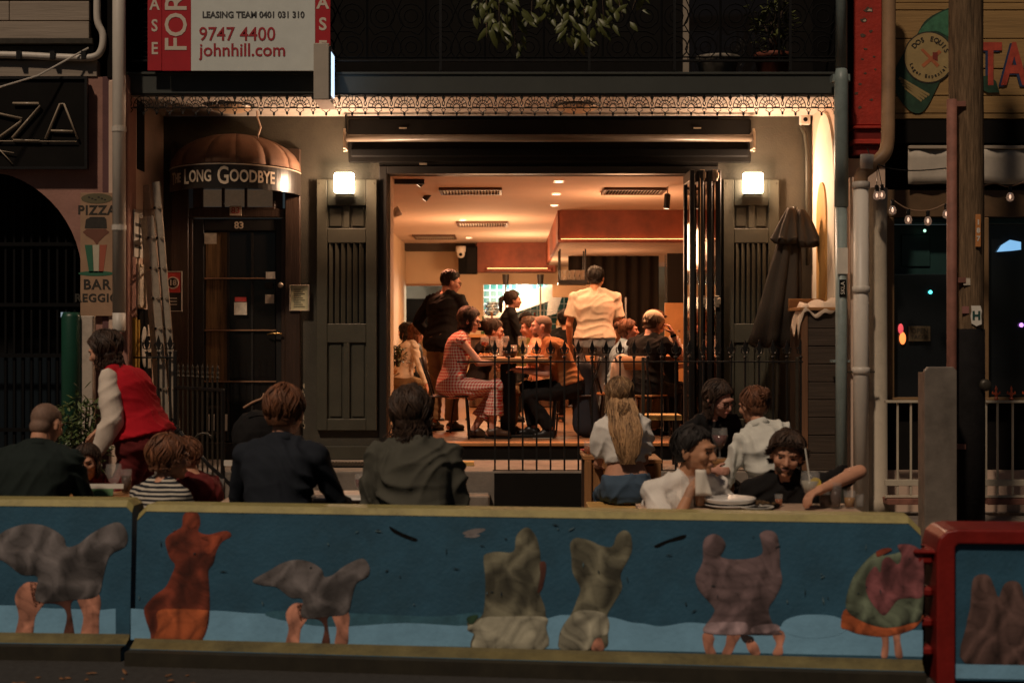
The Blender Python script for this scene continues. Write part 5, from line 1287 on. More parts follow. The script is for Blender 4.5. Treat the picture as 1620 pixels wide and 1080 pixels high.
def person(lab, px, Y, gz, face, s=1.0, hip=.50, lean=10, side=0, head=(0,0,0), fem=False, skn='fair', armR=None, armL=None, poleR=None, poleL=None, curlR=.6, curlL=.6, palmR=None, palmL=None,
           legs=None, top=None, topkind='tee', hem=-.02, loose=1.0, bottom=None, hair='short', hcol='brown', shoes=None, vox=.008, glasses=False, beard=False, cap=None, spread=1.0, watch=False, sleevem=None, extra=None, headk=1.05, girth=1.0, fold=1.0, short_bottom=None, collar=False, skirt=False, wR=None, wL=None):
    """hip: hip joint height above ground for s=1; face: 0 looks away from the camera, 90 to the right, 180 at the camera."""
    X0 = ax(px, Y)
    t = thing('person', lab, 'person', (X0, Y, gz), -R(face)); t.scale = (s,)*3
    seed = abs(hash(lab)) % 97 if False else (sum(map(ord, lab)) % 97)
    # spine
    def spt(u):  # u along the spine, 0 hip joint .. .53 neck base
        n_ = 12; p = Vector((0,0,hip)); 
        for i in range(n_):
            f_ = (i+.5)/n_*u; a = R(lean)*(.55+.9*max(0,f_)/.53); b = R(side)*(.4+1.1*max(0,f_)/.53)
            d = Vector((math.sin(b), math.sin(a), math.cos(a)*math.cos(b))).normalized(); p = p+d*(u/n_)
        return p, d
    def frame(d): 
        x = Vector((1,0,0)); x = (x-d*x.dot(d)).normalized(); y = d.cross(x); return x, y
    G = girth
    fw_, fh = (.88, 1.0) if fem else (1, 1)
    prof = [(-.09,.11,.09,0),(-.04,.158,.115,-.008),(.05,.170,.120,-.008),(.12,.155,.108,0),(.20,.138 if not fem else .125,.098,.005),(.29,.152*fw_,.108,.006),(.38,.170*fw_,.115,.0),(.45,.168*fw_,.100,-.008),(.49,.135*fw_,.080,-.010),(.515,.085,.062,-.008),(.55,.055,.052,-.0)]
    def torso(mb, infl, u0=-.09, u1=.55, hemw=None, n=22):
        us = [p for p in prof if u0-1e-6 <= p[0] <= u1+1e-6]
        rings = []
        def ring(u, wx, wy, oy):
            c, d = spt(u); x, y = frame(d); rr_ = []
            for k in range(n):
                a = 2*math.pi*k/n; ca, sa = math.cos(a), math.sin(a); e = .82
                rr_.append(c+x*math.copysign(abs(ca)**e, ca)*wx+y*(math.copysign(abs(sa)**e, sa)*wy+oy))
            return rr_
        for (u, wx, wy, oy) in us:
            i_ = infl*(loose if u < .4 else 1) if infl else 0
            lo = (infl*2.0*(loose-1)*max(0, (.35-u)/.4)) if infl else 0
            rings.append(ring(u, wx*G+i_+lo, wy*G+i_+lo, oy))
        mb.rings(rings)
    nb, nd = spt(.53); nx_, ny_ = frame(nd)
    sw = (.165 if fem else .188)*spread
    hd_dir = Matrix.Rotation(-R(head[0]), 3, 'Z') @ Matrix.Rotation(-R(head[1]), 3, 'X') @ Matrix.Rotation(R(head[2]), 3, 'Y')
    ndl = (nd*.6+Vector((0,0,1))*.4).normalized()
    hb = nb+ndl*.066+Vector((0,.012,0))     # base of skull
    HC = hb+hd_dir @ Vector((0,.018,.085*headk))
    hk = headk
    def H(x, y, z): return HC+(hd_dir @ Vector((x,y,z)))*hk
    body = MB()
    torso(body, 0)
    body.caps(nb-nd*.03, hb+Vector((0,0,.02)), .056*(.88 if fem else 1), .052*(.86 if fem else 1), 12)
    # head: cranium, face, jaw, chin, brow, cheeks, nose, lips, ears
    E = lambda x,y,z,a,b,c,n=12: body.ell(H(x,y,z), a*hk, b*hk, c*hk, hd_dir, n, 8)
    fk = .94 if fem else 1.0
    E(0,-.012,.026,.0735,.090,.078,18); E(0,.024,-.012,.066*fk,.070,.088,16); E(0,.042,-.062,.047*fk,.044,.040,14); E(0,.075,-.086,.020*fk,.018,.018); 
    E(0,.082,.024,.052,.016,.016); E(-.036,.066,-.022,.026,.024,.026); E(.036,.066,-.022,.026,.024,.026)
    body.caps(H(0,.088,.012), H(0,.109,-.026), .008*hk, .0125*hk, 8); E(-.010,.099,-.030,.008,.010,.007,8); E(.010,.099,-.030,.008,.010,.007,8)
    E(0,.090,-.054,.024,.010,.007,10); E(0,.088,-.064,.020,.010,.007,10)
    for sx in (-1,1): E(sx*.076*fk**.5,-.004,-.012,.010,.020,.032,10); E(sx*.079,-.012,-.002,.010,.016,.016,8)
    sh = {}; arms = {}
    for sx, key in ((1,'R'),(-1,'L')):
        S0 = nb+nx_*sx*sw-nd*.055; sh[key] = S0
        body.caps(nb+nx_*sx*.045+nd*.005, S0-nx_*sx*.02, .042, .046*G, 10)
        tgt = armR if key == 'R' else armL
        if tgt is None: tgt = (sx*.24, .05, -.48)
        T = S0+Vector(tgt)
        W_ = wR if key == 'R' else wL
        if W_ is not None: T = (Matrix.Rotation(R(face), 3, 'Z') @ (W_-Vector((X0, Y, gz))))/s
        pole = (poleR if key == 'R' else poleL) or (sx*.22, -.5, -.9)
        el, wr = ik(S0, T, .285, .255, Vector(pole)); arms[key] = (S0, el, wr)
        k = (.86 if fem else 1.0)
        body.ell(S0+nx_*sx*.004, .052*k, .050*k, .052*k)
        body.caps(S0, el, .047*k*G**.5, .037*k, 12); body.caps(el, el.lerp(wr, .35), .038*k, .037*k, 12); body.caps(el.lerp(wr,.35), wr, .037*k, .025*k, 12)
        d = (wr-el).normalized(); pm_ = Vector((palmR if key == 'R' else palmL) or (0,0,-1))
        if abs(pm_.normalized().dot(d)) > .95: pm_ = Vector((-sx,0,0))
        hand(body, wr, d, pm_, sx, curlR if key == 'R' else curlL, k*1.0)
    # legs
    LG = {}
    if legs is None:
        legs = ((.10,.40,.05),(-.10,.40,.05)) if hip < .7 else ((.10,.03,.08),(-.10,-.03,.08))
    trou = MB()
    for sx, ft in ((1, legs[0]), (-1, legs[1])):
        Hp = spt(0)[0]+Vector((sx*.088,0,0)); A = Vector(ft[:3]) if len(ft) >= 3 else Vector(ft)
        pole = Vector((sx*.12, 1, .9)) if len(ft) < 6 else Vector(ft[3:6])
        kn, an = ik(Hp, A, .43, .41, pole); LG[sx] = (Hp, kn, an)
        showleg = bottom is None or short_bottom is not None
        if showleg or True:
            k = .95
            body.caps(Hp, kn, .078*k*G, .052*k, 12); body.caps(kn, kn.lerp(an,.3), .052*k, .054*k, 12); body.caps(kn.lerp(an,.3), an, .054*k, .034*k, 12)
        fd = Vector((an.x-kn.x, 0, 0))*.2+Vector((sx*.12, 1, -.05)); fd = fd.normalized()
        if shoes is None or shoes == 'bare' or True:
            body.caps(an+Vector((0,-.01,-.02)), an+fd*.15+Vector((0,0,-.045)), .034, .024, 10); body.ell(an+Vector((0,-.03,-.045)), .033,.04,.033)
        if shoes is not None:
            mb = MB(); mb.caps(an+Vector((0,-.02,-.035)), an+fd*.15+Vector((0,0,-.047)), .046, .034, 12); mb.ell(an+fd*.04+Vector((0,0,-.02)), .044,.06,.045)
            c = an+fd*.055; q = Matrix((Vector((fd.y,-fd.x,0)).normalized(), Vector((fd.x,fd.y,0)).normalized(), Vector((0,0,1)))).transposed()
            me = remesh(mb, .011, 3); so_ = link('shoe', me, shoes, t)
            sl = MB(); 
            sl.prism([(.045*math.cos(a*math.pi/8), .13*math.sin(a*math.pi/8)) for a in range(16)], 0, .02); sl.xf(lambda v: c+(q @ Vector((v.x, v.z, -.095+v.y))))
            sl.build('sole', M['paper'] if extra == 'white_sole' else M['tar'], so_)
        if bottom is not None:
            cut = 1.0 if short_bottom is None else short_bottom
            if cut >= 1:
                e = an.lerp(kn, .06)
                trou.tube([Hp+Vector((0,0,.02)), Hp.lerp(kn,.5), kn, kn.lerp(e,.5), e], [.102*G,.086*G,.072*loose**.5,.066*loose**.5,.058*loose], 16)
                trou.ell(kn, .074*loose**.5,.074*loose**.5,.074*loose**.5)
            elif cut > .5:
                e = kn.lerp(an, (cut-.5)*2); trou.tube([Hp+Vector((0,0,.02)), Hp.lerp(kn,.5), kn, e], [.104*G,.095*G,.085,.10], 16); trou.ell(kn,.085,.085,.085)
            else:
                e = Hp.lerp(kn, cut*2); trou.tube([Hp+Vector((0,0,.02)), Hp.lerp(e,.5), e], [.105*G,.098*G,.092*G], 16)
            trou.ell(Hp, .10*G,.10*G,.10*G)
    bo = link('body', remesh(body, vox, 3), SK[skn], t)
    if bottom is not None:
        torso(trou, .014, -.09, .12)
        link('trousers' if not skirt else 'skirt', remesh(trou, .011, 3, (.010*fold, 38), seed), bottom, t)
    if top is not None:
        tp_ = MB()
        hm = hem
        loose_ = loose
        torso(tp_, .020, hm, .515)
        cn_, cd_ = spt(.47)
        tp_.caps(nb-nd*.06-nx_*.05, nb-nd*.06+nx_*.05, .070*G, .070*G, 12)
        c, d = spt(.535 if not collar else .55)
        rr2 = []
        for (uu, q) in ((.42,.11),(.48,.10),(.515,.098),(.545 if not collar else .572,.073 if not fem else .067)):
            c_, d_ = spt(uu); x_, y_ = frame(d_)
            rr2.append([c_+x_*math.cos(2*math.pi*k/16)*q*1.05+y_*math.sin(2*math.pi*k/16)*q for k in range(16)])
        tp_.rings(rr2)
        sl_ = tp_ if sleevem is None else MB()
        for sx, key in ((1,'R'),(-1,'L')):
            S0, el, wr = arms[key]; k = (.88 if fem else 1.0)
            tp_.caps(nb+nx_*sx*.045+nd*.006, S0-nx_*sx*.015+nd*.004, .058, .060*G**.5, 12)
            sl_.ell(S0, .070*k*G**.5, .068*k, .070*k); tp_.caps(S0, nb-nd*.12, .060*k, .07*k, 12)
            if topkind == 'tee':
                e = S0.lerp(el, .72); sl_.tube([S0-(el-S0)*.05, S0.lerp(el,.4), e], [.060*k,.062*k*loose_**.3,.066*k*loose_**.5], 16)
            elif topkind == 'puff':
                e = S0.lerp(el, .85); sl_.tube([S0-(el-S0)*.05, S0.lerp(el,.35), S0.lerp(el,.75), e], [.07,.085,.075,.05], 16)
            elif topkind == 'long':
                lw_ = loose_**.5
                e = el.lerp(wr, .94)
                sl_.tube([S0-(el-S0)*.05, S0.lerp(el,.5), el-(el-S0)*.08], [.062*k,.060*k*lw_,.054*k*lw_], 16); sl_.ell(el, .055*k*lw_,.055*k*lw_,.055*k*lw_)
                sl_.tube([el, el.lerp(wr,.45), e], [.053*k*lw_,.050*k*lw_,.036*k*lw_], 16)
            elif topkind == 'rolled':
                e = el.lerp(wr, .15); sl_.tube([S0-(el-S0)*.05, S0.lerp(el,.5), el], [.062*k,.062*k,.058*k], 16); sl_.ell(el,.056*k,.056*k,.056*k)
        to = link({'tee':'shirt','puff':'blouse','long':'jacket' if collar else 'top','rolled':'shirt','none':'dress_bodice'}[topkind], remesh(tp_, .0105, 3, (.012*fold, 30), seed), top, t)
        if sleevem is not None: link('sleeves', remesh(sl_, .0105, 3, (.009*fold, 26), seed+3), sleevem, t)
        if collar:
            mb = MB(); c_, d_ = spt(.555); x_, y_ = frame(d_); vs = []; nn = 20
            for k in range(nn+1):
                a = math.pi*.5+.35+(2*math.pi-.7)*k/nn
                for q, dz in ((.062,.03),(.082,-.012)): vs.append(c_+x_*math.cos(a)*q+y_*math.sin(a)*q+d_*dz)
            mb.add(vs, [(2*k,2*k+1,2*k+3,2*k+2) for k in range(nn)])
            co_ = mb.build('collar', top, to, smooth=True); s_ = co_.modifiers.new('s','SOLIDIFY'); s_.thickness = .006
    # face details
    dk = mat('eye_dark', (.012,.008,.006), rough=.15, var=0); 
    for sx in (-1,1):
        MB().ell(H(sx*.031,.0835,.000), .0125*hk, .006*hk, .0055*hk, hd_dir, 10, 6).build('eye', dk, bo, smooth=True)
        if hair != 'none' or beard:
            MB().caps(H(sx*.016,.096,.019), H(sx*.047,.084,.022), .0042*hk, .003*hk, 6).build('eyebrow', HM[hcol] if hcol in HM else HM['brown'], bo, smooth=True)
    lipm = mat('lip_'+skn, tuple(x*.72 for x in {'fair':(.55,.25,.2),'tan':(.42,.2,.15),'dark':(.2,.08,.06),'rosy':(.6,.22,.18)}[skn]), rough=.4, var=0)
    MB().ell(H(0,.0965,-.0575), .021*hk, .0055*hk, .0065*hk, hd_dir, 12, 6).build('lips', lipm, bo, smooth=True)
    if beard:
        mb = MB(); mb.ell(H(0,.050,-.068), .049*hk, .042*hk, .036*hk, hd_dir, 14, 9); mb.caps(H(-.022,.100,-.046), H(.022,.100,-.046), .006*hk, .006*hk, 8)
        link('beard', remesh(mb, .007, 1, (.004, 120), 3), HM[hcol], t)
    if glasses:
        gm2 = MB()
        for sx in (-1,1):
            cc = [(sx*.033+.024*math.cos(a*math.pi/8), .101-.10*abs(sx*.033+.024*math.cos(a*math.pi/8))**1.0*.25, .0+.018*math.sin(a*math.pi/8)) for a in range(17)]
            gm2.tube([H(*c) for c in cc], .0024*hk, 5); gm2.tube([H(sx*.056,.09,.005), H(sx*.078,.04,.006), H(sx*.08,-.01,.0)], .002*hk, 5)
        gm2.tube([H(-.01,.101,.003), H(.01,.101,.003)], .0024*hk, 5)
        gm2.build('spectacles', M['black'], t, smooth=True)
    # hair
    longish = hair in ('bob','long','wavy')
    hy = [-.13,-.02,-.005,.012,.035,.055,.075,.12]
    hz = {'s':[-.078,-.056,-.022,.006,.036,.064,.080,.082] if hair in ('short','curly') else [-.078,-.062,-.03,-.005,.022,.056,.074,.080], 'l':[-.085,-.085,-.06,-.035,.0,.048,.070,.076]}['l' if longish else 's']
    def zl(y, x=0): return float(np.interp(y, hy, hz))
    def strands(mb, n, length, sd_, c0=(0,-.014,.026), rad=(.08,.097,.086), back=0, thick=.0042, wav=0, amax=.55):
        rr_ = random.Random(sd_)
        for i in range(n):
            phi = rr_.uniform(0, 2*math.pi); rk0 = 1+rr_.uniform(-.02, .06)+(.12*rr_.random() if rr_.random() < .13 else 0); a0 = rr_.uniform(0, amax)*1.9; tw = rr_.uniform(-.35,.35)
            loc_ = []; ns = 10
            for j in range(ns+6):
                th = a0+j*.17; ph = phi+tw*math.sin(th)+.16*math.sin(4.3*th+6*phi+sd_)
                rk = rk0+(.035+wav)*math.sin(phi*8+sd_)*math.sin(th*3.1+phi*3)
                q = (c0[0]+rad[0]*rk*math.sin(th)*math.sin(ph), c0[1]+rad[1]*rk*math.sin(th)*math.cos(ph), c0[2]+rad[2]*rk*math.cos(th))
                if q[2] < zl(q[1])+rr_.uniform(-.008,.006) or th > 2.5: break
                loc_.append(q)
            if len(loc_) < 2: continue
            pts = [H(*q) for q in loc_]
            L = length(loc_[-1][1])*rr_.uniform(.82, 1.06)
            if L > .01:
                p = pts[-1]; out_ = (p-HC); out_.z = 0; out_ = out_.normalized() if out_.length > 1e-5 else Vector((0,-1,0)); tt_ = rr_.uniform(0, 6.28)
                m_ = max(3, int(L/.035))
                for j in range(1, m_+1):
                    q = j/m_; v_ = p+Vector((0,0,-1))*L*q*hk+out_*(.012*math.sin(q*2))+Vector((math.sin(tt_+q*7), math.cos(tt_+q*6), 0))*(.006+wav)*q+Vector((0,-1,0))*back*math.sin(min(1,q*1.3)*math.pi/2)
                    pts.append(v_)
            nn_ = len(pts)
            (mb if rr_.random() < .68 else st2).tube(pts, [thick*hk*(1-.7*(j/(nn_-1))**2)+.0004 for j in range(nn_)], 3, cap=False)
    hm_ = HM.get(hcol)
    st2 = MB(); hl_ = None if hcol not in HC_ else hairm(hcol+'_light', tuple(min(.6, x*1.9+.004) for x in HC_[hcol]))
    sd0 = seed
    def hairmesh(mb, vox_, fold_):
        me = remesh(mb, vox_, 2, fold_, seed)
        n_ = len(me.vertices); co = np.empty(n_*3, dtype=np.float32); me.vertices.foreach_get('co', co); co = co.reshape(-1,3)
        hd = np.array(hd_dir); lc = (co-np.array(HC))@hd/hk
        bad = lc[:,2] < np.interp(lc[:,1], hy, hz)
        c0_ = np.array((0,-.012,.0)); lc2 = np.where(bad[:,None], c0_+(lc-c0_)*.80, lc)
        co = np.array(HC)+(lc2*hk)@hd.T
        me.vertices.foreach_set('co', co.astype(np.float32).ravel()); me.update(); return me
    if hair == 'stubble':
        mb = MB(); mb.ell(H(0,-.012,.028), .0748*hk, .0915*hk, .0795*hk, hd_dir, 20, 14); mb.ell(H(0,-.045,-.03), .060*hk,.05*hk,.05*hk, hd_dir)
        link('hair', hairmesh(mb, .007, None), HM['stubble'], t)
    elif hair != 'none':
        k_ = {'curly':.006,'kid':.006,'wavy':.008,'short':.001}.get(hair, .004)
        mb = MB(); mb.ell(H(0,-.012,.030), (.0765+k_)*hk, (.093+k_)*hk, (.081+k_*1.3)*hk, hd_dir, 20, 14); mb.ell(H(0,-.036,-.022), (.069+k_)*hk, (.062+k_)*hk, (.068+k_)*hk, hd_dir, 16, 10)
        if longish: mb.ell(H(0,-.03,-.04), (.080+k_)*hk,.062*hk,.075*hk, hd_dir, 14, 9)
        ho = link('hair', hairmesh(mb, .007, (.005 if hair != 'curly' else .014, 90)), hm_, t)
        st = MB(); R0 = (.079+k_,.096+k_,.084+k_*1.3)
        if hair == 'short': strands(st, 700, lambda y: 0, sd0, rad=R0, thick=.0048)
        if hair == 'kid': strands(st, 700, lambda y: .015 if y < 0 else .012, sd0, rad=R0, thick=.0050)
        if hair == 'curly': strands(st, 700, lambda y: .018, sd0, rad=R0, wav=.024, thick=.005)
        if hair == 'bob': strands(st, 700, lambda y: .0 if y > .03 else .085, sd0, rad=R0, thick=.0055)
        if hair == 'wavy': strands(st, 900, lambda y: .0 if y > .02 else .10, sd0, rad=R0, thick=.0062, wav=.028)
        if hair == 'long': strands(st, 900, lambda y: .0 if y > .05 else (.10 if y < 0 else .12), sd0, rad=R0, back=.075, thick=.0062, wav=.012)
        if hair in ('bun','tail'):
            strands(st, 600, lambda y: 0, sd0, rad=R0, thick=.0045)
            if hair == 'bun': 
                c = H(0,-.118,.050); mb = MB(); mb.ell(c, .040*hk,.036*hk,.038*hk); mb.ell(c+Vector((.012,-.01,.012)), .026*hk,.024*hk,.02*hk)
                link('hair_bun', remesh(mb, .007, 1, (.012, 120), 2), hm_, t)
                for i in range(70):
                    rr_ = random.Random(i+sd0); a = rr_.uniform(0,6.28); b = rr_.uniform(0,6.28)
                    st.tube([c+Vector((math.cos(a+q)*.042*math.cos(b), math.sin(a+q)*.040, math.cos(a+q)*.042*math.sin(b)))*hk for q in (0,.5,1,1.5)], .0035*hk, 3)
            else:
                c = H(0,-.112,.03)
                for i in range(160):
                    rr_ = random.Random(i+sd0); o_ = Vector((rr_.uniform(-1,1), rr_.uniform(-1,1), rr_.uniform(-1,1)))*.02
                    st.tube([c+o_, c+o_*1.3+(hd_dir @ Vector((0,-.045,-.03))), c+o_*1.2+(hd_dir @ Vector((0,-.05,-.10))), c+o_*.8+(hd_dir @ Vector((0,-.04,-.19)))], [.006,.006,.005,.002], 3)
        if hair == 'long':
            cs = [(H(0,-.045,-.02), .070, .05), (nb+Vector((0,-.085,.03)), .090, .045), (spt(.42)[0]+Vector((0,-.150,0)), .088, .030), (spt(.28)[0]+Vector((0,-.155,0)), .055, .020), (spt(.20)[0]+Vector((0,-.15,0)), .024, .010)]
            mb = MB().rings([[c+Vector((math.cos(2*math.pi*k/16)*wx*.8, math.sin(2*math.pi*k/16)*wy*.7, 0)) for k in range(16)] for c, wx, wy in cs[:-1]])
            link('hair_length', remesh(mb, .009, 2, (.008, 70), seed), hl_, t)
            rr_ = random.Random(4)
            for i in range(620):
                a = rr_.uniform(0, 6.28); q = rr_.uniform(.7, 1.15); ph = rr_.uniform(0,6.28); e_ = rr_.uniform(.75, 1.05)
                pts = smoothline([c+Vector((math.cos(a)*wx*q+(.004+.008*j_)*math.sin(ph+j_*2), math.sin(a)*wy*q, 0)) for j_, (c, wx, wy) in enumerate(cs)], 3)
                pts = pts[:max(5, int(len(pts)*e_))]; (st if i % 4 == 0 else st2).tube(pts, [.0055*(1-.7*(j_/(len(pts)-1))**3) for j_ in range(len(pts))], 3, cap=False)
        st.build('hair_strands', hm_, ho, smooth=True)
        if st2.v: st2.build('hair_strands', hl_, ho, smooth=True)
    if cap is not None:
        mb = MB(); mb.ell(H(0,-.012,.046), .094*hk,.112*hk,.088*hk, hd_dir, 20, 12); mb.ell(H(0,-.09,.0), .05*hk,.03*hk,.02*hk, hd_dir)
        me = remesh(mb, .009, 2); co_ = link('cap', me, cap, t)
    if watch:
        S0, el, wr = arms['R']; d = (wr-el).normalized()
        MB().tube([wr-d*.03, wr-d*.005], .031, 14).build('watch', M['black'], t)
    t['_w'] = 0
    del t['_w']
    return t, arms, LG, H
cl_ = {
 'navy': cloth('jacket_navy', (.020,.024,.032)), 'charc': cloth('shirt_charcoal_green', (.085,.083,.066)), 'black': cloth('black_cotton', (.012,.011,.011)),
 'white': cloth('white_cotton', (.80,.75,.68)), 'offwhite': cloth('off_white_shirt', (.68,.67,.60)), 'redv': cloth('red_wool', (.48,.012,.022)), 'cream': cloth('cream_fleece', (.72,.62,.52)),
 'denim': cloth('blue_denim', (.07,.11,.16)), 'ldenim': cloth('light_denim', (.22,.27,.30)), 'brownt': cloth('rust_brown_cotton', (.30,.12,.045)), 'olive': cloth('olive_cotton', (.22,.18,.06)),
 'khaki': cloth('khaki_cotton', (.22,.15,.085)), 'bluesh': cloth('light_blue_shirt', (.30,.42,.50)), 'maroon': cloth('maroon_cotton', (.14,.02,.02)), 'peach': cloth('peach_cotton', (.62,.30,.18)),
 'wtee': cloth('warm_white_tee', (.50,.43,.33)), 'green': cloth('dark_green_jacket', (.018,.026,.024))}
ging = band_mat('red_gingham', (.62,.50,.42), (.42,.02,.02), 34, gingham=True)
strp = band_mat('navy_white_stripe', (.55,.5,.42), (.02,.022,.03), 42, 'z', .45)
lsh = mat('brown_leather', (.07,.035,.02), rough=.4); bsh = mat('black_leather', (.015,.013,.012), rough=.4)
# ---- street side, nearest row
person('bald man in a dark green jacket seen from behind at the left table', 46, 8.0, 0, 5, s=1.03, hip=.51, lean=14, spread=1.05, girth=1.12, head=(12,22,0), top=cl_['green'], topkind='long', bottom=cl_['black'], hair='stubble', shoes=bsh, armR=(.02,.36,-.30), armL=(-.15,.36,-.30), collar=True, vox=.009, curlR=.9)
person('man with short auburn hair in a navy jacket seen from behind', 436, 8.0, 0, 6, s=1.10, hip=.47, lean=12, headk=1.22, head=(4,8,0), top=cl_['navy'], topkind='long', bottom=cl_['black'], hair='short', hcol='auburn', shoes=bsh, armR=(.12,.36,-.34), armL=(-.12,.36,-.34), vox=.009, collar=True, girth=1.05)
person('woman with wavy shoulder length hair in a grey green shirt seen from behind', 655, 7.95, 0, -4, s=1.10, hip=.475, lean=10, headk=1.12, spread=1.0, head=(-12,14,-6), top=cl_['charc'], topkind='long', loose=1.5, bottom=cl_['black'], hair='wavy', hcol='dbrown', shoes=bsh, armR=(.02,.26,-.40), armL=(-.02,.26,-.40), vox=.009, collar=True, fold=1.7)
person('small child in a striped shirt with light brown hair at the left table', 236, 8.2, 0, 28, s=.98, hip=.33, lean=12, head=(30,6,0), top=strp, topkind='long', bottom=cl_['navy'], hair='kid', hcol='auburn', shoes=bsh, armR=(.10,.34,-.22), armL=(-.10,.36,-.24), vox=.009, headk=1.16, fem=True)
person('child with dark brown hair in maroon leaning on the left table', 338, 8.6, 0, -60, s=.90, hip=.43, lean=20, head=(-15,14,0), top=cl_['maroon'], topkind='long', bottom=cl_['navy'], hair='short', hcol='auburn', shoes=bsh, armR=(.10,.36,-.2), armL=(-.10,.36,-.22), vox=.009, headk=1.08, fem=True)
person('laughing little girl with dark hair facing the street at the left table', 150, 9.05, 0, 172, s=.80, hip=.52, lean=22, head=(5,12,8), top=cl_['maroon'], topkind='long', bottom=cl_['navy'], hair='bob', hcol='dbrown', shoes=bsh, armR=(.10,.36,-.2), armL=(-.10,.36,-.2), vox=.008, headk=1.1, fem=True)
person('person in a red vest with cream sleeves bending over the left table', 228, 9.55, .12, -82, s=1.0, hip=.86, lean=22, head=(0,20,0), fem=False, girth=1.15, top=cl_['redv'], sleevem=cl_['cream'], topkind='long', loose=1.9, bottom=cl_['maroon'], hair='wavy', hcol='dbrown', shoes=bsh, armL=(-.06,.06,-.50), armR=(.16,.30,-.38), poleL=(-.3,-1,0), vox=.008, hem=-.0, fold=1.3)
# ---- blonde woman and the far tables
person('woman with long blonde hair in a cropped white blouse seen from behind', 991, 9.85, .12, -4, s=.97, hip=.53, spread=.82, lean=6, side=-3, head=(-14,10,0), fem=True, top=cl_['white'], topkind='puff', hem=.16, bottom=cl_['denim'], hair='long', hcol='blond', shoes=bsh, armR=(.0,.30,-.32), armL=(-.0,.32,-.32), vox=.008, fold=1.3)
person('woman with dark hair and glasses in black leaning over her wine', 1112, 10.2, .12, 155, s=1.02, hip=.50, lean=22, side=6, head=(-18,22,8), fem=True, skn='rosy', top=cl_['black'], topkind='long', bottom=cl_['black'], hair='bob', hcol='dbrown', glasses=True, shoes=bsh, armR=(.02,.34,-.26), armL=(-.16,.30,-.34), curlR=1.2, palmR=(-1,.2,0), vox=.007)
person('woman in a creased pale shirt with tied hair seen from behind', 1229, 9.6, .12, -14, s=1.02, hip=.43, lean=12, side=-9, head=(-16,14,4), fem=True, girth=1.05, top=cl_['offwhite'], topkind='long', loose=1.3, hem=-.04, bottom=cl_['navy'], hair='bun', hcol='auburn', shoes=bsh, armL=(-.12,.28,-.36), armR=(.12,.30,-.36), vox=.008, fold=1.9, collar=True)
# ---- two men at the right table
pI = person('man in a white t-shirt with short black hair looking right over a glass', 1066, 8.3, 0, 152, s=1.10, hip=.285, lean=14, spread=1.08, head=(-26,4,0), skn='tan', girth=1.18, top=cl_['white'], topkind='tee', loose=1.35, bottom=cl_['navy'], hair='short', hcol='black', shoes=bsh, wR=at(1090,782,8.0), armR=(-.10,.34,-.16), armL=(-.12,.34,-.22), poleR=(.6,.1,-.9), curlR=.9, palmR=(-1,0,.2), vox=.006, fold=1.4, headk=1.10)
pJ = person('bearded man in a black t-shirt reaching his hand over a glass', 1246, 8.5, 0, 182, s=1.08, hip=.30, lean=18, side=5, head=(8,12,-8), skn='fair', top=cl_['black'], topkind='tee', bottom=cl_['navy'], hair='curly', hcol='dbrown', beard=True, shoes=bsh, wL=at(1303,772,7.98), armL=(.02,.34,-.05), poleL=(-.8,.2,.35), armR=(.16,.30,-.34), curlL=.75, palmL=(0,.1,-1), vox=.006, headk=1.04)
# ---- inside the bistro
person('tall man in a black suit jacket standing with his back to the window', 700, 15.7, FZ, 38, s=1.03, hip=.93, lean=6, head=(40,18,0), spread=1.1, girth=1.12, skn='rosy', top=cl_['black'], topkind='long', loose=1.3, hem=-.09, bottom=cl_['khaki'], hair='short', hcol='black', glasses=True, shoes=bsh, armL=(-.14,.16,-.40), poleL=(-.7,-.6,-.5), armR=(.16,.32,-.3), vox=.009)
person('woman in a red gingham dress with a bob cut seated at the table', 714, 14.6, FZ, 88, s=1.05, hip=.49, lean=12, head=(4,16,0), fem=True, skn='rosy', top=ging, topkind='none', loose=1.1, hem=-.04, bottom=ging, short_bottom=.84, skirt=True, hair='bob', hcol='dbrown', glasses=True, shoes=lsh, legs=((.08,.40,.10),(-.06,.22,.08)), armR=(.0,.44,-.20), armL=(-.06,.42,-.22), vox=.007)
person('woman with spectacles in a black t-shirt behind the gingham woman', 752, 15.55, FZ, 85, s=.97, hip=.49, lean=16, head=(6,14,0), fem=True, skn='rosy', top=cl_['black'], topkind='tee', bottom=cl_['khaki'], hair='bun', hcol='dbrown', glasses=True, shoes=bsh, armR=(.0,.42,-.24), armL=(-.04,.40,-.24), vox=.008)
person('bald bearded man in a rust brown t-shirt leaning on the table', 902, 14.75, FZ, -92, s=1.03, hip=.49, lean=26, head=(0,2,0), skn='rosy', girth=1.12, top=cl_['brownt'], topkind='tee', loose=1.2, bottom=cl_['black'], hair='stubble', hcol='auburn', beard=True, shoes=bsh, extra='white_sole', fold=.6, armL=(-.02,.30,-.24), armR=(.06,.34,-.25), legs=((.10,.36,.09),(-.08,.20,.08)), vox=.007)
person('diner in a peach vest half hidden behind the bald man', 862, 15.6, FZ, -85, s=.98, hip=.49, lean=12, head=(0,5,0), fem=True, skn='rosy', top=cl_['peach'], topkind='tee', bottom=cl_['khaki'], hair='bun', hcol='brown', shoes=bsh, armL=(-.02,.34,-.24), armR=(.02,.34,-.25), vox=.009)
person('waitress with a short ponytail in a dark shirt standing at the pass', 803, 17.6, FZ, 78, s=.93, hip=.92, lean=4, head=(0,2,0), fem=True, skn='rosy', top=cl_['black'], topkind='rolled', bottom=cl_['black'], hair='tail', hcol='dbrown', shoes=bsh, armR=(.04,.34,-.22), armL=(-.02,.34,-.25), vox=.009, collar=True)
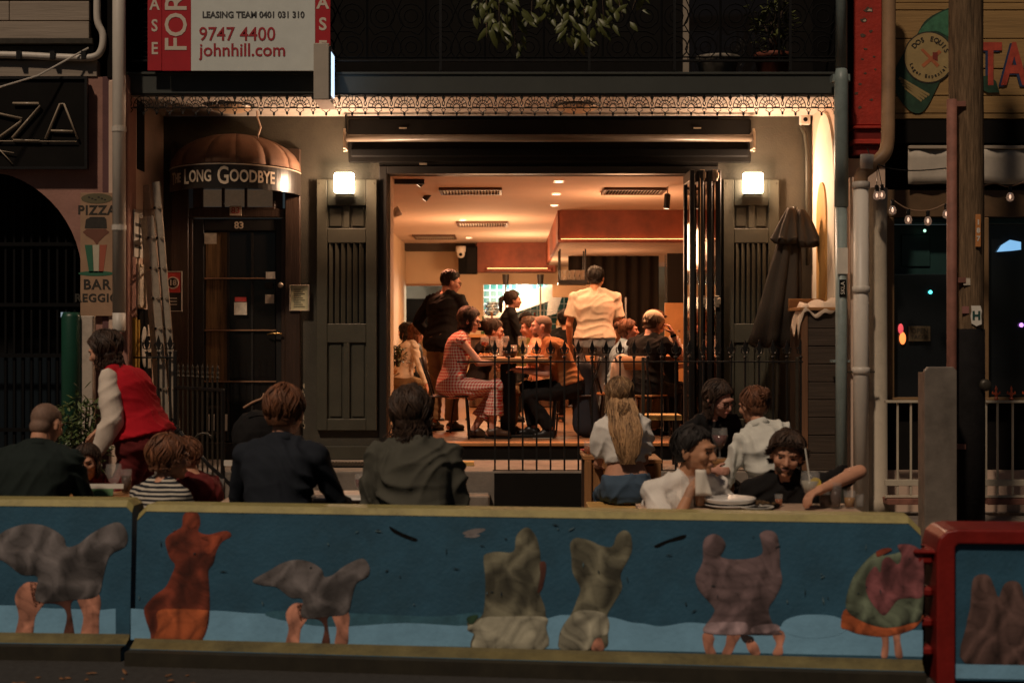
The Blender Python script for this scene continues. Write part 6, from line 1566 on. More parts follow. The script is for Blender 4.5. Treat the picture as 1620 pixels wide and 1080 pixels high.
person('dark haired woman in an olive top facing the street deep inside', 832, 18.6, FZ, 182, s=.95, hip=.62, lean=4, head=(0,-2,0), fem=True, skn='dark', top=cl_['olive'], topkind='tee', bottom=cl_['black'], hair='bun', hcol='black', shoes=bsh, vox=.009)
person('man with dark hair seen from behind beyond the bald man', 893, 17.2, FZ, 10, s=.96, hip=.62, lean=4, top=cl_['black'], topkind='tee', bottom=cl_['black'], hair='short', hcol='black', shoes=bsh, vox=.010)
person('man in a cream t-shirt and light jeans standing with his back turned', 941, 15.4, FZ, 6, s=1.04, hip=.93, lean=3, spread=1.12, girth=1.1, head=(14,10,0), skn='tan', top=cl_['wtee'], topkind='tee', loose=1.5, hem=-.0, bottom=cl_['ldenim'], hair='short', hcol='black', shoes=bsh, armL=(-.06,.14,-.48), armR=(.02,.26,-.40), poleL=(-.3,-.7,-.7), vox=.008, fold=.8)
person('woman with a brown bun in a light blue shirt at the right table', 976, 15.15, FZ, 78, s=.95, hip=.49, lean=10, head=(8,0,0), fem=True, skn='rosy', top=cl_['bluesh'], topkind='tee', bottom=cl_['khaki'], hair='bun', hcol='auburn', shoes=bsh, armR=(.02,.30,-.26), armL=(-.04,.30,-.26), vox=.008, collar=True)
person('person in a beige cap and black shirt resting a hand on the face', 1018, 14.8, FZ, 38, s=1.02, hip=.49, lean=12, head=(20,16,0), skn='rosy', girth=1.08, top=cl_['black'], topkind='tee', loose=1.3, bottom=cl_['black'], hair='short', hcol='brown', cap=cloth('cap_beige',(.58,.46,.34)), shoes=bsh, armR=(-.02,.20,.09), poleR=(.4,.5,-1), armL=(-.06,.32,-.22), curlR=.9, palmR=(-.6,-.2,0), watch=True, vox=.007, extra='white_sole')
person('man with brown hair in a black band t-shirt behind the cap wearer', 1020, 15.7, FZ, 80, s=1.03, hip=.49, lean=8, head=(0,5,0), skn='rosy', top=cl_['black'], topkind='tee', bottom=cl_['black'], hair='curly', hcol='auburn', shoes=bsh, armR=(.02,.30,-.26), armL=(-.04,.30,-.26), vox=.009)
person('seated guest in a cream top at the far left table inside', 634, 17.6, FZ, 60, s=.95, hip=.49, lean=16, head=(0,24,0), fem=True, skn='rosy', top=cl_['cream'], topkind='long', bottom=cl_['khaki'], hair='bob', hcol='auburn', shoes=bsh, vox=.010)
person('guest in a spotted black top at the far left table inside', 658, 18.4, FZ, -60, s=.95, hip=.49, lean=12, head=(0,10,0), fem=True, top=mat('spotted_black',(.02,.02,.02),var=.9,nscale=60), topkind='long', bottom=cl_['black'], hair='bob', hcol='black', shoes=bsh, vox=.010)
# ============================================================ street tables and what stands on them
YT = 8.25
def stable(px0, px1, Y0, Y1, z, gz, lab, m=None, legs=True):
    x0, x1 = ax(px0,(Y0+Y1)/2), ax(px1,(Y0+Y1)/2)
    t = thing('street_table', lab, 'table', ((x0+x1)/2, (Y0+Y1)/2, gz)); hw = (x1-x0)/2; hd_ = (Y1-Y0)/2; h = z-gz
    n_ = max(2, int(hd_*2/.12))
    for i in range(n_): boxo('slat', m or M['timber'], t, -hw, hw, -hd_+i*2*hd_/n_+.003, -hd_+(i+1)*2*hd_/n_-.003, h-.035, h, .004)
    boxo('apron', M['timberz'], t, -hw+.03, hw-.03, -hd_+.03, hd_-.03, h-.11, h-.036)
    for sx in (-1,1):
        for sy in (-1,1): boxo('leg', M['timberz'], t, sx*(hw-.07)-.035, sx*(hw-.07)+.035, sy*(hd_-.07)-.035, sy*(hd_-.07)+.035, 0, h-.111, .004)
    return z
zA = stable(-40, 340, 8.55, 9.0, .735, 0, 'long timber table at the left with the family around it')
zB = stable(1010, 1352, 7.85, 8.25, .735, 0, 'pale timber table of the two men close behind the mural barrier', mat('pale_top',(.55,.38,.27),rough=.35,var=.15))
zA2 = stable(365, 735, 8.35, 8.95, .735, 0, 'timber table in front of the two people seen from behind', mat('pale_top',(0,0,0)))
def stool(px, Y, gz, h, lab, w_=.19, d_=.16):
    t = thing('wooden_stool', lab, 'stool', (ax(px,Y), Y, gz), group='low timber stools on the footpath')
    boxo('seat', M['yellowwood'], t, -w_, w_, -d_, d_, h-.05, h, .005)
    boxo('box_side', M['timberz'], t, -w_+.01, -w_+.05, -d_+.01, d_-.01, 0, h-.051); boxo('box_side', M['timberz'], t, w_-.05, w_-.01, -d_+.01, d_-.01, 0, h-.051)
    boxo('cross_board', M['timber'], t, -w_+.051, w_-.051, -.012, .012, .1, .2)
stool(984, 9.85, .12, .42, 'pale topped box stool under the blonde woman', .24)
stool(1226, 9.6, .12, .34, 'box stool under the woman in the creased pale shirt', .22)
stool(655, 7.95, 0, .41, 'box stool under the woman in the grey green shirt')
stool(438, 8.1, 0, .41, 'box stool under the man in the navy jacket'); stool(58, 8.1, 0, .41, 'box stool under the bald man at the left')
stool(1066, 8.3, 0, .23, 'box stool under the man in the white t-shirt'); stool(1246, 8.5, 0, .28, 'box stool under the bearded man')
stool(236, 8.2, 0, .24, 'box stool under the child in stripes'); stool(312, 8.6, 0, .30, 'box stool under the child in maroon'); stool(143, 9.2, 0, .31, 'box stool under the little girl'); stool(1132, 10.4, .12, .40, 'box stool under the woman with the wine glass')
# box table beside the blonde woman
def boxtable(px0, px1, Y, zt, lab):
    x0, x1 = ax(px0,Y), ax(px1,Y); t = thing('box_table', lab, 'table', ((x0+x1)/2, Y, .12)); hw = (x1-x0)/2; h = zt-.12
    boxo('table_top', M['timber'], t, -hw-.01, hw+.01, -.26, .26, h-.03, h, .004)
    for k in range(3): boxo('side_board', M['timberz'], t, -hw, hw, -.24, -.22, .02+k*(h-.06)/3, .01+(k+1)*(h-.06)/3, .003)
    boxo('leg', M['timberz'], t, -hw, -hw+.05, -.27, -.241, 0, h-.031, .003); boxo('leg', M['timberz'], t, hw-.05, hw, -.27, -.241, 0, h-.031, .003)
    boxo('back_board', M['brown'], t, -hw, hw, .2, .23, 0, h-.031)
    return h+.12
zC = boxtable(922, 962, 10.5, az(716,10.5), 'tall timber box table left of the blonde woman')
zC2 = boxtable(1004, 1040, 10.6, az(722,10.6), 'timber box table half hidden behind the blonde woman')
zD = boxtable(1117, 1152, 10.05, az(722,10.05), 'small timber box table between the two talking women')
glass('goblet', (ax(1137,9.95), 9.9, zD+.001), 'large glass of dark wine between the two talking women', 'red', (.10,.01,.01), s_=1.15)
glass('tumbler', (ax(1126,9.95), 9.92, zD+.001), 'short tumbler beside the dark wine glass', 'cola', (.06,.02,.01))
glass('tumbler', (ax(930,10.4), 10.35, zC+.001), 'amber drink on the tall box table by the blonde woman', 'amber', (.45,.12,.03))
glass('tall', (ax(941,10.4), 10.42, zC+.001), 'tall clear glass on the box table by the blonde woman', 'water', (.6,.5,.4))
plate((ax(934,10.4), 10.55, zC+.001), .07, 'small red rimmed plate on the tall box table', M['redcard'])
# items: right table
def gx(px, Y, z): return (ax(px,Y), Y, z+.001)
plate(gx(1154,8.05,zB), .15, 'wide white plate at the middle of the right table')
o = MB().lathe([(.09,0),(.14,.012),(.15,.03),(.148,.034),(.09,.015),(.01,.013)], n=28).build('plate', M['porcelain'], smooth=True); o.location = (ax(1154,8.05), 8.05, zB+.024); tag(o, 'second white plate stacked on the wide one', 'plate')
glass('tall', gx(1088,8.0,zB), 'tall clear water glass left of the stacked plates', 'water', (.6,.55,.5), s_=1.2)
glass('tall', gx(1108,8.06,zB), 'second tall glass touching the stacked plates', 'beer', (.40,.24,.10), s_=1.15)
glass('tumbler', gx(1062,8.0,zB), 'small tumbler in front of the man in white', 'water', (.6,.5,.4))
gob = glass('goblet', gx(1282,8.0,zB), 'stemmed cocktail glass with a lemon slice', 'spritz', (.55,.5,.38), s_=1.12)
MB().tube([(0,.0,.12),(-.02,.03,.30)], .004, 6).build('straw', M['paper'], gob); MB().lathe([(.0,0),(.028,0),(.028,.006),(.0,.006)], n=16).xf(lambda v: Vector((v.x+.02, v.z-.03, v.y+.13))).build('lemon_slice', mat('lemon',(.7,.5,.06)), gob)
glass('tumbler', gx(1306,8.05,zB), 'tumbler right behind the cocktail glass', 'cola', (.08,.03,.015), s_=1.2); glass('tall', gx(1322,8.0,zB), 'tall dark drink under the reaching hand', 'cola', (.03,.012,.008), s_=1.0)
glass('tumbler', gx(1344,8.02,zB), 'short amber tumbler at the end of the right table', 'whisky', (.45,.22,.06)); glass('tumbler', gx(1360,8.1,zB), 'last small tumbler at the right end of the table', 'water', (.6,.5,.4), s_=.7)
glass('tumbler', gx(1232,8.1,zB), 'tumbler in front of the bearded man', 'amber', (.45,.12,.03), s_=.7)
t = tag(MB().lathe([(.05,0),(.11,.006),(.12,.02),(.05,.008)], n=24).build('pan', M['tar'], smooth=True), 'flat black pan of food on the right table', 'pan'); t.location = gx(1200,8.05,zB)
fd = MB(); rr = random.Random(9)
for k in range(26): fd.ell((ax(1200,8.05)+rr.uniform(-.10,.10), 8.05+rr.uniform(-.06,.06), zB+.028), .014,.012,.010, nu=6, nv=4)
tag(fd.build('olives', mat('olive_food',(.10,.06,.03),rough=.25,var=.5,nscale=40)), 'glistening dark pieces of food in the black pan', 'food', kind='stuff')
plate(gx(1196,7.93,zB), .10, 'cream side plate at the front edge of the right table', M['paper'])
# napkin or bread held by the man in white
hp_ = pI[0].location
armsI = pI[1]
mb = MB(); vs = []
for j in range(8):
    for i in range(6): vs.append((-.035+i*.014*(1+.1*j), .008*math.sin(i*1.3+j*.6), .10-j*.026))
mb.add(vs, [(j*6+i, j*6+i+1, (j+1)*6+i+1, (j+1)*6+i) for j in range(7) for i in range(5)])
wr = Matrix.Rotation(-R(152), 4, 'Z') @ (armsI['R'][2]*1.10) ; 
nap = mb.build('napkin', mat('napkin_white',(.78,.72,.62),rough=.9,var=.04), smooth=True); s_ = nap.modifiers.new('s','SOLIDIFY'); s_.thickness = .006
nap.location = at(1108,765,7.97); nap.scale = (.8,.8,.8); tag(nap, 'crumpled white napkin in the hand of the man in white', 'napkin')
# items: left tables
plate(gx(478,8.45,zA2), .10, 'white plate on the middle table between the two backs', M['porcelain'])
glass('tumbler', gx(520,8.5,zA2), 'upturned looking tumbler in the middle of the middle table', 'water', (.6,.5,.4)); glass('goblet', gx(571,8.5,zA2), 'stemmed glass left of the grey green shirt', 'red', (.45,.05,.03), s_=.8); glass('tumbler', gx(505,8.6,zA2), 'small tumbler behind the white plate on the middle table', 'water', (.6,.5,.4))
tray = tag(boxo('serving_board', M['porcelain'], None, -.21, .21, -.09, .09, 0, .02, .008), 'long pale serving board at the near edge of the middle table', 'board'); tray.location = gx(555,8.42,zA2)
glass('goblet', gx(180,8.72,zA), 'stemmed glass standing on the family table near the girl', 'water', (.5,.4,.3), s_=1.0); glass('tall', gx(200,8.75,zA), 'tall dark glass between the girl and the striped child', 'cola', (.05,.02,.01))
t = thing('menu_booklet', 'open white and green menu card held at the family table', 'menu', gx(168,8.62,zA))
boxo('page', M['paper'], t, -.16, .10, -.004, .004, .045, .075); boxo('page', mat('menu_green',(.10,.22,.09)), t, -.10, .04, -.005, .003, -.0, .044); t.rotation_euler = (R(-20),0,0)
for i, (px, Y) in enumerate(((335,8.8),(348,8.85),(322,8.9))): glass('tumbler', gx(px,Y,zA), ('short','shorter','back')[i]+' tumbler at the right end of the family table', 'water', (.6,.5,.4), s_=(1,.8,1.1)[i])
plate(gx(270,8.7,zA), .11, 'white plate before the two children')
# pushchair beside the door steps
pc = thing('pushchair', 'dark pushchair with folded hood standing by the front steps', 'pushchair', (ax(372,10.6), 10.6, .12))
def pl_(px, py, y=10.6): return at(px,py,y)-pc.location
for dy in (-.2,.2):
    MB().tube([pl_(284,682,10.6+dy), pl_(330,735,10.6+dy), pl_(385,785,10.6+dy), pl_(400,812,10.6+dy)], .014, 8).build('frame_tube', M['iron'], pc, smooth=True)
    MB().tube([pl_(425,740,10.6+dy), pl_(350,800,10.6+dy)], .012, 8).build('frame_tube', M['iron'], pc)
    for (px, r_) in ((345,.10),(425,.10)):
        w_ = MB().tube([Vector((r_*math.cos(k*math.pi/10), 0, r_*math.sin(k*math.pi/10))) for k in range(21)], .016, 8).build('wheel', M['tar'], pc, smooth=True); w_.location = Vector((pl_(px,800).x, dy, r_+.016))
MB().tube([pl_(284,682,10.4), pl_(278,676,10.5), pl_(284,682,10.8)], .018, 10).build('handle', M['tar'], pc, smooth=True)
mb = MB(); mb.ell(pl_(408,690), .20, .2, .20); mb.caps(pl_(410,690), pl_(395,790), .18, .16, 16); mb.caps(pl_(395,640), pl_(415,632), .02, .016)
link('hood', remesh(mb, .012, 4, (.012, 30), 5), cl_['black'], pc)
MB().tube(smoothline([pl_(385,645,10.42), pl_(400,636,10.42), pl_(414,630,10.42), pl_(418,622,10.42)], 4), .008, 8).build('hood_rim', mat('rim_tan',(.4,.22,.13)), pc, smooth=True)
boxo('buckle', M['paper'], pc, -.03, .03, -.006, .006, -.02, .02).location = pl_(361,732,10.35)
MB().tube([pl_(322,700,10.4)+Vector((.07*math.cos(a*.35+.3), 0, .07*math.sin(a*.35+.3))) for a in range(9)], .008, 6).build('basket_rim', M['irong'], pc, smooth=True)
# ---- a printed (photographic) figure: one flat sheet whose own print carries soft drapery tones
def inpoly(P, X_, Y_):
    ins = np.zeros(X_.shape, bool); n = len(P)
    for i in range(n):
        x1, y1 = P[i]; x2, y2 = P[(i+1) % n]
        c = ((y1 > Y_) != (y2 > Y_)) & (X_ < (x2-x1)*(Y_-y1)/((y2-y1) if y2 != y1 else 1e-9)+x1); ins ^= c
    return ins
def polydist(P, X_, Y_, near=False):
    d = np.full(X_.shape, 1e9); n = len(P); qx = X_.copy(); qy = Y_.copy()
    for i in range(n):
        x1, y1 = P[i]; x2, y2 = P[(i+1) % n]; dx, dy = x2-x1, y2-y1; L2 = dx*dx+dy*dy+1e-9
        t_ = np.clip(((X_-x1)*dx+(Y_-y1)*dy)/L2, 0, 1); cx_, cy_ = x1+t_*dx, y1+t_*dy; e = np.hypot(X_-cx_, Y_-cy_); k = e < d
        d = np.where(k, e, d); qx = np.where(k, cx_, qx); qy = np.where(k, cy_, qy)
    return (d, qx, qy) if near else d
def print_mat():
    if 'printed_figure' in MATS: return MATS['printed_figure']
    m = mat('printed_figure', (1,1,1), rough=.6, var=.18, nscale=20, bump=.15, bscale=60); n = m.node_tree.nodes; l = m.node_tree.links
    b = n['Principled BSDF']; old = b.inputs['Base Color'].links[0].from_socket
    at_ = n.new('ShaderNodeAttribute'); at_.attribute_name = 'print'; mx = n.new('ShaderNodeMixRGB'); mx.blend_type = 'MULTIPLY'; mx.inputs[0].default_value = 1
    l.new(at_.outputs['Color'], mx.inputs[1]); l.new(old, mx.inputs[2]); l.new(mx.outputs[0], b.inputs['Base Color']); return m
def shaded_print(P, col, proj, parent, name, layer, folds, st=2.5, seed=0):
    P = np.array(P); x0, y0 = P.min(0)-st; x1, y1 = P.max(0)+st
    nx = int((x1-x0)/st)+1; ny = int((y1-y0)/st)+1
    gx_, gy_ = np.meshgrid(x0+np.arange(nx+1)*st, y0+np.arange(ny+1)*st)
    ins = inpoly(P, gx_, gy_); d, qx_, qy_ = polydist(P, gx_, gy_, True); ds = np.where(ins, d, -d)
    cxm, cym = gx_[:-1,:-1]+st/2, gy_[:-1,:-1]+st/2; cell = inpoly(P, cxm, cym)
    R_ = min(34, max(7, d[ins].max() if ins.any() else 8)); h = np.sqrt(np.clip(ds/R_, 0, 1)*(2-np.clip(ds/R_, 0, 1)))
    gyh, gxh = np.gradient(h, st); k = R_*.62
    wx = gx_+14*np.sin(gy_/23+seed)+7*np.sin(gx_/11+gy_/17); wy = gy_+12*np.sin(gx_/19+seed*2)+6*np.sin(gy_/9-gx_/21)
    f_ = (1-np.abs(np.sin(wx/13+wy/31+seed)))**2*.5+(1-np.abs(np.sin(wx/27-wy/15+seed*3)))**2*.5+.3*np.sin(wx/6.5+wy/14)
    f2 = (1-np.abs(np.sin(wx/5.5-wy/16+seed)))**3*.5+(1-np.abs(np.sin(wx/12+wy/8+seed*2)))**3*.5
    sh_ = .66+.22*(gxh*.35*k+gyh*.75*k)+.26*h+.65*(f_-.4)-.45*(f2-.25)
    for q in folds:
        q = np.array(q)
        if q[:,0].max() < x0-9 or q[:,0].min() > x1+9 or q[:,1].max() < y0-9 or q[:,1].min() > y1+9: continue
        i_ = inpoly(q, gx_, gy_); dd = polydist(q, gx_, gy_); sd = np.where(i_, dd, -dd); sh_ *= 1-.62/(1+np.exp(-(sd-.5)/2.2))
    sh_ = np.clip(sh_, .10, 1.7); use = np.zeros(gx_.shape, int); use[:-1,:-1] += cell; use[1:,:-1] += cell; use[:-1,1:] += cell; use[1:,1:] += cell
    rim = (use > 0) & (use < 4) & (d < st*1.6); gx_ = np.where(rim, qx_, gx_); gy_ = np.where(rim, qy_, gy_)
    idx = -np.ones(gx_.shape, int); vs = []; cs = []; fs = []
    for j in range(ny):
        for i in range(nx):
            if not cell[j, i]: continue
            f = []
            for (b, a_) in ((j,i),(j,i+1),(j+1,i+1),(j+1,i)):
                if idx[b, a_] < 0:
                    idx[b, a_] = len(vs); vs.append(proj(gx_[b, a_], gy_[b, a_], .0008+.0012*layer)); g = sh_[b, a_]; cs += [min(1,col[0]*g), min(1,col[1]*g), min(1,col[2]*g), 1]
                f.append(int(idx[b, a_]))
            fs.append(tuple(f))
    if not fs: return
    me = bpy.data.meshes.new(name); me.from_pydata([tuple(v) for v in vs], [], fs); me.update()
    ca = me.color_attributes.new('print', 'FLOAT_COLOR', 'POINT'); ca.data.foreach_set('color', cs)
    o = link(name, me, print_mat(), parent); s_ = o.modifiers.new('s', 'SOLIDIFY'); s_.thickness = .0008; s_.offset = 0
    return o
# ============================================================ painted barriers
def barrier(name, label, p0, p1, H0, chamfL=.05, chamfR=.05):
    """p0, p1: road level points (X, Y) of the near foot line, left to right"""
    a = Vector((p0[0], p0[1], 0)); b = Vector((p1[0], p1[1], 0)); L = (b-a).length; rz = math.atan2(b.y-a.y, b.x-a.x)
    t = thing(name, label, 'barrier', a, rz)
    # section in y (depth), z
    face_y = lambda z: .17-(H0-.05-z)*.055
    sec = [(.0,0),(.0,.05),(face_y(.115)-.006,.095),(face_y(.115),.115),(face_y(H0-.05),H0-.03),(.20,H0-.0),(.34,H0),(.37,H0-.05),(.37+.02,.115),(.54,.085),(.54,0)]
    mb = MB(); n_ = len(sec); rings = []
    for (u, dz, k) in ((0,chamfL,0),(chamfL,0,1),(L-chamfR,0,1),(L,chamfR,0)):
        rings.append([Vector((u, y, z-(dz if z > H0-.1 else 0))) for y, z in sec])
    mb.rings(rings); c_ = mb.build('core', M['blue'], t)
    def quadstrip(z0, z1, m, nm, u0, u1, off, k=1):
        y0, y1 = face_y(z0)-off, face_y(z1)-off
        o = MB().add([(u0,y0,z0),(u1,y0,z0),(u1,y1,z1),(u0,y1,z1),(u0,y0+off*.8,z0),(u1,y0+off*.8,z0),(u1,y1+off*.8,z1),(u0,y1+off*.8,z1)], [(0,1,2,3),(4,7,6,5),(0,4,5,1),(3,2,6,7),(0,3,7,4),(1,5,6,2)]).build(nm, m, t); return o
    # yellow top cap and foot
    cap = MB().rings([[Vector((u, y, z-dz)) for y, z in ((face_y(H0-.05)-.003,H0-.030),(.197,H0+.003),(.343,H0+.003),(.373,H0-.03),(.36,H0-.035),(.19,H0-.035))] for u, dz in ((0,chamfL),(chamfL,0),(L-chamfR,0),(L,chamfR))])
    cap.build('yellow_cap', M['yel'], t)
    ft = MB().rings([[Vector((u, y, z)) for y, z in ((.06,.070),(face_y(.115)-.010,.100),(face_y(.115)-.004,.116),(face_y(.115)+.02,.117),(.12,.070))] for u in (0,L)])
    ft.build('yellow_foot', mat('dirty_yellow',(.15,.125,.05),rough=.7,var=.35,nscale=8,dirt=.7,dcol=(.03,.025,.012)), t)
    ft = boxo('dark_skirt', mat('skirt_grime',(.025,.021,.012),rough=.8,var=.4,dirt=.5), t, .002, L-.002, -.006, .08, .0, .072)
    inv = Matrix.Rotation(-rz, 3, 'Z')
    def pj(px, py):
        # where the line of sight through (px,py) meets the painted face
        d = Vector(((px-810)/F, 1, -(py-530)/F)); o_ = Vector((0,0,CAMZ))
        lo = inv @ (o_-a); ld = inv @ d
        # face: y = .17-(H0-.05-z)*.055
        k_ = .055; tt_ = (.17-k_*(H0-.05-lo.z)-lo.y)/(ld.y-k_*ld.z)
        p = lo+ld*tt_; return p
    queue = []; folds = []
    def paint(pts, m, nm='painted_shape', layer=1, sm=True):
        q = smoothpoly(pts, 4) if sm else pts
        if nm == 'painted_fold': folds.append(q); return
        col = m.get('col') if nm not in ('painted_lit_band','painted_shade','scuff_mark') else None
        if col is not None: queue.append((q, tuple(col), nm, layer)); return
        P3 = [pj(x, y) for x, y in q]; off = .0008+.0012*layer
        n2 = len(P3)
        vs = [p+Vector((0,-off,0)) for p in P3]+[p+Vector((0,-off+.0009,0)) for p in P3]
        return MB().add(vs, [tuple(range(n2))]+[tuple(range(2*n2-1,n2-1,-1))]+[(k, k+n2, (k+1) % n2+n2, (k+1) % n2) for k in range(n2)]).build(nm, m, t)
    def flush():
        for i, (q, col, nm, layer) in enumerate(queue): shaded_print(q, col, lambda x, y, off: pj(x, y)+Vector((0,-off,0)), t, nm, layer, folds, seed=i*.7)
    paint.flush = flush
    return t, paint, L
HB_ = .81
# main barrier foot: left end at px 195, right end at px 1465
tM, PM, LM = barrier('mural_barrier', 'long blue painted concrete barrier with wrapped figures in the foreground', (ax(197,7.36), 7.36), (ax(1466,6.86), 6.86), HB_, .05, .06)
tL, PL, LL = barrier('mural_barrier', 'blue painted concrete barrier at the left edge with a grey wrapped figure', (ax(196,7.40)-4.1, 7.72), (ax(192,7.46), 7.46), HB_+.01, .05, .03)
def c_(n_, col, **k):
    m = mat('mural_'+n_, col, rough=.6, var=.3, nscale=14, bump=.15, bscale=60); m['col'] = col; return m
grey = c_('grey', (.21,.19,.19)); greyd = c_('dark_grey', (.035,.033,.036)); flesh = c_('flesh', (.68,.30,.20)); fleshd = c_('flesh_dark', (.17,.06,.04)); orange = c_('orange', (.40,.08,.035)); oranged = c_('deep_orange', (.10,.015,.01)); brick = c_('brick', (.30,.06,.03)); bright = c_('bright_orange', (.62,.15,.05))  # flesh and bright orange are lightened as if lit, for the lower strip
sage = c_('sage', (.23,.22,.15)); saged = c_('dark_sage', (.05,.055,.04)); sagel = c_('pale_sage', (.50,.48,.36)); plumc = c_('plum_grey', (.23,.155,.16)); plumd = c_('dark_plum', (.045,.03,.032)); lilac = c_('lilac', (.50,.36,.38)); rose = c_('rose', (.36,.12,.13)); rosed = c_('dark_rose', (.10,.03,.035)); mgreen = c_('green_grey', (.20,.25,.17))  # pale sage and lilac: lit tone of the hems put into the colour
# light on the lower face, painted in as a pale blue wavy band
def litband(PA, x0, x1, edge):
    top = [(x, y) for x, y in edge]; PA(top+[(x1,edge[-1][1]+120),(x0,edge[0][1]+120)], M['lit_blue'], 'painted_lit_band', 0, False)
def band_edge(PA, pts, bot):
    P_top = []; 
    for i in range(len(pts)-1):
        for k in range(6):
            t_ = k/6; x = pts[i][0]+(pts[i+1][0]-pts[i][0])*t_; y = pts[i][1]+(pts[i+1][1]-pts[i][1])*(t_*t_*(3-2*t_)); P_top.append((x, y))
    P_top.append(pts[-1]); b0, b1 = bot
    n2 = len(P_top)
    PA(P_top+[(pts[-1][0], b1), (pts[0][0], b0)], M['lit_blue'], 'painted_lit_band', 0, False)
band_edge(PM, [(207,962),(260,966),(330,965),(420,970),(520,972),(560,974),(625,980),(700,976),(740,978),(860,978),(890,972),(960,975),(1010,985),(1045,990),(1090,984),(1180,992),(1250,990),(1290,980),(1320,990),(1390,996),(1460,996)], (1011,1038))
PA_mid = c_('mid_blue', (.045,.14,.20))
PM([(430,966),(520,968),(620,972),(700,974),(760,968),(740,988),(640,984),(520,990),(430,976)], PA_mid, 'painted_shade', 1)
PM([(1240,982),(1270,972),(1320,974),(1342,990),(1320,1005),(1275,1008),(1240,998)], M['lit_blue'], 'painted_cloth', 1); PM([(1268,978),(1300,976),(1310,986),(1302,1000),(1292,994),(1302,986),(1290,982)], M['blue'], 'painted_fold', 2)  # lit bulge on the band edge, drawn in its pale blue
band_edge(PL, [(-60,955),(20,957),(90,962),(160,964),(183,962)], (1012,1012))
# figure: grey two-headed cloth with legs, left barrier
def G1(P_, dx, dy, k, part=True):
    T = lambda pts: [(dx+x*k, dy+y*k) for x, y in pts]
    P_(T([(30,182),(50,160),(82,168),(78,190),(62,215),(56,250),(30,250),(36,215)]), flesh, 'painted_leg', 1); P_(T([(128,182),(150,165),(165,185),(163,215),(160,250),(134,250),(138,215)]), flesh, 'painted_leg', 1)
    P_(T([(54,160),(80,172),(110,178),(128,186),(118,196),(124,250),(106,250),(112,214),(100,196),(70,194),(62,200)]), fleshd, 'painted_leg', 1)
    P_(T([(-40,112),(0,88),(20,76),(50,68),(80,72),(106,88),(112,104),(130,100),(150,84),(176,70),(196,66),(208,84),(204,104),(180,118),(170,150),(160,182),(120,188),(64,190),(66,152),(40,148),(10,126),(-20,122)]), grey, 'painted_cloth', 2)
    P_(T([(104,122),(140,112),(178,100),(168,138),(150,158),(120,160),(100,146)]), greyd, 'painted_fold', 3); P_(T([(10,124),(40,132),(64,136),(60,152),(36,148)]), greyd, 'painted_fold', 3); P_(T([(66,172),(100,166),(140,172),(122,192),(90,194)]), greyd, 'painted_fold', 3)
G1(PL, -6, 760, 1.0)
# orange dancing figure
PM([(290,815),(300,808),(314,812),(317,828),(314,840),(330,845),(350,840),(362,840),(366,848),(352,856),(343,870),(338,890),(330,902),(331,925),(332,955),(330,985),(322,1008),(312,1014),(246,1013),(238,1000),(228,968),(232,955),(246,940),(262,928),(272,908),(277,893),(268,880),(262,852),(280,838),(288,832)], brick, 'painted_dress', 1)
PM([(282,900),(300,880),(322,872),(336,880),(326,898),(312,905),(322,930),(312,960),(290,965),(270,955),(282,930)], oranged, 'painted_fold', 2); PM([(230,960),(246,945),(268,938),(262,950),(246,966),(250,1005),(240,1000)], oranged, 'painted_fold', 2)
PM([(250,966),(280,962),(322,964),(330,968),(322,1004),(312,1013),(248,1013),(250,990)], bright, 'painted_lit_hem', 2); PM([(281,970),(285,970),(287,1010),(280,1010)], oranged, 'painted_fold', 3); PM([(266,853),(282,843),(300,852),(306,862),(296,876),(278,872)], orange, 'painted_fold', 2); PM([(292,815),(301,811),(312,815),(313,828),(303,836),(294,830)], orange, 'painted_head', 2); PM([(318,850),(340,846),(352,848),(344,862),(332,876),(322,868),(332,858)], orange, 'painted_arm', 2)
# smaller grey figure
G1(PM, 430, 834, .745)
# sage pair
PM([(765,885),(768,876),(786,872),(812,872),(816,850),(824,838),(836,834),(848,848),(854,870),(856,890),(862,905),(854,935),(862,960),(864,990),(860,1026),(752,1027),(750,1000),(742,992),(740,984),(760,976),(766,960),(768,920)], sage, 'painted_cloth', 1)
PM([(826,838),(836,834),(848,846),(856,875),(848,864),(838,846)], saged, 'painted_fold', 2); PM([(770,905),(800,898),(812,925),(808,950),(780,955),(770,935)], c_('brown_grey',(.10,.075,.055)), 'painted_fold', 2); PM([(812,900),(840,910),(852,935),(840,960),(815,955),(826,930)], saged, 'painted_fold', 2); PM([(854,890),(862,888),(864,900),(858,930),(850,936),(855,910)], fleshd, 'painted_arm', 2)
PM([(752,985),(765,976),(800,974),(862,975),(864,992),(860,1026),(754,1027),(752,1004),(740,996),(742,988)], sagel, 'painted_lit_hem', 2); PM([(740,975),(757,972),(748,986),(740,984)], c_('leafgreen',(.04,.10,.05)), 'painted_scrap', 3); PM([(838,1018),(846,1008),(856,990),(853,1008),(842,1020)], saged, 'painted_fold', 3)
PM([(902,860),(912,850),(935,855),(950,862),(968,864),(976,846),(988,838),(998,846),(1000,868),(994,884),(982,908),(984,930),(970,955),(960,975),(962,1002),(955,1026),(890,1027),(884,1010),(890,990),(904,970),(912,950),(918,930),(906,905),(904,880)], sage, 'painted_cloth', 1)
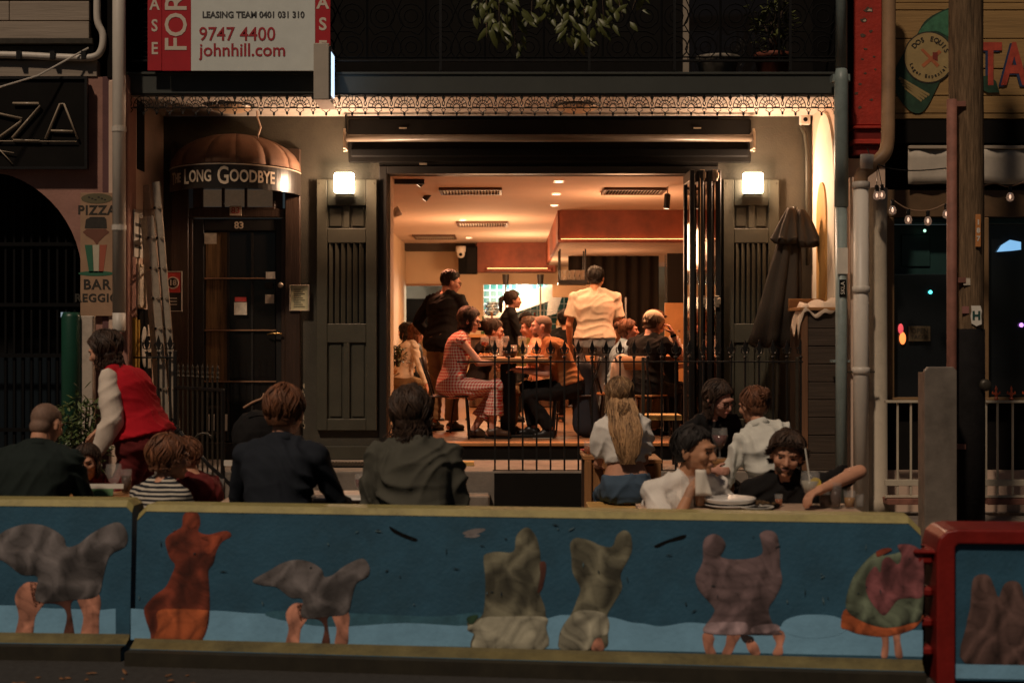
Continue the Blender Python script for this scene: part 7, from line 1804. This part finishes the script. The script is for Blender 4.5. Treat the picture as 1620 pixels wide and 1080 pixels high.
PM([(954,864),(970,866),(980,850),(990,842),(996,852),(986,872),(972,880)], saged, 'painted_fold', 2); PM([(906,882),(924,884),(930,905),(918,925),(908,905)], saged, 'painted_fold', 2); PM([(955,900),(980,905),(972,940),(955,960),(960,930)], saged, 'painted_fold', 2); PM([(908,968),(930,964),(960,972),(962,1000),(944,1008),(930,1027),(890,1027),(884,1012),(892,988)], sagel, 'painted_lit_hem', 2); PM([(905,985),(930,972),(950,970),(935,982),(912,992)], saged, 'painted_fold', 3); PM([(936,1027),(942,1010),(952,1010),(955,1027)], flesh, 'painted_leg', 3)
# plum double-armed figure
for pts in ([(1112,1002),(1122,998),(1130,1008),(1128,1020),(1133,1034),(1118,1034),(1112,1015)], [(1152,1000),(1172,1002),(1164,1018),(1156,1034),(1142,1034),(1148,1018)], [(1180,1016),(1192,1012),(1200,1022),(1202,1034),(1188,1034)], [(1222,1002),(1236,996),(1242,1006),(1238,1020),(1238,1034),(1222,1034),(1228,1018)]): PM(pts, flesh, 'painted_leg', 1)
PM([(1172,1004),(1190,1006),(1192,1014),(1178,1016)], plumd, 'painted_leg', 1)
PM([(1116,850),(1128,844),(1140,848),(1148,860),(1144,872),(1140,880),(1160,884),(1190,882),(1206,874),(1204,856),(1202,844),(1214,838),(1228,844),(1233,865),(1234,895),(1237,920),(1226,945),(1216,962),(1222,985),(1232,998),(1236,1003),(1180,1003),(1114,1000),(1126,975),(1130,962),(1116,945),(1104,930),(1100,912),(1106,900),(1112,885),(1112,862)], plumc, 'painted_cloth', 2)
for z in (905,925,945,968): PM([(1120,z),(1160,z+3),(1210,z-2),(1208,z+2),(1160,z+7),(1120,z+3)], plumd, 'painted_fold', 3)
PM([(1190,955),(1212,950),(1214,970),(1226,990),(1190,1000),(1180,975)], plumd, 'painted_fold', 3); PM([(1120,985),(1150,983),(1180,984),(1176,1002),(1116,1000)], lilac, 'painted_lit_hem', 3); PM([(1192,990),(1226,986),(1232,997),(1192,1001)], lilac, 'painted_lit_hem', 3)
# round layered skirt figure
PM([(1392,998),(1404,998),(1406,1015),(1404,1038),(1394,1038),(1396,1015)], flesh, 'painted_leg', 1); PM([(1412,996),(1424,996),(1424,1012),(1428,1038),(1417,1038),(1414,1015)], flesh, 'painted_leg', 1)
PM([(1338,962),(1370,985),(1420,988),(1458,972),(1458,980),(1440,996),(1400,1006),(1360,1002),(1340,995),(1330,990)], bright, 'painted_lit_hem', 2)
PM([(1384,874),(1400,878),(1440,870),(1459,880),(1459,970),(1440,985),(1400,992),(1360,980),(1338,960),(1346,920),(1362,895)], mgreen, 'painted_cloth', 3); PM([(1362,905),(1380,888),(1378,910),(1370,940),(1352,960),(1346,945)], saged, 'painted_fold', 4)
PM([(1420,862),(1436,860),(1452,866),(1460,880),(1460,940),(1440,945),(1420,948),(1400,972),(1386,962),(1372,940),(1370,915),(1384,895),(1392,905),(1396,886),(1406,880),(1420,892),(1426,878)], rose, 'painted_cloth', 4); PM([(1430,880),(1450,890),(1452,910),(1436,925),(1424,905)], rosed, 'painted_fold', 5); PM([(1394,888),(1404,880),(1416,888),(1420,915),(1410,935),(1396,920)], c_('dusty_rose',(.22,.10,.09)), 'painted_fold', 5); PM([(1386,872),(1400,866),(1412,868),(1400,875),(1388,880)], brick, 'painted_arm', 4)
# scuffs
PM([(616,832),(624,836),(640,844),(660,852),(656,856),(634,848),(620,840)], M['black'], 'scuff_mark', 1); PM([(1036,862),(1060,852),(1084,845),(1082,852),(1058,858),(1040,866)], M['black'], 'scuff_mark', 1); PM([(732,842),(750,836),(768,836),(760,842),(740,846)], grey, 'scuff_mark', 1); PM([(734,848),(748,844),(760,846),(750,850)], grey, 'scuff_mark', 1)
PM.flush(); PL.flush()
rr = random.Random(44)
for k in range(46):
    px = rr.uniform(215,1440); y0_ = 802+(px-200)*.018; py = rr.uniform(y0_+12, y0_+150); L_ = rr.uniform(3,14); a_ = rr.choice((0,.1,1.4,1.6,-.5))
    ca, sa = math.cos(a_)*L_, math.sin(a_)*L_; w_ = rr.uniform(.6,1.6)
    PM([(px,py),(px+ca*.5-sa/L_*w_,py+sa*.5+ca/L_*w_),(px+ca,py+sa),(px+ca*.5+sa/L_*w_,py+sa*.5-ca/L_*w_)], mat('scuff_dark',(.012,.03,.04)) if rr.random() < .6 else mat('scuff_pale',(.10,.17,.20)), 'scuff_mark', 6, False)
# foot grime and leaf litter
lt = MB(); rr = random.Random(21)
for k in range(150):
    px = rr.uniform(0,1600); Yl = rr.uniform(6.35,6.85) if px > 300 else rr.uniform(6.6,7.2)
    p = Vector((ax(px,Yl), Yl, .006)); leafmb(lt, p, Vector((rr.uniform(-1,1), rr.uniform(-1,1), .1)), Vector((0,0,1)), rr.uniform(.03,.07), rr.uniform(.015,.03))
tag(lt.build('leaf_litter', mat('dry_leaf',(.22,.10,.04),var=.4,nscale=20)), 'dry leaves scattered on the road along the barriers', 'leaf litter', kind='stuff')
# red plastic barrier at the right edge
rb2 = thing('red_barrier', 'red plastic water filled barrier with blue mural panel at the right edge', 'barrier', (ax(1482,6.95), 6.95, 0), R(-4))
pr2 = [(0,0),(0,.70),(.02,.745),(.07,.77),(2.0,.77),(2.0,0)]
MB().prism([(0,0),(0,.66),(.015,.72),(.05,.752),(.10,.762),(2.0,.762),(2.0,.69),(.105,.69),(.09,.675),(.09,0)], 0, .34).build('body', M['plasred'], rb2, bevel=.022, seg=4)
boxo('mural_panel', M['blue'], rb2, .091, 2.0, .03, .3, .02, .689)
for z in (.13,.27,.42,.58): boxo('hinge_lug', M['plasred'], rb2, -.085, -.002, .06, .24, z, z+.045, .012)
MB().tube([(-.045,.15,.05),(-.045,.15,.66)], .02, 10).build('hinge_pin', M['tar'], rb2); boxo('lug_plate', M['plasred'], rb2, -.10, .03, .04, .26, .63, .655, .01)
boxo('painted_lit_band', M['lit_blue'], rb2, .092, 2.0, .026, .0295, .03, .10)
def RP(pts, m, nm, layer):
    if nm == 'painted_fold': return
    shaded_print(smoothpoly(pts, 4), tuple(m['col']), lambda x, y, off: Vector(((x-1482)/F*6.95, .0285-off, CAMZ-(y-530)/F*6.95)), rb2, nm, layer, [smoothpoly([(1576,950),(1582,975),(1584,1045),(1578,1045),(1574,980)], 3)])
gh = c_('veil_brown', (.17,.10,.088))
RP([(1528,1050),(1530,990),(1536,960),(1538,930),(1542,914),(1554,908),(1566,912),(1574,930),(1580,945),(1588,925),(1600,918),(1614,924),(1622,950),(1640,980),(1650,1050)], gh, 'painted_veil', 1)
RP([(1576,950),(1582,975),(1584,1045),(1578,1045),(1574,980)], plumd, 'painted_fold', 2)
